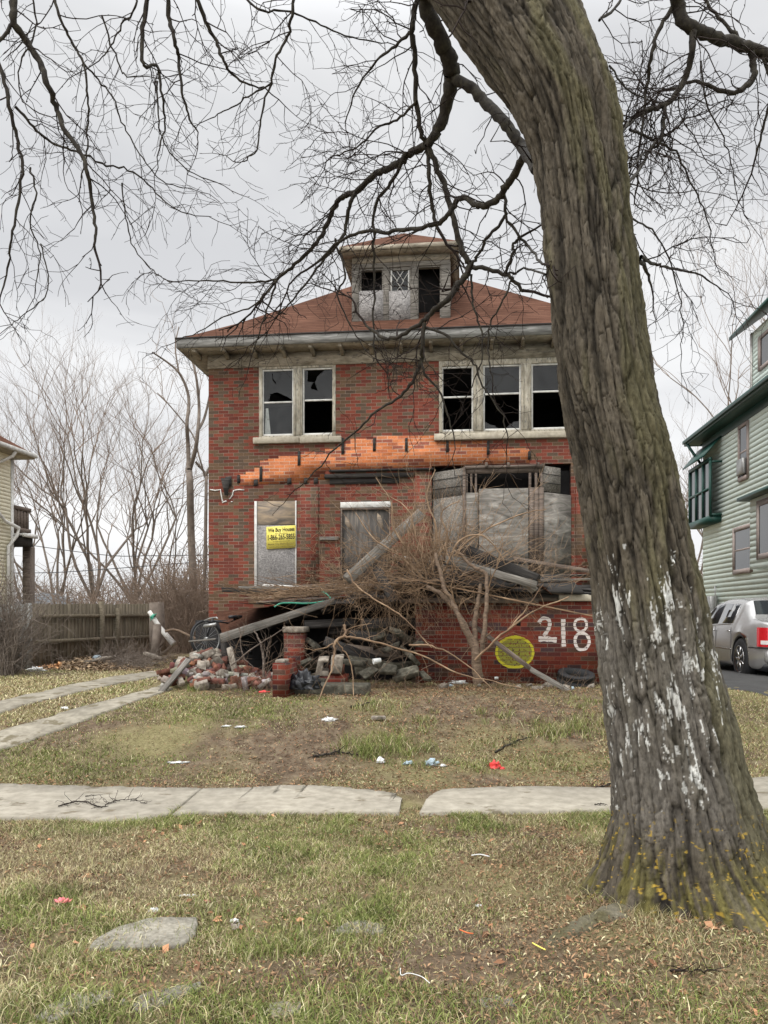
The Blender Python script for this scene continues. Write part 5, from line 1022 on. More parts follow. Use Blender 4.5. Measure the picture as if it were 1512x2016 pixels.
for a, r0, r1, dn, L in [
    ([(35, -40, 5.4), (28, 0, 5.4), (27, 40, 5.4), (55, 85, 5.5), (80, 125, 5.5), (95, 170, 5.5), (112, 210, 5.6), (128, 255, 5.6), (158, 300, 5.6), (172, 340, 5.6), (180, 390, 5.7), (188, 450, 5.7), (187, 492, 5.7)], 8, 2.5, 1.7, .7),
    ([(27, 45, 5.4), (0, 80, 5.4), (-30, 110, 5.4)], 4, 3, 1, .6),
    ([(-30, 60, 5.5), (5, 150, 5.5), (20, 210, 5.5), (32, 270, 5.6), (43, 330, 5.6), (36, 400, 5.6), (22, 470, 5.6), (15, 530, 5.7), (0, 585, 5.7)], 4.5, 1.5, 1.5, .6),
    ([(60, 330, 5.6), (70, 380, 5.6), (60, 440, 5.6), (80, 500, 5.7), (70, 560, 5.7)], 2, 1, 1.6, .5),
    ([(30, 210, 5.5), (65, 250, 5.6), (100, 280, 5.7), (140, 295, 5.7), (200, 322, 5.8), (255, 335, 5.9), (300, 370, 6), (340, 410, 6), (385, 425, 6)], 3, 1, 1.5, .6),
    ([(100, -30, 5.6), (118, 30, 5.6), (140, 80, 5.7), (165, 125, 5.7), (172, 180, 5.7), (173, 240, 5.8), (170, 300, 5.8), (160, 350, 5.8)], 3.2, 1.5, 1.5, .7),
    ([(165, 125, 5.7), (200, 165, 5.8), (225, 200, 5.8), (245, 250, 5.9), (275, 300, 5.9), (310, 350, 6), (360, 370, 6)], 2, 1, 1.5, .6),
    ([(240, 360, 5.9), (250, 440, 6), (270, 500, 6), (310, 540, 6), (335, 555, 6)], 1.5, .9, 1.5, .5),
    ([(295, -40, 5.6), (285, 30, 5.7), (278, 90, 5.7), (285, 130, 5.7), (310, 130, 5.8), (318, 190, 5.8), (325, 240, 5.9), (315, 290, 5.9)], 5, 1.4, 1.8, .7),
    ([(325, -40, 5.6), (332, 30, 5.7), (345, 80, 5.7), (352, 120, 5.8), (358, 180, 5.8), (375, 235, 5.9), (390, 260, 5.9)], 5, 1.4, 1.8, .7),
    ([(375, -40, 5.6), (400, 30, 5.7), (425, 80, 5.8), (440, 120, 5.8), (460, 150, 5.9), (490, 165, 5.9), (525, 176, 6)], 4.5, 1.4, 1.9, .7),
    ([(250, -30, 5.7), (270, 10, 5.7), (240, 50, 5.8), (220, 90, 5.8), (195, 120, 5.8)], 2.5, 1.2, 1.5, .7),
    ([(460, -30, 5.8), (510, 20, 5.8), (560, 20, 5.9), (620, 45, 6), (680, 70, 6.1), (750, 85, 6.2)], 2.5, 1.2, 1.6, .8),
    ([(580, -40, 5.7), (575, 20, 5.7), (567, 70, 5.8), (545, 110, 5.8), (533, 165, 5.9), (512, 235, 5.9), (505, 295, 5.9), (480, 318, 6)], 3.5, 1.2, 1.6, .6),
    ([(533, 165, 5.9), (490, 190, 6), (450, 215, 6), (415, 233, 6)], 2, 1, 1.4, .5),
    ([(310, 160, 5.9), (312, 240, 5.9), (330, 290, 6), (370, 335, 6), (440, 365, 6)], 1.8, .9, 1.4, .5),
    ([(200, 30, 5.8), (230, 120, 5.9), (250, 150, 5.9), (290, 150, 5.9)], 2, 1, 1.5, .7),
    ([(60, -30, 5.8), (70, 60, 5.9), (40, 130, 5.9), (45, 200, 6), (100, 230, 6)], 2, 1, 1.5, .7),
    ([(80, 480, 5.7), (95, 540, 5.7), (85, 590, 5.7), (40, 625, 5.8), (15, 645, 5.8)], 1.4, .8, 1.2, .4)]:
    limb(B2, T2, a, r0, r1, 2 if dn > 1.45 else 1, dn, L, HG, grav=-.04)
B2.build('limb', M['bark_l'], t2, (-5.2, 5.2, 0)); T2.build('twigs', M['twig'], t2, (-5.2, 5.2, 0))

# ---------------------------------------------------------------- far bare trees
def vase(base, H, spread, seed, label, stems=5, r=.16, lev=5, cat='tree', group='bare trees behind the fence', twr=.0052, lean=0, dens=1.0):
    random.seed(seed); o = thing('bare_tree', label, cat, base, 0, group); tk, cw = Twigs(), Twigs(); b = Vector(base)
    def rec(p, d, L, r, l):
        n = 5; pts = [p.copy()]; kids = []
        for i in range(n):
            d = (d+rv(.13)+Vector((0, 0, .05))).normalized(); p = p+d*L/n; pts.append(p.copy())
            if l > 0 and i >= 1 and random.random() < .26*dens: kids.append((p.copy(), d.copy(), i/n))
        (tk if r > .03 else cw).add(pts, np.linspace(r, r*.62, n+1), 7 if r > .05 else (4 if r > .025 else 3))
        if l > 0:
            kids += [(p.copy(), d.copy(), 1)]*2
            for q, dd_, t in kids:
                s = rv(.42); s.z = abs(s.z)*.3; rec(q, (dd_+s).normalized(), L*random.uniform(.5, .78), max(r*.52, twr*.55), l-1)
    h0 = H*.16; t0 = b+Vector((lean*.3, 0, h0)); tk.add([b-Vector((0, 0, .3)), b+Vector((0, 0, h0*.5)), t0], [r*1.6, r*1.2, r], 9)
    for i in range(stems):
        a = 2*math.pi*i/stems+random.uniform(-.4, .4); rec(t0.copy(), Vector((math.cos(a)*spread+lean, math.sin(a)*spread*.7, 1)), H*.36*random.uniform(.85, 1.15), r*.62, lev)
    tk.build('trunk', M['farbark'], o, b); cw.build('crown', M['fartwig'], o, b); return o
vase((*P(185, 1200, 36)[:2], 0), 12.5, .42, 3, 'broad bare tree with dark forked trunk in the middle behind the fence', 5, .13)
vase((*P(110, 1200, 40)[:2], 0), 11.5, .5, 5, 'spreading bare tree furthest left behind the fence', 5, .12)
vase((*P(262, 1200, 38)[:2], 0), 12.0, .45, 8, 'bare many stemmed tree between the dark forked one and the tall pale trunk', 6, .12)
vase((*P(45, 1200, 46)[:2], 0), 10.5, .5, 12, 'faint bare tree half hidden by the cream house', 4, .11)
vase((*P(330, 1200, 42)[:2], 0), 9.5, .4, 14, 'lower bare tree just left of the tall pale trunk', 5, .10)
vase((*P(1360, 1200, 48)[:2], 0), 13, .4, 21, 'bare brown tree seen between the big trunk and the green house', 6, .13, group='bare trees on the right')
vase((*P(1540, 1200, 40)[:2], 0), 21, .45, 25, 'pale bare tree top rising over the green house', 6, .13, group='bare trees on the right', twr=.0052)
# tall thin tree against the house corner, traced
th = thing('bare_tree', 'tall thin pale trunked tree standing close to the left corner of the brick house', 'tree', (*P(385, 1290, 27)[:2], .2), 0, 'bare trees behind the fence')
Bt, Tt = Twigs(), Twigs(); bo = P(385, 1290, 27)
def far(px, r0, r1, L=1.6, d=1.2, D=27, lev=2):
    pts = smooth3([P(a, b, D+random.uniform(-.4, .4)) for a, b in px], 4); rad = np.linspace(r0, r1, len(pts))*D/F; Bt.add(pts, rad, 8 if r0 > 4 else 5)
    for i in range(int(np.linalg.norm(np.diff(pts, axis=0), axis=1).sum()*d)):
        j = random.randrange(len(pts)//3, len(pts)-1); dd_ = Vector(pts[j+1]-pts[j]).normalized()
        twig(Tt, Vector(pts[j]), dd_*.6+rv(.6)+Vector((0, 0, .25)), L*random.uniform(.5, 1.2), .012, lev, .22, .02, .8, .3, False)
far([(383, 1290), (380, 1150), (376, 1050), (374, 960), (372, 930)], 8, 6.5, 1, .3); far([(372, 930), (370, 880), (368, 840), (372, 800), (367, 770), (352, 740), (330, 720), (300, 700)], 4.5, 1.5)
far([(374, 930), (385, 890), (390, 850), (392, 810), (388, 760), (380, 720), (372, 690)], 4.5, 1.5); far([(392, 850), (402, 830), (412, 790), (420, 740)], 3, 2); far([(400, 1290), (404, 1100), (406, 960), (405, 940), (385, 915)], 4, 2.5, 1.4, .8)
far([(405, 945), (420, 905), (425, 870)], 2.5, 1.5); far([(352, 740), (345, 690), (352, 650)], 1.8, 1); far([(405, 950), (392, 905), (378, 860), (330, 800), (310, 780)], 2, 1)
Bt.build('trunk', M['farbark'], th, bo); Tt.build('crown', M['fartwig'], th, bo)
# thicket of brush behind the fence
tk = Twigs(); random.seed(4)
for i in range(820):
    x = random.uniform(20, 412); D = random.uniform(29 if x > 115 else 38, 47); H = random.choice((1.2, 1.8, 2.2, 2.7, 3.4))*random.uniform(.7, 1.2)*(1.0+.35*(x > 300))
    p = P(x, 1200, D); p.z = .1
    twig(tk, p, Vector((random.gauss(0, .25), 0, 1)), H, .022, 2 if random.random() < .55 else 1, .34, .02, .9, .28, False)
for i in range(420):
    D = random.uniform(24, 28); x = random.uniform(318, 412); p = P(x, 1290, D); p.z = .15
    twig(tk, p, Vector((random.gauss(0, .25), 0, 1)), random.uniform(1.2, 3.6), .012, 1, .22, .01, .9, .3, False)
tag(tk.build('thicket', M['fartwig']), 'brown tangle of bare brush filling the land behind the fence', kind='stuff')
tk = Twigs()
for i in range(260):
    D = random.uniform(40, 60); p = P(random.uniform(1290, 1420), 1200, D); p.z = .1; twig(tk, p, Vector((random.gauss(0, .3), 0, 1)), random.uniform(2, 5), .02, 2, .4, .02, .9, .3, False)
tag(tk.build('thicket', M['fartwig']), 'bare brush on the horizon behind the green house', kind='stuff')
random.seed(11)
# ---------------------------------------------------------------- collapsed porch
def hy(px, v):                            # depth of a pixel column on the house plane v
    u = wl(px, 1200, v)[0]; return HO[1]-u*HS+v*HC
def Q(px, py, v): return P(px, py, hy(px, v))
def single(mb, name, m, label, cat, group=None, origin=None, bevel=0, smooth=False):
    if origin is None:
        a = np.concatenate(mb.V); origin = ((a[:, 0].min()+a[:, 0].max())/2, (a[:, 1].min()+a[:, 1].max())/2, a[:, 2].min())
    return tag(mb.build(name, m, None, origin, smooth=smooth, bevel=bevel), label, cat, group)
prf = thing('porch_roof', 'sagging sheet of brown shingled porch roof resting on the rubble with a dark underside', 'roof', tuple(Q(560, 1330, -1.5)))
O_ = tuple(prf.location)
A_, B_, C_, D_ = Q(438, 1250, -3.0), Q(655, 1180, -2.9), Q(800, 1168, -.15), Q(426, 1207, -.5)
m = MB(); n = (B_-A_).cross(D_-A_).normalized(); m.poly([A_, B_, C_, D_], .03, n, tc=[(0, 0, 0), (3, 0, 0), (3, 2.5, 0), (0, 2.5, 0)]*2); m.build('shingle_sheet', M['shingle'], prf, O_)
m = MB(); m.poly([A_-n*.01, B_-n*.01, C_-n*.01, D_-n*.01], -.05, n); 
m.build('roof_deck', M['darkwood'], prf, O_)
for i in range(6):
    t = .08+i*.16; m = MB(); m.plank(A_.lerp(B_, t)-n*.10, D_.lerp(C_, t)-n*.10, .045, .11, up=n, jag=.02); m.build('rafter', M['darkwood'], prf, O_)
m = MB(); e = (A_+B_)/2
m.plank(P(435, 1257, 12.25), P(657, 1183, 12.75), .155, .035, up=(0, -1, 0), jag=.03, w2=.10); 
m.build('fascia_board', M['wood'], prf, O_, bevel=.004)
# flat remains of the porch roof over the brick wall
pr2 = thing('porch_roof', 'flat layered remains of the porch roof lying over the brick porch wall', 'roof', tuple(Q(960, 1200, -1.5))); O2 = tuple(pr2.location)
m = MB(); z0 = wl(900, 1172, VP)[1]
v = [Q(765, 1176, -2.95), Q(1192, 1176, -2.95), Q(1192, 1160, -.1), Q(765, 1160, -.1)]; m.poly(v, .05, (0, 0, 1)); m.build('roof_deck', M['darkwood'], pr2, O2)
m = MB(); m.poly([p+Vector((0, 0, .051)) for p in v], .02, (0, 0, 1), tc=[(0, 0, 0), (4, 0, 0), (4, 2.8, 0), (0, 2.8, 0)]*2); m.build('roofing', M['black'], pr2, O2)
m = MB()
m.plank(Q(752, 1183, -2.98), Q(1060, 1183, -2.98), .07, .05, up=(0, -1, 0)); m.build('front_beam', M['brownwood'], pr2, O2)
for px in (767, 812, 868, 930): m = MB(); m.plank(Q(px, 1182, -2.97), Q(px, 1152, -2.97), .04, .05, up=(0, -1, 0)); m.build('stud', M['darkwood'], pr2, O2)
m = MB(); m.poly([Q(765, 1182, -2.5), Q(1100, 1182, -2.5), Q(1100, 1150, -2.5), Q(765, 1150, -2.5)], .02, (0, 1, 0)); m.build('recess_shade', M['black'], pr2, O2)  # black sheet behind the studs stands in for the recess's shade
m = MB(); m.plank(Q(738, 1157, -2.98), Q(885, 1152, -2.98), .06, .05, up=(0, -1, 0), jag=.03); m.build('top_rail', M['wood'], pr2, O2)
# collapsed floor plus black panels added as the shade under the sagging roof
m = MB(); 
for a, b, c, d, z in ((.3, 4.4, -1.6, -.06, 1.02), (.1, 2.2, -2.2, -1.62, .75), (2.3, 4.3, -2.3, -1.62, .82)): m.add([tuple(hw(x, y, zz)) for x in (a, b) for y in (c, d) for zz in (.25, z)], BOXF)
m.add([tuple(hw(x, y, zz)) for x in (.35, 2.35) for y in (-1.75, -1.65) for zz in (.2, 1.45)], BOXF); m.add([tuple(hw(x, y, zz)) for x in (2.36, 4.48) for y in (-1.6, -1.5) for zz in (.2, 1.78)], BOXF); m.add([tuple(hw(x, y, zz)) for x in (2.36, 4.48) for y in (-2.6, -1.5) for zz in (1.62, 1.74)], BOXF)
single(m, 'porch_floor_infill', M['black'], 'black collapsed porch floor with added shade panels under the sagging roof', 'porch floor')
cp = [(455, 1192), (560, 1186), (640, 1176), (700, 1160), (760, 1140), (820, 1112), (868, 1092), (905, 1090), (960, 1108), (1010, 1126), (1070, 1146), (1120, 1160), (1190, 1166)]
hx = np.linspace(0, 1, 110); hv = np.linspace(0, 1, 22); HX, HV = np.meshgrid(hx, hv); PXX = 455+HX*735; VV = -2.93+HV*2.6
pts = np.zeros(HX.shape+(3,))
for i in range(HX.shape[0]):
    for j in range(HX.shape[1]):
        a, b = PXX[i, j], float(VV[i, j]); bz = wl(a, 1188 if a < 700 else 1178, VP)[1]; u_ = wl(a, 1180, VP)[0]; zt_ = wl(a, np.interp(a, *zip(*cp)), -2.0)[1]
        k = math.sin(math.pi*min(1, HV[i, j]*1.25+.0))**.6 if HV[i, j] < .8 else 0; q = hw(u_, b, 0); z = bz+max(0, zt_-bz)*k*(.80+.5*(mn.cell((u_*7, b*2.2, 1))-.5)+.35*(mn.cell((u_*2.3+4, b*6, 3))-.5)); pts[i, j] = (q.x, q.y, z)
m = MB(); nn_ = HX.shape[1]; ix = np.arange((HX.shape[0]-1)*nn_).reshape(-1, nn_)[:, :-1].ravel(); m.add(pts, np.stack([ix, ix+1, ix+1+nn_, ix+nn_], 1))
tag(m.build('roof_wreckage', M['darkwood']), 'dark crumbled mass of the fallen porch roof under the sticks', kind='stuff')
# boards, each on its own
def board(a, b, w, t, m='wood', up=(0, -1, 0), label=None, group='broken boards in the porch roof wreckage', jag=.03, w2=None):
    label = label or ({'wood': 'grey', 'darkwood': 'charred dark', 'brownwood': 'brown'}[m]+(' narrow' if w < .08 else ' wide')+' broken board at the '+('left' if proj(a[0], a[1], a[2])[0] < 860 else ('middle' if proj(a[0], a[1], a[2])[0] < 1000 else 'right'))+' of the porch roof wreckage')
    mb = MB(); s = random.uniform(.75, 1.2); mb.plank(a, b, w, t, up=up, col=(s, s, s), jag=jag, w2=w2); return single(mb, 'broken_board', M[m], label, 'board', group, bevel=.003)
board(P(684, 1140, 12.3), P(829, 1010, 12.9), .175, .035, 'wood', label='long grey board standing diagonally out of the brush pile', group=None)
board(P(737, 1112, 12.6), P(778, 1185, 12.2), .15, .09, 'darkwood', label='short dark post leaning under the diagonal grey board', group=None)
board(P(905, 1078, 12.6), P(1060, 1142, 12.0), .17, .10, 'darkwood', label='thick dark beam sloping down to the right on the porch roof', group=None)
board(P(878, 1102, 12.3), P(1055, 1152, 11.8), .12, .04, 'wood', label='grey plank sloping down below the thick dark beam', group=None)
board(P(1035, 1148, 11.9), P(1052, 1163, 11.9), .13, .03, 'wood', label='small square board end hanging at the tip of the sloping plank', group=None)
board(P(810, 1140, 12.1), P(1176, 1215, 11.6), .022, .022, 'tan', label='thin pale pole crossing down to the right in front of 218', group=None)
board(P(878, 1098, 12.4), P(915, 1100, 12.4), .05, .12, 'wood', label='short grey block on top of the porch roof debris', group=None)
board(P(1010, 1100, 14.2), P(1185, 1128, 13.9), .07, .04, 'brownwood', label='brown lath leaning below the bay window', group=None)
board(P(925, 1226, 11.95), P(1052, 1322, 11.7), .07, .045, 'brownwood', label='dark brown post leaning across the yellow sprayed circle', group=None)
board(P(1045, 1318, 11.7), P(1122, 1362, 11.2), .075, .05, 'wood', label='grey pole end lying down in the grass beside the tyre', group=None)
board(P(315, 1365, 11.0), P(371, 1299, 11.6), .10, .035, 'wood', up=(-.3, -1, .6), label='pale plank leaning on the left of the brick rubble pile', group=None)
board(P(372, 1263, 12.6), P(425, 1258, 12.4), .025, .02, 'wood', up=(0, -1, .4), label='pale stick jutting left under the shingled roof corner', group=None)
board(P(440, 1161, 14.3), P(605, 1167, 14.0), .085, .12, 'darkwood', label='dark beam lying in front of the boarded window', group=None)
board(P(520, 1152, 14.2), P(640, 1159, 14.0), .04, .10, 'white', label='pale board lying under the boarded window', group=None)
random.seed(21)
for i in range(90):                       # layered laths and boards
    x = random.uniform(770, 1120) if i < 60 else random.uniform(690, 860); L = random.uniform(60, 190); y = 1172-abs(random.gauss(0, 42))*max(.15, 1-abs(x-890)/230); sl__ = random.uniform(-.03, .16); vv = random.uniform(-2.9, -1.6)
    x1 = min(x+L, 1188); board(Q(x, y, vv), Q(x1, min(1176, y+(x1-x)*sl__), vv-random.uniform(-.5, .4)), random.uniform(.04, .12), random.uniform(.02, .04), random.choice(('wood', 'darkwood', 'darkwood', 'darkwood', 'brownwood')), up=(random.uniform(-.3, .3), random.uniform(-1, 0), 1))
for i in range(26):
    x = random.uniform(480, 690); L = random.uniform(60, 170); y = 1196-random.random()*34-(x-480)*.06; vv = random.uniform(-2.4, -1.0)
    board(Q(x, y, vv), Q(x+L, y-L*random.uniform(0, .13), vv+random.uniform(-.3, .4)), random.uniform(.03, .09), random.uniform(.012, .03), random.choice(('wood', 'brownwood', 'brownwood', 'darkwood')), up=(random.uniform(-.3, .3), random.uniform(-1, 0), 1), label='thin splintered lath on the left of the fallen porch roof', group='splintered laths left of the brush pile')
MBL = ['mossy board sloping down right in the middle of the hollow', 'mossy board behind the capped brick pier, sloping to the right', 'mossy board at mid height under the hanging twigs', 'mossy board below the middle one in the hollow', 'short mossy board high at the right of the hollow', 'mossy board directly right of the pier cap', 'lowest mossy board, just above the concrete step', 'uppermost left mossy board in the hollow']
for i, (a, b) in enumerate((((685, 1300), (800, 1318)), ((640, 1262), (740, 1300)), ((690, 1250), (812, 1262)), ((672, 1275), (790, 1290)), ((715, 1228), (830, 1222)), ((600, 1230), (700, 1225)), ((700, 1320), (835, 1308)), ((648, 1240), (762, 1232)))):
    board(P(*a, 12.2+i*.13), P(*b, 12.5+i*.1), .16, .04, random.choice(('darkwood', 'mossslab', 'brownwood')), up=(0, -1, random.uniform(.1, .8)), label=MBL[i], group='mossy boards under the porch')
for i, (q, th) in enumerate((([(860, 1150, 12.4), (1000, 1160, 12.2), (1060, 1140, 13.2), (900, 1085, 13.6)], .04), ([(770, 1152, 12.4), (900, 1150, 12.2), (930, 1112, 13.4), (800, 1118, 13.6)], .05), ([(1000, 1165, 12.3), (1150, 1170, 12.2), (1120, 1140, 13.4), (1010, 1130, 13.4)], .04))):
    pts = [P(*p) for p in q]; m = MB(); m.poly(pts, th, (0, 0, 1)); single(m, 'roofing_sheet', M['darkwood'], ('large dark roofing sheet tilted up right of the diagonal grey board', 'dark roofing sheet under the sticks left of the saplings', 'dark roofing sheet lying flat above the number 218')[i], 'roofing sheet')
for i in range(26):                       # boards thrown up in the thick of the heap
    x = random.gauss(850, 55); y = 1155-random.random()*75*max(.2, 1-abs(x-865)/150); vv = random.uniform(-2.8, -1.6); c = Q(x, y, vv); d = Vector((random.gauss(0, 1), random.gauss(0, .5), random.gauss(0, .35))).normalized()*random.uniform(.25, .65)
    board(c-d, c+d, random.uniform(.04, .12), random.uniform(.02, .05), random.choice(('darkwood', 'darkwood', 'brownwood', 'wood')), up=(random.gauss(0, .4), -1, random.gauss(0, .6)))
# tall thin pole along left (burned post and pale stump under the roof corner)
board(P(441, 1258, 12.4), P(447, 1322, 12.3), .11, .09, 'darkwood', label='burnt post under the corner of the fascia board', group=None)
board(P(452, 1275, 12.2), P(468, 1345, 12.0), .09, .08, 'rubble', label='pale broken post standing in the brick rubble', group=None)
# ------------------------------------------------ masonry piers and steps
def hbox(mb, px0, px1, y0, y1, v0, dep, **k):
    a, zA = wl(px0, (y0+y1)/2, v0); b, _ = wl(px1, (y0+y1)/2, v0); z1 = wl((px0+px1)/2, y0, v0)[1]; z0 = wl((px0+px1)/2, y1, v0)[1]
    V = [(x, y, z) for x in (a, b) for y in (v0, v0+dep) for z in (z0, z1)]
    mb.add([tuple(hw(*q)) for q in V], BOXF, tc=V, **k); return a, b, z0, z1
m = MB(); hbox(m, 559, 596, 1246, 1345, -3.3, .36); pr = thing('brick_pier', 'square brick pier with pale cap standing under the sagging roof', 'pier', tuple(Q(578, 1345, -3.3)))
m.build('shaft', M['pbrick'], pr, tuple(pr.location)); m = MB(); hbox(m, 556, 599, 1234, 1245.5, -3.33, .44); m.build('cap', M['rubble'], pr, tuple(pr.location), bevel=.01)
pr = thing('brick_pier', 'low broken brick step pier with crumbled mortar top at the lawn edge', 'pier', tuple(Q(550, 1372, -5.35)))
m = MB(); hbox(m, 536.5, 565, 1306, 1378, -5.35, .62); m.build('shaft', M['pbrick'], pr, tuple(pr.location))
m = MB(); a = hbox(m, 541, 560, 1299, 1307.5, -5.25, .3); m.build('mortar_top', M['rubble'], pr, tuple(pr.location), bevel=.015)
m = MB(); hbox(m, 560, 574, 1297, 1308, -4.98, .25); m.build('top_brick', M['pbrick'], pr, tuple(pr.location))
pr = thing('brick_pier', 'toppled hollow brick pier with pale mortar faces between the steps and the plastic bag', 'pier', tuple(Q(650, 1352, -4.3)))
m = MB(); hbox(m, 619, 677, 1331, 1356, -4.35, .5); m.build('shaft', M['pbrick'], pr, tuple(pr.location))
D3 = hy(650, -4.35)
m = MB(); m.poly([P(*q, D3) for q in ((620, 1331), (626, 1300), (647, 1299), (646, 1304), (637, 1305), (634, 1323), (647, 1324), (646, 1332))], .2, (0, 1, .25)); m.build('mortar_face', M['rubble'], pr, tuple(pr.location), bevel=.008)
m = MB(); m.poly([P(*q, D3-.05) for q in ((650, 1326), (652, 1295), (677, 1293), (672, 1327))], .18, (0, 1, .2)); m.build('mortar_face', M['rubble'], pr, tuple(pr.location), bevel=.01)
m = MB(); hbox(m, 647, 672, 1310, 1331, -4.2, .3); m.build('inner_brick', M['looseb'], pr, tuple(pr.location))
m = MB(); hbox(m, 566, 722, 1349, 1385, -4.9, .5); hbox(m, 572, 640, 1335, 1350, -4.4, .9); single(m, 'concrete_step', M['mossslab'], 'low mossy concrete step below the toppled brick pier', 'step', bevel=.02)
# slabs of masonry in the hollow
def chunk(p, s, m_, label, cat, group, name='masonry_chunk', flat_=.5):
    V = []; F_ = BOXF; R_ = Matrix.Rotation(random.uniform(0, 6.3), 3, 'Z') @ Matrix.Rotation(random.uniform(-.6, .6), 3, 'X') @ Matrix.Rotation(random.uniform(-.6, .6), 3, 'Y')
    for x in (-1, 1):
        for y in (-1, 1):
            for z in (-1, 1): V.append(R_ @ Vector((x*s*random.uniform(.7, 1.1), y*s*.6*random.uniform(.7, 1.1), z*s*flat_*random.uniform(.6, 1.1)))+Vector(p))
    k = random.uniform(.7, 1.2); mb = MB(); mb.add([tuple(q) for q in V], F_, col=(k, k, k)); return single(mb, name, M[m_], label, cat, group, bevel=s*.025)
CHL = ['upper right big slab', 'slab under the upper right big one', 'slab right of the paper cup', 'slab left of the upper right big one', 'slab at the right end of the step', 'slab between the cup and the step', 'small slab near the step middle', 'topmost slab under the hanging twigs', 'smallest slab against the porch wall', 'slab left of the paper cup', 'little slab at the wall foot', 'slab behind the black plastic bag', 'slab just right of the capped pier']
for ci_, (px, py, D, s) in enumerate(((790, 1252, 12.4, .24), (770, 1275, 12.0, .22), (805, 1290, 12.1, .2), (745, 1262, 12.5, .2), (800, 1325, 11.7, .2), (765, 1318, 11.7, .17), (725, 1325, 11.8, .15), (742, 1240, 12.9, .2), (822, 1268, 12.2, .12), (700, 1305, 12, .2), (835, 1330, 11.8, .12), (610, 1310, 11.9, .18), (620, 1270, 12.6, .2))):
    chunk(P(px, py, D), s, 'mossslab', 'mossy masonry slab in the hollow, '+CHL[ci_], 'masonry slab', 'masonry slabs in the hollow', flat_=.22)
n_ = 46; xx_, yy_ = np.meshgrid(np.linspace(-3.6, -1.85, n_), np.linspace(11.0, 13.6, n_)); zz_ = g(xx_, yy_)-.03+.42*np.exp(-((xx_+2.85)/.55)**2-((yy_-12.45)/.75)**2)+(fbm(xx_*5, yy_*5, 4)-.5)*.10*np.exp(-((xx_+2.8)/.7)**2)
ix = np.arange((n_-1)*n_).reshape(n_-1, n_)[:, :-1].ravel(); m = MB(); m.add(np.stack([xx_, yy_, zz_], -1), np.stack([ix, ix+1, ix+1+n_, ix+n_], 1)); tag(m.build('rubble_mound', M['soil'], smooth=True), 'low mound of brick dust and dirt under the rubble heap', kind='structure')
# bricks of the rubble pile, each its own
random.seed(31)
proto = None
for i in range(210):
    t = random.random(); x = random.gauss(412, 42) if i < 160 else random.uniform(460, 530); x = min(max(x, 322), 535); hgt = max(0, 1-abs(x-430)/100)
    D = random.uniform(11.3, 13.1); p = P(x, 1300, D); p.z = float(g(p.x, p.y))+.02+.42*math.exp(-((p.x+2.85)/.55)**2-((p.y-12.45)/.75)**2)+random.random()*.10
    k = MB(); s = random.uniform(.7, 1.25); kk = (s, s*random.uniform(.9, 1.15), s*random.uniform(.9, 1.25)); l = random.choice((.10, .10, .07, .05)); k.box(-l, l, -.05, .05, -.032, .032, col=kk)
    red_ = random.random() < .62; o = k.build('loose_brick', M['looseb'] if red_ else M['rubble'], None, None, bevel=.004)
    o.location = p; o.rotation_euler = (random.gauss(0, .5), random.gauss(0, .6), random.uniform(0, 6.3)); tag(o, ('loose red brick' if red_ else 'grey mortar covered brick')+(' among the stalks right of the pale broken post' if x > 468 else (' at the driveway side of the rubble heap' if x < 385 else ' in the middle of the rubble heap')), 'brick', 'bricks in the rubble heap')
for i in range(26):
    x = random.gauss(405, 36); D = random.uniform(11.2, 12.6); p = P(x, 1300, D); hgt = max(0, 1-abs(x-420)/95); p.z = float(g(p.x, p.y))+.03+.42*math.exp(-((p.x+2.85)/.55)**2-((p.y-12.45)/.75)**2)+random.random()*.08
    chunk(p, random.uniform(.06, .13), 'rubble', 'pale lump of broken masonry on the rubble heap', 'masonry lump', 'pale lumps on the rubble heap', flat_=.6)
for i in range(14):
    x = random.uniform(850, 1165); p = P(x, 1300, random.uniform(11.6, 12.1)); p.z = float(g(p.x, p.y))+.02
    chunk(p, random.uniform(.03, .08), 'rubble', 'small stone lying at the foot of the porch wall', 'stone', 'stones at the foot of the porch wall')
# ------------------------------------------------ bicycle half under the roof
bk = thing('bicycle', 'old bicycle lying behind the rubble heap, one black wheel showing', 'bicycle', tuple(P(408, 1292, 13.4)), .35); bk.rotation_euler = (R(-6), 0, R(48))
def wheel(cx):
    m = MB(); n = 40; r = .305
    a = np.linspace(0, 2*np.pi, n+1); m.tube([(cx+r*math.cos(q), 0, .31+r*math.sin(q)) for q in a], .024, 8, cap=False); w = m.build('wheel', M['tyre'], bk, smooth=True)
    m = MB(); m.tube([(cx+(r-.03)*math.cos(q), 0, .31+(r-.03)*math.sin(q)) for q in a], .009, 6, cap=False)
    for q in a[:-1:2]: m.tube([(cx, 0, .31), (cx+(r-.03)*math.cos(q), 0, .31+(r-.03)*math.sin(q))], .0022, 3, cap=False)
    m.tube([(cx, -.04, .31), (cx, .04, .31)], .025, 10); m.build('spokes', M['steel'], w)
wheel(0); wheel(1.02)
m = MB()
for q in (((0, 0, .31), (.14, 0, .60), (.17, 0, .66)), ((.15, 0, .62), (.60, 0, .56)), ((.14, 0, .55), (.58, 0, .28)), ((.63, 0, .66), (.58, 0, .28)), ((.58, 0, .28), (1.02, 0, .31)), ((.60, 0, .56), (1.02, 0, .31))): m.tube(q, .016, 8)
m.build('frame', M['blackpl'], bk, smooth=True); m = MB(); m.tube([(.12, -.2, .64), (.17, -.1, .67), (.17, .1, .67), (.12, .2, .64)], .013, 8); m.build('handlebar', M['steel'], bk)
m = MB(); m.poly([(.55, -.06, .66), (.76, -.08, .66), (.78, .08, .66), (.55, .06, .66), (.5, 0, .66)], .05, (0, 0, 1)); m.build('saddle', M['blackpl'], bk, bevel=.01)
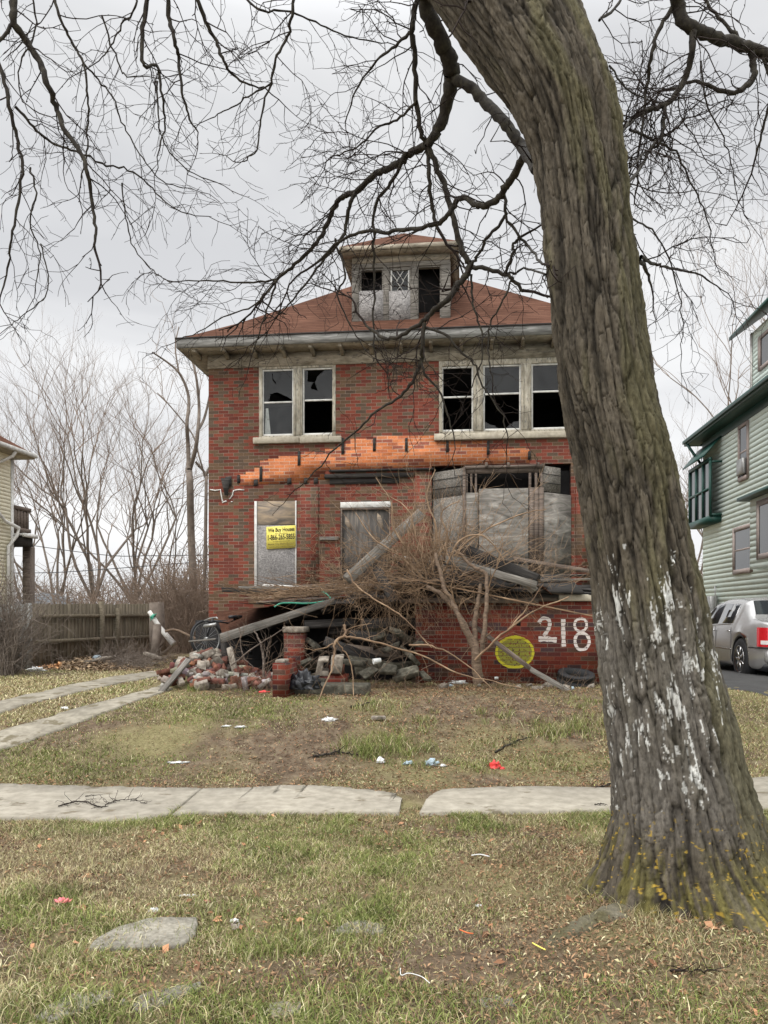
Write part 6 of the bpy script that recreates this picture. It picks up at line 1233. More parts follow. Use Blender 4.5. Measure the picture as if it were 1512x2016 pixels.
m = MB(); m.tube([P(402, 1233, 13.1), P(425, 1229, 13.0)], .028, 8); single(m, 'metal_pipe', M['steel'], 'pale metal pipe over the bicycle wheel', 'pipe')
# ------------------------------------------------ saplings, whips and brush on the porch
random.seed(41)
sap = thing('sapling', 'thick forked sapling growing in front of the porch wall', 'sapling', tuple(G(938, 1347)))
SB, ST = Twigs(), Twigs()
def stem(px, r0, r1, L=.6, dens=1.0, lev=1, B=None, T=None, grav=.0, up=.3, wig=.3):
    B = B or SB; T = T or ST; pts = smooth3([P(*q) for q in px], 5); pts[1:-1] += rng.normal(0, .006, (len(pts)-2, 3)); rad = np.linspace(r0, r1, len(pts))*pts[:, 1]/F
    B.add(pts, rad, 9 if r0 > 4 else 5); seg = np.linalg.norm(np.diff(pts, axis=0), axis=1).sum()
    for i in range(int(seg*3.2*dens)):
        j = random.randrange(1, len(pts)-1); s = rv(.8); s.y *= .5; twig(T, Vector(pts[j]), Vector(pts[j+1]-pts[j]).normalized()*.8+s+Vector((0, 0, up)), L*random.uniform(.4, 1.2), max(.0035, rad[j]*.35), lev, .10, grav, .5, wig, False)
stem([(943, 1345, 11.6), (938, 1310, 11.6), (936, 1285, 11.6), (934, 1262, 11.65)], 11, 8, .4, .3)
stem([(936, 1285, 11.6), (926, 1262, 11.6), (908, 1225, 11.6), (893, 1190, 11.7), (876, 1160, 11.8), (866, 1125, 11.9), (858, 1090, 12)], 5.5, 3.5, .7, .6)
stem([(937, 1275, 11.6), (920, 1240, 11.7), (895, 1200, 11.8), (868, 1170, 11.9), (840, 1155, 12)], 5.5, 4, .7, .5)
stem([(948, 1285, 11.6), (953, 1250, 11.6), (957, 1200, 11.7), (958, 1160, 11.8), (955, 1130, 11.9), (930, 1115, 12.0), (905, 1090, 12.1)], 5, 3, .7, .5)
stem([(934, 1262, 11.7), (935, 1220, 11.8), (942, 1180, 11.9), (946, 1150, 12)], 6, 3.5, .6, .3)
SB.build('trunk', M['tanbark'], sap, tuple(sap.location)); ST.build('twigs', M['tan'], sap, tuple(sap.location))
brn = thing('fallen_branch', 'pale fallen branch reaching from the hollow across in front of the porch wall', 'branch', tuple(P(680, 1245, 11.2)))
SB, ST = Twigs(), Twigs()
stem([(678, 1231, 11.3), (681, 1243, 11.2), (679, 1252, 11.1), (710, 1257, 11), (760, 1270, 10.9), (830, 1290, 10.8), (900, 1325, 10.7), (960, 1340, 10.6), (1030, 1356, 10.5)], 3, 1.0, .5, .8)
stem([(679, 1252, 11.1), (660, 1264, 11), (658, 1290, 10.9), (652, 1320, 10.7), (635, 1360, 10.4), (610, 1412, 9.9)], 3, 1.1, .4, .4)
stem([(662, 1262, 11), (680, 1285, 11), (693, 1320, 10.9), (696, 1395, 10.4)], 1.8, .8, .3, .4); stem([(665, 1262, 11), (630, 1278, 11), (600, 1277, 11)], 1.8, .8, .4, 1)
SB.build('stem', M['tan'], brn, tuple(brn.location)); ST.build('twigs', M['tan'], brn, tuple(brn.location))
vin = thing('fallen_branch', 'pale whips arching down from the brush pile in front of the hollow', 'branch', tuple(P(690, 1130, 12)))
SB, ST = Twigs(), Twigs()
stem([(683, 1122, 12.2), (700, 1150, 12), (735, 1178, 11.7), (780, 1205, 11.4), (800, 1222, 11.2), (850, 1275, 11)], 2, 1, .35, .6)
stem([(935, 1300, 11.2), (1000, 1240, 11.2), (1060, 1200, 11.3), (1120, 1175, 11.4)], 2.6, 1.2, .5, .9)
stem([(1000, 1240, 11.2), (1035, 1200, 11.3), (1070, 1150, 11.4)], 1.8, .8, .4, .5); stem([(805, 1270, 11.3), (860, 1275, 11.2), (920, 1310, 11.1), (990, 1380, 10.6)], 2.2, .9, .4, .6)
SB.build('stem', M['tan'], vin, tuple(vin.location)); ST.build('twigs', M['tan'], vin, tuple(vin.location))
sh = thing('shrub', 'leafless shrub of tan whips fanning up over the bay window and door', 'shrub', tuple(P(850, 1160, 12.6)))
SB, ST = Twigs(), Twigs()
for i in range(115):
    x = random.gauss(845, 62); D = random.uniform(11.9, 13.2); p = P(x, random.uniform(1085, 1150), D); sx_ = random.gauss((x-850)/130, .55)
    twig(ST, p, Vector((sx_, random.gauss(0, .25), random.uniform(.55, 1.2))), random.uniform(.6, 1.9), .0052, 1 if i % 2 else 0, .11, .008, .5, .27, False)
for i in range(55):
    x = random.uniform(640, 860); p = P(x, random.uniform(1120, 1165), random.uniform(12, 13.4)); twig(ST, p, Vector((random.gauss(-.3, .8), random.gauss(0, .2), random.uniform(.1, .8))), random.uniform(.4, 1.2), .004, 1, .10, .0, .5, .28, False)
for i in range(45):
    x = random.uniform(900, 1120); p = P(x, random.uniform(1125, 1165), random.uniform(12, 13.2)); twig(ST, p, Vector((random.gauss(.3, .7), random.gauss(0, .2), random.uniform(.2, .8))), random.uniform(.3, 1.1), .0036, 1, .10, .0, .5, .28, False)
for q in ([(840, 1140, 12.4), (820, 1060, 12.5), (800, 1000, 12.6), (735, 960, 12.7)], [(850, 1130, 12.5), (860, 1050, 12.6), (840, 980, 12.7), (857, 925, 12.8)], [(845, 1120, 12.4), (880, 1060, 12.5), (868, 1010, 12.6), (905, 985, 12.7)], [(870, 1130, 12.4), (930, 1060, 12.4), (1020, 1015, 12.5), (1075, 1002, 12.5)], [(835, 1140, 12.3), (780, 1090, 12.4), (735, 1060, 12.5), (700, 1010, 12.6)], [(830, 1120, 12.3), (775, 1040, 12.4), (770, 990, 12.5), (740, 940, 12.6)],
          [(880, 1110, 12.2), (905, 1065, 12.2), (950, 1055, 12.2), (985, 1090, 12.2), (995, 1110, 12.2)]): stem(q, 2.4, .9, .7, 1.1)
SB.build('stem', M['tan_l'], sh, tuple(sh.location)); ST.build('twigs', M['tan_l'], sh, tuple(sh.location))
bp = Twigs(); random.seed(43)
for i in range(500):                      # heap of dead sticks
    x = random.gauss(810, 62) if i < 330 else random.uniform(560, 1090); py = 1165-abs(random.gauss(0, 38))*max(.12, 1-abs(x-830)/240); D = random.uniform(11.9, 13.6); p = P(x, py, D)
    twig(bp, p, Vector((random.gauss(-.8 if x < 850 else .5, 1), random.gauss(0, .4), random.gauss(.0, .28))), random.uniform(.3, 1.0), random.uniform(.003, .007), 0, .10, -.015, .6, .26, False)
for i in range(120):                      # strands hanging from the heap
    x = random.uniform(665, 850); p = P(x, random.uniform(1140, 1190), random.uniform(11.7, 12.4)); twig(bp, p, Vector((random.gauss(0, .5), random.gauss(0, .2), -random.uniform(.3, 1))), random.uniform(.3, .95), .0035, 1 if i % 2 == 0 else 0, .09, -.02, .5, .42, False)
for i in range(330):
    if i > 220: continue
    x = random.uniform(480, 740); p = P(x, 1188-(x-480)*.10-random.random()*22, random.uniform(12.4, 13.8)); twig(bp, p, Vector((random.choice((-1, 1)), random.gauss(0, .3), random.gauss(.12, .14))), random.uniform(.4, 1.2), .005, 0, .14, -.004, .5, .10, False)
for i in range(70):                       # vines spilling over the wall
    x = random.uniform(840, 1040); p = P(x, random.uniform(1150, 1190), random.uniform(11.7, 12.1)); twig(bp, p, Vector((random.gauss(0, .7), random.gauss(0, .15), -random.uniform(.2, 1))), random.uniform(.25, .8), .003, 1 if i % 2 else 0, .08, -.02, .4, .4, False)
for i in range(330):                      # upright tangle in the middle
    x = random.gauss(845, 48); p = P(x, random.uniform(1060, 1150), random.uniform(12, 13.3)); twig(bp, p, Vector((random.gauss(0, .8), random.gauss(0, .3), random.gauss(.25, .7))), random.uniform(.25, .8), random.uniform(.003, .008), 0, .10, -.01, .6, .3, False)
tag(bp.build('brush_pile', M['tan']), 'heap of tan dead sticks and vines tangled on the collapsed porch roof', kind='stuff')
bp = Twigs()
for i in range(420):
    x = random.choice((random.uniform(430, 560), random.uniform(680, 950), random.uniform(950, 1180))); p = G(x, random.uniform(1345, 1372)); p.z += .02; twig(bp, p, Vector((random.gauss(0, .8), random.gauss(0, .3), random.uniform(.1, 1))), random.uniform(.15, .5), .003, 0, .07, -.02, .6, .25, False)
for i in range(40):
    x = random.uniform(450, 830); p = P(x, random.uniform(1290, 1340), random.uniform(11.3, 12)); twig(bp, p, Vector((random.gauss(0, .5), random.gauss(0, .3), random.uniform(.2, 1))), random.uniform(.3, 1.0), .004, 1, .1, .0, .6, .2, False)
for i in range(260):
    x = random.uniform(230, 330); p = G(x, random.uniform(1288, 1312)); twig(bp, p, Vector((random.gauss(0, .8), random.gauss(0, .3), random.uniform(.1, .7))), random.uniform(.3, .9), .005, 1, .12, -.02, .6, .25, False)
tag(bp.build('dry_stalks', M['tanbark']), 'low dry stalks and weeds along the foot of the ruin and the back yard', kind='stuff')
# dark slender stems inside the hollow
bs = thing('sapling', 'thin dark sapling growing in the hollow left of the capped brick pier', 'sapling', tuple(P(520, 1345, 12))); SB, ST = Twigs(), Twigs()
stem([(518, 1350, 11.9), (519, 1300, 12), (512, 1265, 12.1), (500, 1240, 12.2)], 3, 1.5, .5, 1); stem([(519, 1310, 12), (527, 1280, 12.1), (533, 1250, 12.1)], 2, 1, .4, 1)
stem([(470, 1235, 12.1), (478, 1290, 12), (500, 1315, 12)], 1.2, .8, .3, .5); stem([(455, 1310, 12), (500, 1275, 12), (560, 1237, 12)], 1.6, 1.2, .3, .3)
SB.build('stem', M['brownwood'], bs, tuple(bs.location)); ST.build('twigs', M['brownwood'], bs, tuple(bs.location))
for i in range(16):                       # shreds of roofing and lath
    x = random.uniform(700, 1120); y = 1168-abs(random.gauss(0, 30))*max(.2, 1-abs(x-890)/230); c = Q(x, y, random.uniform(-2.7, -1.4)); a1, a2 = Vector((random.uniform(.15, .4), random.gauss(0, .1), random.gauss(-.04, .08))), Vector((random.gauss(0, .1), random.uniform(.15, .4), random.gauss(.05, .12)))
    m = MB(); m.poly([c-a1-a2*.8, c+a1*.2-a2*1.1, c+a1-a2*.7, c+a1*.9+a2, c-a1*.1+a2*.8, c-a1+a2], .015, (0, 0, 1)); single(m, 'torn_roofing', M[random.choice(('darkwood', 'black', 'shingle'))], 'torn flap of roofing felt in the porch roof wreckage', 'roofing scrap', 'torn roofing scraps')
# green hose
m = MB(); m.tube(catmull3([np.array(P(*q)) for q in ((540, 1195, 12.6), (553, 1188, 12.6), (575, 1187, 12.6), (600, 1188, 12.6), (625, 1186, 12.7), (650, 1180, 12.8), (641, 1168, 12.9), (634, 1165, 13))], 5), .013, 8); single(m, 'garden_hose', M['hose'], 'green garden hose lying on the fallen porch roof', 'hose', smooth=True)
# ------------------------------------------------ tyre, litter
def blobm(p, s, m_, name, label, cat, seed=0, sq=(1, 1, 1), sub=3, rough_=.35, group=None):
    import bmesh
    bm = bmesh.new(); bmesh.ops.create_icosphere(bm, subdivisions=sub, radius=1); V = []
    for v in bm.verts:
        c = v.co.normalized(); k = 1+rough_*mn.fractal(c*2.1+Vector((seed, seed*.7, 0)), .9, 2, 4)*1.4; V.append((c.x*k*s*sq[0]+p[0], c.y*k*s*sq[1]+p[1], max(c.z*k*s*sq[2], -.25*s*sq[2])+p[2]))
    f = [tuple(v.index for v in q.verts) for q in bm.faces]; bm.free(); mb = MB(); mb.add(V, f); return single(mb, name, M[m_], label, cat, group)
p = G(1137, 1352); m = MB(); prof = [(.20, -.09), (.25, -.11), (.33, -.10), (.345, -.07), (.335, -.065), (.345, -.03), (.335, -.025), (.335, .025), (.345, .03), (.335, .065), (.345, .07), (.33, .10), (.25, .11), (.20, .09), (.19, .0), (.20, -.09)]
m.lathe(prof, sides=48); m.F.pop(); 
ty = m.build('tyre', M['tyre'], None, None, smooth=False); ty.location = (p.x, p.y+.1, p.z+.13); ty.rotation_euler = (R(14), R(3), 0); ty.scale = (.85, .85, .85); tag(ty, 'worn black tyre lying at the foot of the brick porch wall', 'tyre')
blobm(G(975, 1345)+Vector((0, 0, .08)), .12, 'blackpl', 'rubbish_bag', 'small black bundle with a white tag by the porch wall', 'bag', 3, (1, .8, .8)); 
m = MB(); p = G(975, 1347); m.box(p.x-.03, p.x+.03, p.y-.135, p.y-.125, p.z+.09, p.z+.13); single(m, 'paper_tag', M['whitepl'], 'white tag on the small black bundle', 'tag')
blobm(P(598, 1351, 10.55)+Vector((0, 0, 0)), .16, 'blackpl', 'plastic_bag', 'black plastic bag draped over the concrete step', 'bag', 5, (1.05, .45, 1.0), 4, .6)
blobm(P(612, 1345, 10.5), .07, 'blackpl', 'plastic_bag', 'torn corner of black plastic right beside the draped bag', 'bag', 8, (1.2, .4, .6), 3, .6)
m = MB(); m.lathe([(.001, -.06), (.034, -.06), (.042, .055), (.045, .06), (.04, .06), (.001, .045)], sides=20, ax='x'); cup = m.build('paper_cup', M['whitepl'], None, None); cup.location = P(742, 1301, 11.5); cup.rotation_euler = (0, R(10), R(200)); tag(cup, 'white paper cup lying in the rubble of the hollow', 'cup')
for i, (px, py, s, mt, nm, lb, ct, sq) in enumerate([
    (647, 1420, .055, 'whitepl', 'crumpled_paper', 'white crumpled paper on the lawn nearest below the pale fallen branch', 'paper', (1.3, .7, .6)),
    (446, 1431, .04, 'whitepl', 'paper_scrap', 'small white scrap on the lawn, left one of a close pair', 'paper', (1.2, .7, .3)), (473, 1432, .045, 'whitepl', 'paper_scrap', 'small white scrap on the lawn, right one of a close pair', 'paper', (1.2, .7, .3)),
    (749, 1502, .045, 'whitepl', 'crumpled_paper', 'white crumpled paper below the biggest grass tuft', 'paper', (.9, .7, .9)), (350, 1502, .06, 'whitepl', 'paper_scrap', 'faded flat scrap on the bare patch of lawn', 'paper', (1.5, .8, .15)),
    (128, 1396, .035, 'whitepl', 'paper_scrap', 'white scrap between the two driveway strips', 'paper', (1.2, .8, .5)), (803, 1505, .03, 'bluel', 'plastic_wrapper', 'pale blue wrapper left of the red litter', 'wrapper', (1.3, .7, .9)), (850, 1507, .05, 'bluel', 'plastic_wrapper', 'pale clear wrapper in the litter line by the sidewalk', 'wrapper', (1.1, .6, .9)), (872, 1509, .03, 'whitepl', 'paper_scrap', 'tiny white scrap right of the clear wrapper', 'paper', (1.2, .7, .6)),
    (903, 1346, .07, 'whitepl', 'plastic_wrapper', 'white crumpled wrappers at the foot of the sapling', 'wrapper', (1.9, .7, .5)), (886, 1352, .05, 'bluel', 'plastic_wrapper', 'bluish wrapper beside the white ones at the sapling foot', 'wrapper', (1, .7, .6)), (1062, 1345, .07, 'whitepl', 'paper_scrap', 'pale scrap lying left of the tyre', 'paper', (2, .6, .4)), (1128, 1358, .03, 'bluel', 'plastic_wrapper', 'small light blue scrap in front of the tyre', 'wrapper', (.7, .5, 1.3)),
    (340, 1352, .05, 'orangepl', 'orange_wrapper', 'orange wrapper at the left foot of the rubble heap', 'wrapper', (1.2, .8, .7)), (362, 1332, .09, 'orangepl', 'orange_wrapper', 'bright orange lump higher on the rubble heap', 'wrapper', (1.5, .7, .4)), (520, 1365, .05, 'redpl', 'red_lump', 'red plastic lump left of the low brick step pier', 'plastic lump', (1.2, .8, .6)), (331, 1347, .04, 'whitepl', 'paper_scrap', 'white scrap at the foot of the pale leaning plank', 'paper', (1, .7, .7)),
    (974, 1512, .05, 'redpl', 'red_cup', 'crushed red plastic cup near the sidewalk', 'cup', (1.1, .8, 1.1)), (989, 1514, .025, 'redpl', 'red_scrap', 'small red fragment beside the crushed red cup', 'plastic scrap', (1.2, .8, .5)),
    (235, 1303, .11, 'whitepl', 'crumpled_paper', 'white paper lying right of the plastic jug by the fence', 'paper', (1.2, .7, .6)), (72, 1322, .12, 'whitepl', 'crumpled_paper', 'white lump at the left end of the leaf heap by the fence', 'paper', (1.2, .7, .5)), (300, 1307, .07, 'whitepl', 'paper_scrap', 'small pale scrap in the back yard left of the rubble', 'paper', (1.3, .7, .4)),
    (408, 1777, .014, 'pink', 'petal', 'small pink petal in the grass right of the pink flower', 'petal', (1, .7, .8)), (303, 1797, .018, 'whitepl', 'dry_leaf', 'pale curled leaf above the largest stone slab', 'leaf', (1.2, .7, .9)), (461, 1815, .02, 'whitepl', 'mushroom_cap', 'pale mushroom-like lump in the grass right of the largest slab', 'lump', (1, .8, .6)), (465, 1830, .028, 'rubble', 'stone', 'small rounded stone under the pale lump', 'stone', (.9, .7, .7)), (943, 1784, .014, 'whitepl', 'paper_scrap', 'tiny white scrap in the litter left of the tree root', 'paper', (1.3, .7, .4)), (370, 1764, .03, 'whitepl', 'paper_scrap', 'flat white scrap above the largest slab', 'paper', (1.8, .5, .15)), (182, 1743, .016, 'rubble', 'dry_leaf', 'pale leaf in the straw grass at left', 'leaf', (1.4, .8, .7))]):
    q = G(px, py); blobm(q+Vector((0, 0, s*sq[2]*.3)), s, mt, nm, lb, ct, i*3.7, sq, 3, .7)
m = MB(); p = G(745, 1418); m.box(p.x-.09, p.x+.09, p.y-.04, p.y+.05, p.z, p.z+.05); single(m, 'concrete_block', M['rubble'], 'small pale concrete block half sunk in the lawn', 'block', bevel=.01)
# plastic jug by the fence
p = G(190, 1311); m = MB(); m.lathe([(.001, 0), (.075, 0), (.08, .02), (.08, .13), (.03, .2), (.02, .24), (.001, .24)], sides=16, c=(0, 0, 0)); j = thing('plastic_jug', 'translucent plastic jug lying in the leaves by the fence', 'jug', (p.x, p.y, p.z+.08)); j.rotation_euler = (R(60), R(20), R(20)); j.scale = (1.6, 1.6, 1.3)
m.build('body', M['bluel'], j, smooth=True); m = MB(); m.tube([(0, -.03, .2), (0, -.09, .17), (0, -.085, .11)], .012, 6); m.build('handle', M['bluel'], j)
# pink flower in the near grass
p = G(123, 1787); fl = thing('fabric_flower', 'pink artificial flower dropped in the near grass', 'flower', (p.x, p.y, p.z+.02))
for i in range(9):
    a = i*2.4; r = .012+.003*i; c = Vector((math.cos(a)*r, math.sin(a)*r*.8, .012+.004*math.sin(i*2))); m = MB(); d = Vector((math.cos(a), math.sin(a), .5)); s = Vector((-math.sin(a), math.cos(a), 0))
    m.poly([c-s*.006-d*.008, c-s*.016, c-s*.010+d*.014, c+d*.018+Vector((0, 0, .004)), c+s*.010+d*.014, c+s*.016, c+s*.006-d*.008], .0015, (0, 0, 1)); m.build('petal', M['pink'], fl)
def wire(pts, r, m_, name, label, cat, k=5):
    q = [G(a, b)+Vector((0, 0, c)) for a, b, c in pts]; m = MB(); m.tube(catmull3([np.array(x) for x in q], k), r, 8); return single(m, name, M[m_], label, cat, smooth=True)
wire([(928, 1693, .03), (945, 1692, .032), (964, 1695, .028)], .0035, 'whitepl', 'drinking_straw', 'white straw on the grass left of the trunk', 'straw')
wire([(788, 1925, .04), (790, 1934, .03), (805, 1932, .035), (830, 1937, .03), (846, 1951, .03)], .002, 'whitepl', 'white_wire', 'bent white wire in the leaf litter', 'wire')
wire([(1048, 1873, .04), (1060, 1878, .035), (1074, 1883, .03)], .0035, 'yellow', 'yellow_stick', 'small yellow stick by the end of the tree root', 'stick')
wire([(905, 1847, .04), (920, 1850, .035), (932, 1851, .03)], .003, 'orangepl', 'orange_strip', 'thin orange strip in the litter left of the root', 'strip')
# fallen twigs
def fallen(pts, r, label, seed, L=.12, dens=1.0, mat='twig', lift=.02):
    random.seed(seed); q = [G(a, b)+Vector((0, 0, lift)) for a, b in pts]; tw, bg_ = Twigs(), Twigs(); c = catmull3([np.array(x) for x in q], 6); c[1:-1] += rng.normal(0, .004, (len(c)-2, 3)); bg_.add(c, np.linspace(r, r*.4, len(c)), 6)
    for j in range(2, len(c)-1):
        if random.random() < .8*dens: twig(bg_, Vector(c[j]), Vector((random.gauss(0, 1), random.gauss(0, 1), .25)), L*random.uniform(.3, 1), r*.45, 0, .03, -.03, 1, .5, True)
    return tag(bg_.build('fallen_twig', M[mat], None, tuple(q[0])), label, 'twig')
fallen([(115, 1597), (140, 1590), (165, 1587), (190, 1597), (203, 1598), (215, 1590), (232, 1585), (262, 1584), (288, 1592)], .006, 'spiny dark twig lying across the left sidewalk slab', 1, .16, 1.0, 'twig', .042)
fallen([(168, 1577), (185, 1574)], .006, 'short dark stick behind the spiny twig on the sidewalk', 2, .03, .3, 'twig', .042)
fallen([(618, 1493), (645, 1489), (662, 1484), (680, 1486), (705, 1490)], .014, 'dark knotty stick on the bare lawn left of the big tuft', 3, .12, .8, 'bark_l')
fallen([(1170, 1558), (1185, 1553), (1203, 1546)], .012, 'small root-like stick at the sidewalk edge beside the trunk', 4, .08, .6, 'bark_l')
fallen([(1171, 1594), (1183, 1592), (1196, 1595)], .005, 'thin stick on the right sidewalk slab', 5, .03, .3, 'twig', .042)
fallen([(975, 1485), (1000, 1470), (1020, 1462), (1045, 1455)], .012, 'brown branch lying on the lawn among the right tufts', 6, .2, .9, 'bark_l')
fallen([(690, 1395), (715, 1390), (735, 1385)], .014, 'short brown stick left of the tuft near the ruin', 7, .1, .6, 'bark_l')
fallen([(1320, 1922), (1370, 1918), (1420, 1924)], .006, 'dark twig in the litter below the tree', 8, .1, .8, 'twig')
# stone slabs sunk in the near grass
def slab(px, h, m_, label, dz=.012, tiltf=None):
    q = [G(a, b) for a, b in px]; n = len(q); pts = []
    for i in range(n):
        a, b = q[i], q[(i+1) % n]
        for t in (0, .33, .66): c = a.lerp(b, t); pts.append(c+Vector((random.uniform(-.006, .006), random.uniform(-.01, .01), 0)))
    zt_ = max(p.z for p in pts)+dz; c = sum(pts, Vector())/len(pts); N = len(pts); rings = [(1.02, -.06), (1.0, h*.6), (.97, h), (.6, h*1.02), (.25, h*1.04)]; V = []
    for s, hh in rings:
        for p in pts: e = c+(p-c)*s; V.append((e.x, e.y, zt_+hh-.02+mn.fractal((e.x*14, e.y*14, s), .9, 2, 3)*.006))
    V.append((c.x, c.y, zt_+h*1.04-.02)); f = [(k*N+i, k*N+(i+1) % N, (k+1)*N+(i+1) % N, (k+1)*N+i) for k in range(len(rings)-1) for i in range(N)]+[((len(rings)-1)*N+i, (len(rings)-1)*N+(i+1) % N, len(rings)*N) for i in range(N)]
    mb = MB(); mb.add(V, f); return single(mb, 'stone_slab', M[m_], label, 'slab', smooth=True)
random.seed(51)
slab([(175, 1873), (190, 1855), (240, 1832), (310, 1815), (388, 1818), (385, 1850), (360, 1867), (300, 1872), (240, 1875)], .03, 'stone', 'largest flat concrete slab sunk in the near grass')
slab([(66, 2012), (90, 1990), (150, 1962), (222, 1957), (226, 1975), (160, 2000), (100, 2020)], .025, 'stone', 'narrow concrete slab at the bottom left, left of a gap')
slab([(262, 1990), (275, 1965), (330, 1955), (396, 1944), (398, 1958), (330, 1985), (270, 1996)], .025, 'stone', 'narrow concrete slab at the bottom, right of the gap')
slab([(524, 2005), (530, 1988), (560, 1982), (592, 1985), (588, 2008), (555, 2018)], .03, 'stone', 'rounded grey stone at the bottom edge, right of the slabs')
slab([(655, 1838), (680, 1822), (720, 1818), (760, 1828), (750, 1842), (700, 1842)], .018, 'stone', 'low dark stone almost covered by grass in the middle')
slab([(935, 1975), (960, 1962), (1010, 1965), (1020, 1980), (970, 1990)], .012, 'stone', 'buried stone in the litter at bottom right of centre')
slab([(238, 1980), (240, 1972), (250, 1973), (251, 1983)], .025, 'stone', 'small pebble in the gap between the narrow slabs')
# ------------------------------------------------ yard at left: fence, shrub, heap, leaning birch pole
fa, fb_ = P(52, 1320, 17.2), P(312, 1300, 22.5); zt_ = EZ+(HZ-1190)/F*17.2
fc = thing('fence', 'long olive grey board fence across the back yard', 'fence', (fa.x, fa.y, 0))
fo = tuple(fc.location); dF = (fb_-fa); dF.z = 0; Lf = dF.length; dF.normalize(); nF = Vector((dF.y, -dF.x, 0))
m = MB(); s_ = 0
while s_ < Lf-.14:
    a = fa+dF*s_; w = .142; k = random.uniform(.75, 1.15); top_ = EZ+(HZ-1189)/F*a.y+random.uniform(-.012, .012); off = random.uniform(0, .006)
    v = [tuple(a+dF*x+nF*(y-off)+Vector((0, 0, z-a.z))) for x in (0, w-.006) for y in (-.02, .0) for z in (.1, top_)]; m.add(v, BOXF, col=(k, k, k)); s_ += w
m.build('boards', M['fence'], fc, fo)
for py0, py1, l in ((1213, 1212, 0), (1264, 1253, 1)):
    m = MB(); a = P(60, py0, 17.3)+nF*.03; b = P(300, py1, 22.2)+nF*.03; m.plank(a, b, .09, .05, up=nF, jag=.01); m.build('rail', M['fence'], fc, fo)
for px in (196, 228, 300, 58):
    t = (px-52)/(312-52); 
    k = (px-756)/F; s2 = (k*fa.y-fa.x)/(dF.x-k*dF.y); a = fa+dF*s2+nF*.06; lean = .06 if px == 228 else 0
    top_ = EZ+(HZ-(1184 if px == 196 else 1197))/F*a.y; m = MB(); m.plank((a.x-lean, a.y, .1), (a.x, a.y, top_), .12, .10, up=nF); m.build('post', M['fence'], fc, fo)
m = MB(); fr_ = thing('fence', 'short pale grey board fence beside the cream house', 'fence', tuple(P(30, 1335, 16.4)))
for i in range(10):
    x0 = -10+i*7.0; a = P(x0, 1335, 16.4); b = P(x0+6.4, 1335, 16.4); k = random.uniform(.8, 1.1); m.add([(x, y, z) for x in (a.x, b.x) for y in (16.4, 16.42) for z in (.1, EZ+(HZ-1190)/F*16.4+random.uniform(-.01, .01))], BOXF, col=(k, k, k))
m.build('boards', M['fence_l'], fr_, tuple(fr_.location)); m = MB(); a = P(58, 1335, 16.5); m.box(a.x-.05, a.x+.05, 16.43, 16.53, .1, EZ+(HZ-1187)/F*16.4); m.build('post', M['fence_l'], fr_, tuple(fr_.location))
random.seed(61); sb = thing('shrub', 'bare grey shrub in front of the pale fence at the left edge', 'shrub', tuple(P(15, 1345, 14.5))); tw = Twigs()
for i in range(130):
    p = P(random.gauss(8, 13), 1342, 14.5+random.gauss(0, .3)); p.z = .2; twig(tw, p, Vector((random.gauss(.02, .24), random.gauss(0, .2), 1)), random.uniform(1.3, 2.2), random.uniform(.006, .012), 2 if i % 2 else 1, .16, .01, .8, .22, False)
tw.build('stems', M['farbark'], sb, tuple(sb.location))
bl = thing('birch_pole', 'pale peeling pole with a green tie leaning at the end of the fence', 'pole', tuple(P(345, 1275, 19))); o_ = tuple(bl.location)
m = MB(); m.tube([P(294, 1204, 18.6), P(315, 1236, 18.5), P(342, 1268, 18.2)], [.05, .06, .075], 12); m.build('pole', M['white'], bl, o_); m = MB(); m.tube([P(299, 1212, 18.55), P(303, 1216, 18.55)], .07, 10); m.plank(P(303, 1214, 18.45), P(296, 1222, 18.4), .03, .01); m.plank(P(303, 1214, 18.45), P(308, 1208, 18.4), .03, .01); m.build('tie', M['hose'], bl, o_)
m = MB(); m.tube(catmull3([np.array(P(*q)) for q in ((325, 1243, 18), (345, 1240, 18), (370, 1250, 17.8), (390, 1260, 17.6))], 4), [.035, ]*1+[.034]*4+[.03]*8, 8) if False else m.tube(catmull3([np.array(P(*q)) for q in ((325, 1243, 18), (345, 1240, 18), (370, 1250, 17.8), (390, 1260, 17.6))], 4), .03, 8); single(m, 'bent_branch', M['tanbark'], 'bent branch running from the leaning pole towards the bicycle', 'branch', smooth=True)
m = MB(); m.tube([P(308, 1186, 21), P(310, 1250, 21), P(312, 1290, 21)], [.20, .22, .25], 12); single(m, 'tree_stump', M['farbark'], 'broken brown tree stump at the far end of the fence', 'stump')
m = MB(); m.tube([P(310, 1230, 18), P(306, 1290, 17.8)], [.09, .12], 10); single(m, 'tree_stump', M['farbark'], 'slim upright stump below the leaning pale pole', 'stump')
m = MB(); m.tube([P(165, 1305, 16.6), P(205, 1296, 16.7), P(228, 1293, 16.8)], [.03, .04, .035], 8); single(m, 'log', M['rubble'], 'pale stick lying over the leaf heap by the fence', 'log')
m = MB(); m.tube([P(285, 1287, 17.4), P(300, 1292, 17.2), P(318, 1297, 17.1)], [.05, .06, .045], 10); single(m, 'log', M['rubble'], 'pale short log left of the rubble in the back yard', 'log')
lm = MB(); n = 9000; px = rng.uniform(58, 300, n); D = rng.uniform(15.6, 18.2, n); x = (px-756)/F*D; y = D; hh = rng.random(n)**1.3*.30*np.clip(1-np.abs(px-170)/125, .12, 1)*np.clip(1-abs(D-16.9)/1.3, .05, 1)
keep = clear(x, y); x, y, hh = x[keep], y[keep], hh[keep]; n = len(x); az = rng.uniform(0, 6.3, n); d = np.stack([np.cos(az), np.sin(az), rng.normal(0, .4, n)], 1); s = np.stack([-np.sin(az), np.cos(az), rng.normal(0, .4, n)], 1); c = np.stack([x, y, g(x, y)+hh], 1)
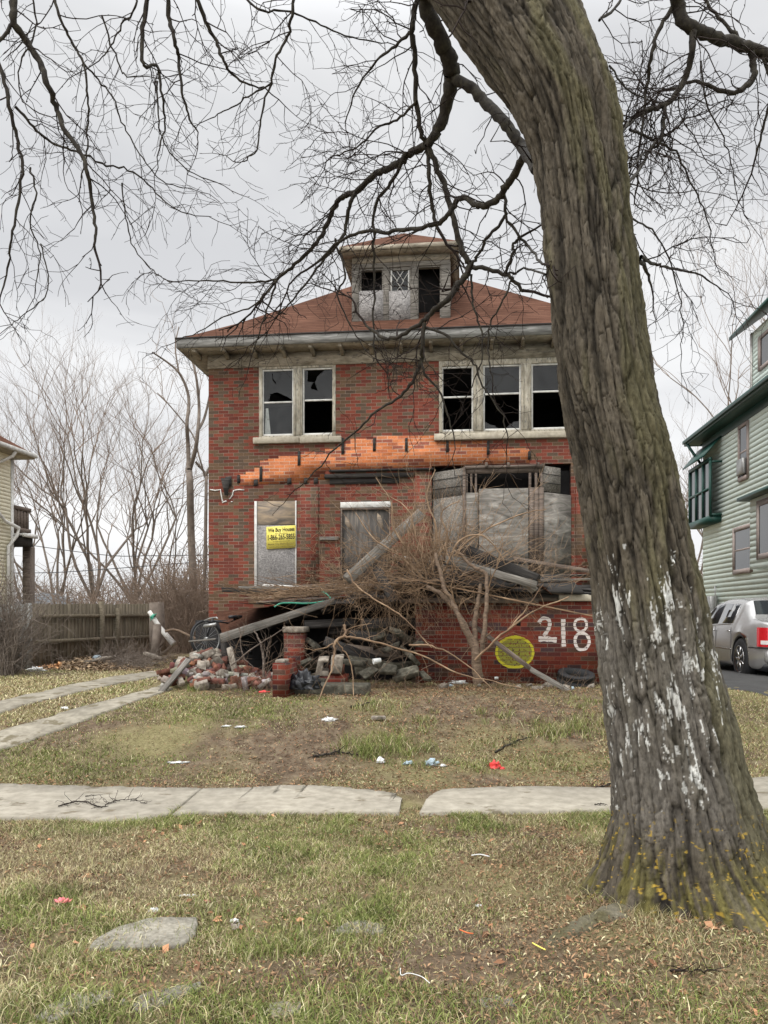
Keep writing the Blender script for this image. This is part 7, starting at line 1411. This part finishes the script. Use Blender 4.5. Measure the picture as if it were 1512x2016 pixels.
L_ = rng.uniform(.04, .12, n)[:, None]; W_ = rng.uniform(.02, .06, n)[:, None]; V_ = np.stack([c-d*L_/2, c+s*W_/2, c+d*L_/2, c-s*W_/2], 1); i = np.arange(n)*4; cc = BROWN[rng.integers(0, 4, n)]*rng.uniform(.5, 1.5, (n, 1)); w_ = (np.abs(x/y*F+756-90) < 30) & (hh > .05); cc[w_] = cc[w_]*np.array([1.7, 1.3, 1.0])
lm.V.append(V_.reshape(-1, 3)); lm.T.append(V_.reshape(-1, 3)); lm.K.append(np.repeat(cc, 4, 0)); lm.F.append(np.stack([i, i+1, i+2, i+3], 1)); lm.n = 4*n
tag(lm.build('leaf_heap', M['vc']), 'long low heap of raked leaves and brush at the foot of the fence', kind='stuff')
random.seed(66); tw = Twigs()
for i in range(380):
    x = random.gauss(245, 28) if i < 260 else random.uniform(100, 300); p = P(x, 1295, random.uniform(16, 19)); p.z = float(g(p.x, p.y))+random.random()*.25; twig(tw, p, Vector((random.gauss(0, 1), random.gauss(0, .4), random.gauss(.25, .3))), random.uniform(.3, .9), .005, 1 if i % 2 else 0, .12, -.01, .7, .25, False)
tag(tw.build('brush', M['farbark']), 'grey brown brush dumped along the fence', kind='stuff')
# overhead wires
for i, (q, lb) in enumerate((([(0, 1128, 30), (110, 1127, 30), (230, 1119, 30), (420, 1104, 30)], 'lower overhead wire behind the trees'), ([(-20, 1062, 33), (200, 1092, 32), (300, 1094, 31), (420, 1092, 30)], 'upper overhead wire behind the trees'))):
    m = MB(); m.tube(catmull3([np.array(P(*k)) for k in q], 6), .016, 5); single(m, 'overhead_wire', M['blackpl'], lb, 'wire')
# ---------------------------------------------------------------- silver car on the right hand driveway
cr_ = thing('parked_car', 'silver sedan seen from its left rear corner, parked beside the green house', 'car', (7.0-.11+.95*HC, 13.96-.95*HS, .25), -HY); cr_.scale = (1.09, 1.09, 1.10); cr_.location.z = .27; cr_.location.x += .05
ip = lambda s, t: float(np.interp(s, *zip(*t)))
WD = [(0, .78), (.08, .86), (.3, .925), (.6, .94), (4.3, .94), (4.7, .88), (4.95, .72)]
TP = [(0, .96), (.06, 1.03), (.75, 1.10), (.9, 1.16), (1.45, 1.44), (1.9, 1.485), (2.6, 1.475), (3.0, 1.42), (3.75, 1.06), (4.6, .93), (4.9, .78), (4.95, .7)]
BL = [(0, .90), (.2, .97), (1.2, .99), (3.3, .94), (4.5, .84), (4.95, .66)]
AX = (1.08, 4.05); RW = .37
def sec(s):
    w = ip(s, WD); t = ip(s, TP); b = min(ip(s, BL), t-.01); zb = .24+.10*max(0, .35-s)/.35+.08*max(0, s-4.6)/.35
    for a in AX:
        if abs(s-a) < RW+.07: zb = max(zb, math.sqrt((RW+.07)**2-(s-a)**2)+RW*.97)
    zb = min(zb, b-.12); gh_ = t > b+.14; k = min(1, max(0, (t-b-.05)/.35))
    return [(w-.05, zb), (w-.005, min(zb+.05, b-.1)), (w, max(zb+.06, .60)) if zb < .55 else (w, zb+.06), (w-.01, b-.13) if b-.13 > zb+.07 else (w-.01, zb+.07), (w-.045, b), (w-.07-.16*k, b+(t-b)*.86), (w-.16-.20*k, t-.012), (.0, t+.01)]
ST_ = np.unique(np.round(np.concatenate([np.linspace(0, 4.95, 60)]+[np.linspace(a-RW-.08, a+RW+.08, 26) for a in AX]), 3))
m = MB(); ns = len(ST_); pf = [sec(s) for s in ST_]; kq = len(pf[0]); V = []
for s, p_ in zip(ST_, pf): V += [(-y, s, z) for y, z in p_]+[(y, s, z) for y, z in p_[-2::-1]]
kk = 2*kq-1; f = [(i*kk+j, i*kk+j+1, (i+1)*kk+j+1, (i+1)*kk+j) for i in range(ns-1) for j in range(kk-1)]+[tuple(range(kk)), tuple(range((ns-1)*kk, ns*kk))[::-1]]
m.add(V, f); cb = m.build('body', M['carp'], cr_, smooth=True)
m = MB(); m.box(-.86, .86, .1, 4.8, .22, .34); m.box(-.72, .72, .5, 4.6, .34, .9); m.build('underbody', M['blackpl'], cr_)
def glp(s0, s1, side, inset=.03, s0t=None, s1t=None):
    a, b = s0t if s0t is not None else s0, s1t if s1t is not None else s1; q = []
    for s, st_, lo in ((s0, a, 1), (s1, b, 1), (s1, b, 0), (s0, a, 0)):
        pp = sec(s if lo else st_); e0, e1 = pp[4], pp[5]; t = .06 if lo else .93; y = e0[0]+(e1[0]-e0[0])*t+.006; z = e0[1]+(e1[1]-e0[1])*t; q.append((side*y, s if lo else st_, z))
    return q
for side in (-1, 1):
    for a in ((1.62, 2.36, 1.62, 2.36), (2.44, 3.45, 2.44, 3.02)):
        q = glp(a[0], a[1], side, s0t=a[2], s1t=a[3]); mb = MB(); mb.poly(q, .004, (-side, 0, 0)); mb.build('side_window', M['cargl'], cr_)
    mb = MB(); q0 = glp(1.58, 3.5, side, s0t=1.58, s1t=3.05); mb.tube([Vector(q0[0])+Vector((side*.004, 0, -.015)), Vector(q0[1])+Vector((side*.004, 0, -.015))], .008, 5); mb.tube([q0[0], q0[3], q0[2], q0[1]], .007, 5); mb.build('window_trim', M['chrome'], cr_)
    for s in (1.62, 2.55): mb = MB(); mb.tube([(side*.948, s-.09, .86), (side*.965, s-.05, .865), (side*.965, s+.05, .865), (side*.948, s+.09, .86)], .012, 6); mb.build('door_handle', M['chrome'], cr_)
    mb = MB(); mb.box(*sorted((side*.938, side*.946)), 1.5, 3.6, .52, .535); mb.build('side_moulding', M['chrome'], cr_)
    for s in (1.52, 2.40, 3.42): mb = MB(); mb.box(*sorted((side*.936, side*.9425)), s-.004, s+.004, .34, .93); mb.build('door_seam', M['blackpl'], cr_)
    for s in AX:
        mb = MB(); mb.lathe([(.001, -.10), (.22, -.10), (.24, -.105), (.34, -.10), (.37, -.07), (.375, 0), (.37, .07), (.34, .10), (.24, .105), (.22, .10), (.001, .10)], c=(side*.835, s, RW), sides=40, ax='x'); wv = mb.build('wheel', M['tyre'], cr_, smooth=False)
        mb = MB(); x = side*.94; mb.lathe([(.225, 0), (.245, side*.012), (.235, side*.016), (.215, -side*.02), (.2, -side*.03), (.001, -side*.03)], c=(side*.93, s, RW), sides=36, ax='x')
        for i in range(7):
            a = i*2*math.pi/7; mb.plank((side*.935, s+.03*math.cos(a), RW+.03*math.sin(a)), (side*.93, s+.225*math.cos(a), RW+.225*math.sin(a)), .05, .02, up=(side, 0, 0))
        mb.lathe([(.001, side*.01), (.045, side*.01), (.05, 0), (.05, -side*.02)], c=(side*.94, s, RW), sides=16, ax='x'); mb.build('rim', M['chrome'], wv)
        mb = MB(); an = np.linspace(-.15, math.pi+.15, 24); mb.tube([(side*.90, s+(RW+.055)*math.cos(a), RW+(RW+.055)*math.sin(a)) for a in an], .03, 6); mb.build('arch_lining', M['blackpl'], cr_)
    # lamps wrap the rear corners
    mb = MB(); pr_ = []
    for s_, w_ in ((.26, .928), (.14, .905), (.04, .85), (-.012, .76), (-.016, .62)): pr_.append((side*w_, s_))
    n_ = len(pr_); v = [(x*1.003, y, z) for z in (.63, .95) for x, y in pr_]+[(x*.95, y+.03, z) for z in (.63, .95) for x, y in pr_]
    mb.add(v, [(i, i+1, n_+i+1, n_+i) for i in range(n_-1)]+[(2*n_+i, 2*n_+i+1, 3*n_+i+1, 3*n_+i) for i in range(n_-1)]+[(n_+i, n_+i+1, 3*n_+i+1, 3*n_+i) for i in range(n_-1)]+[(i, i+1, 2*n_+i+1, 2*n_+i) for i in range(n_-1)]); tl = mb.build('tail_lamp', M['lens'], cr_, smooth=True)
    mb = MB(); v = [(x*1.008, y-.003, z) for z in (.67, .735) for x, y in pr_[1:]]; n_ -= 1; mb.add(v, [(i, i+1, n_+i+1, n_+i) for i in range(n_-1)]); mb.build('reversing_lamp', M['lensw'], tl)
    mb = MB(); v = [(x*1.004, y-.001, z) for z in (.595, .612) for x, y in [(side*.942, .62)]+pr_]; n_ += 2; mb.add(v, [(i, i+1, n_+i+1, n_+i) for i in range(n_-1)]); mb.build('bumper_seam', M['blackpl'], cr_)
    mb = MB(); mb.poly([(side*.944, .72, .78), (side*.944, .80, .75), (side*.944, .93, .805), (side*.944, 1.06, .825), (side*.944, .95, .835), (side*.944, .80, .81)], .003, (-side, 0, 0)); mb.build('rust_patch', M['looseb'], cr_)
    mb = MB(); mb.poly([(side*.95, 3.25, .98), (side*1.08, 3.25, 1.0), (side*1.08, 3.25, 1.12), (side*.97, 3.25, 1.1)], .08, (0, 1, 0)); mb.build('mirror', M['carp'], cr_, bevel=.02)
    mb = MB(); mb.box(*sorted((side*.5, side*.84)), 4.78, 4.9, .62, .78); mb.build('headlight', M['lensw'], cr_, bevel=.02)
def topq(s0, s1, y0, y1):
    q = []
    for s, y in ((s0, y0), (s1, y1)):
        pp = sec(s); q.append((y, s, pp[6][1]+.012)) 
    return q
mb = MB(); a, b = sec(.93), sec(1.40); za, zb_ = a[7][1]+.006, b[7][1]+.008; mb.add([(-.70, .93, za-.02), (0, .92, za), (.70, .93, za-.02), (.58, 1.40, zb_-.015), (0, 1.42, zb_), (-.58, 1.40, zb_-.015)], [(0, 1, 4, 5), (1, 2, 3, 4)]); mb.build('rear_window', M['cargl'], cr_)
mb = MB(); a, b = sec(3.12), sec(3.68); mb.add([(-.58, 3.12, a[7][1]), (.58, 3.12, a[7][1]), (.70, 3.68, b[7][1]+.01), (-.70, 3.68, b[7][1]+.01)], [(0, 1, 2, 3)]); mb.build('windscreen', M['cargl'], cr_)
mb = MB(); mb.box(-.26, .26, -.02, .0, .70, .82); mb.build('licence_plate', M['whitepl'], cr_)
mb = MB(); mb.box(-.88, .88, -.05, .10, .36, .575); mb.build('rear_bumper', M['carp'], cr_, bevel=.04)
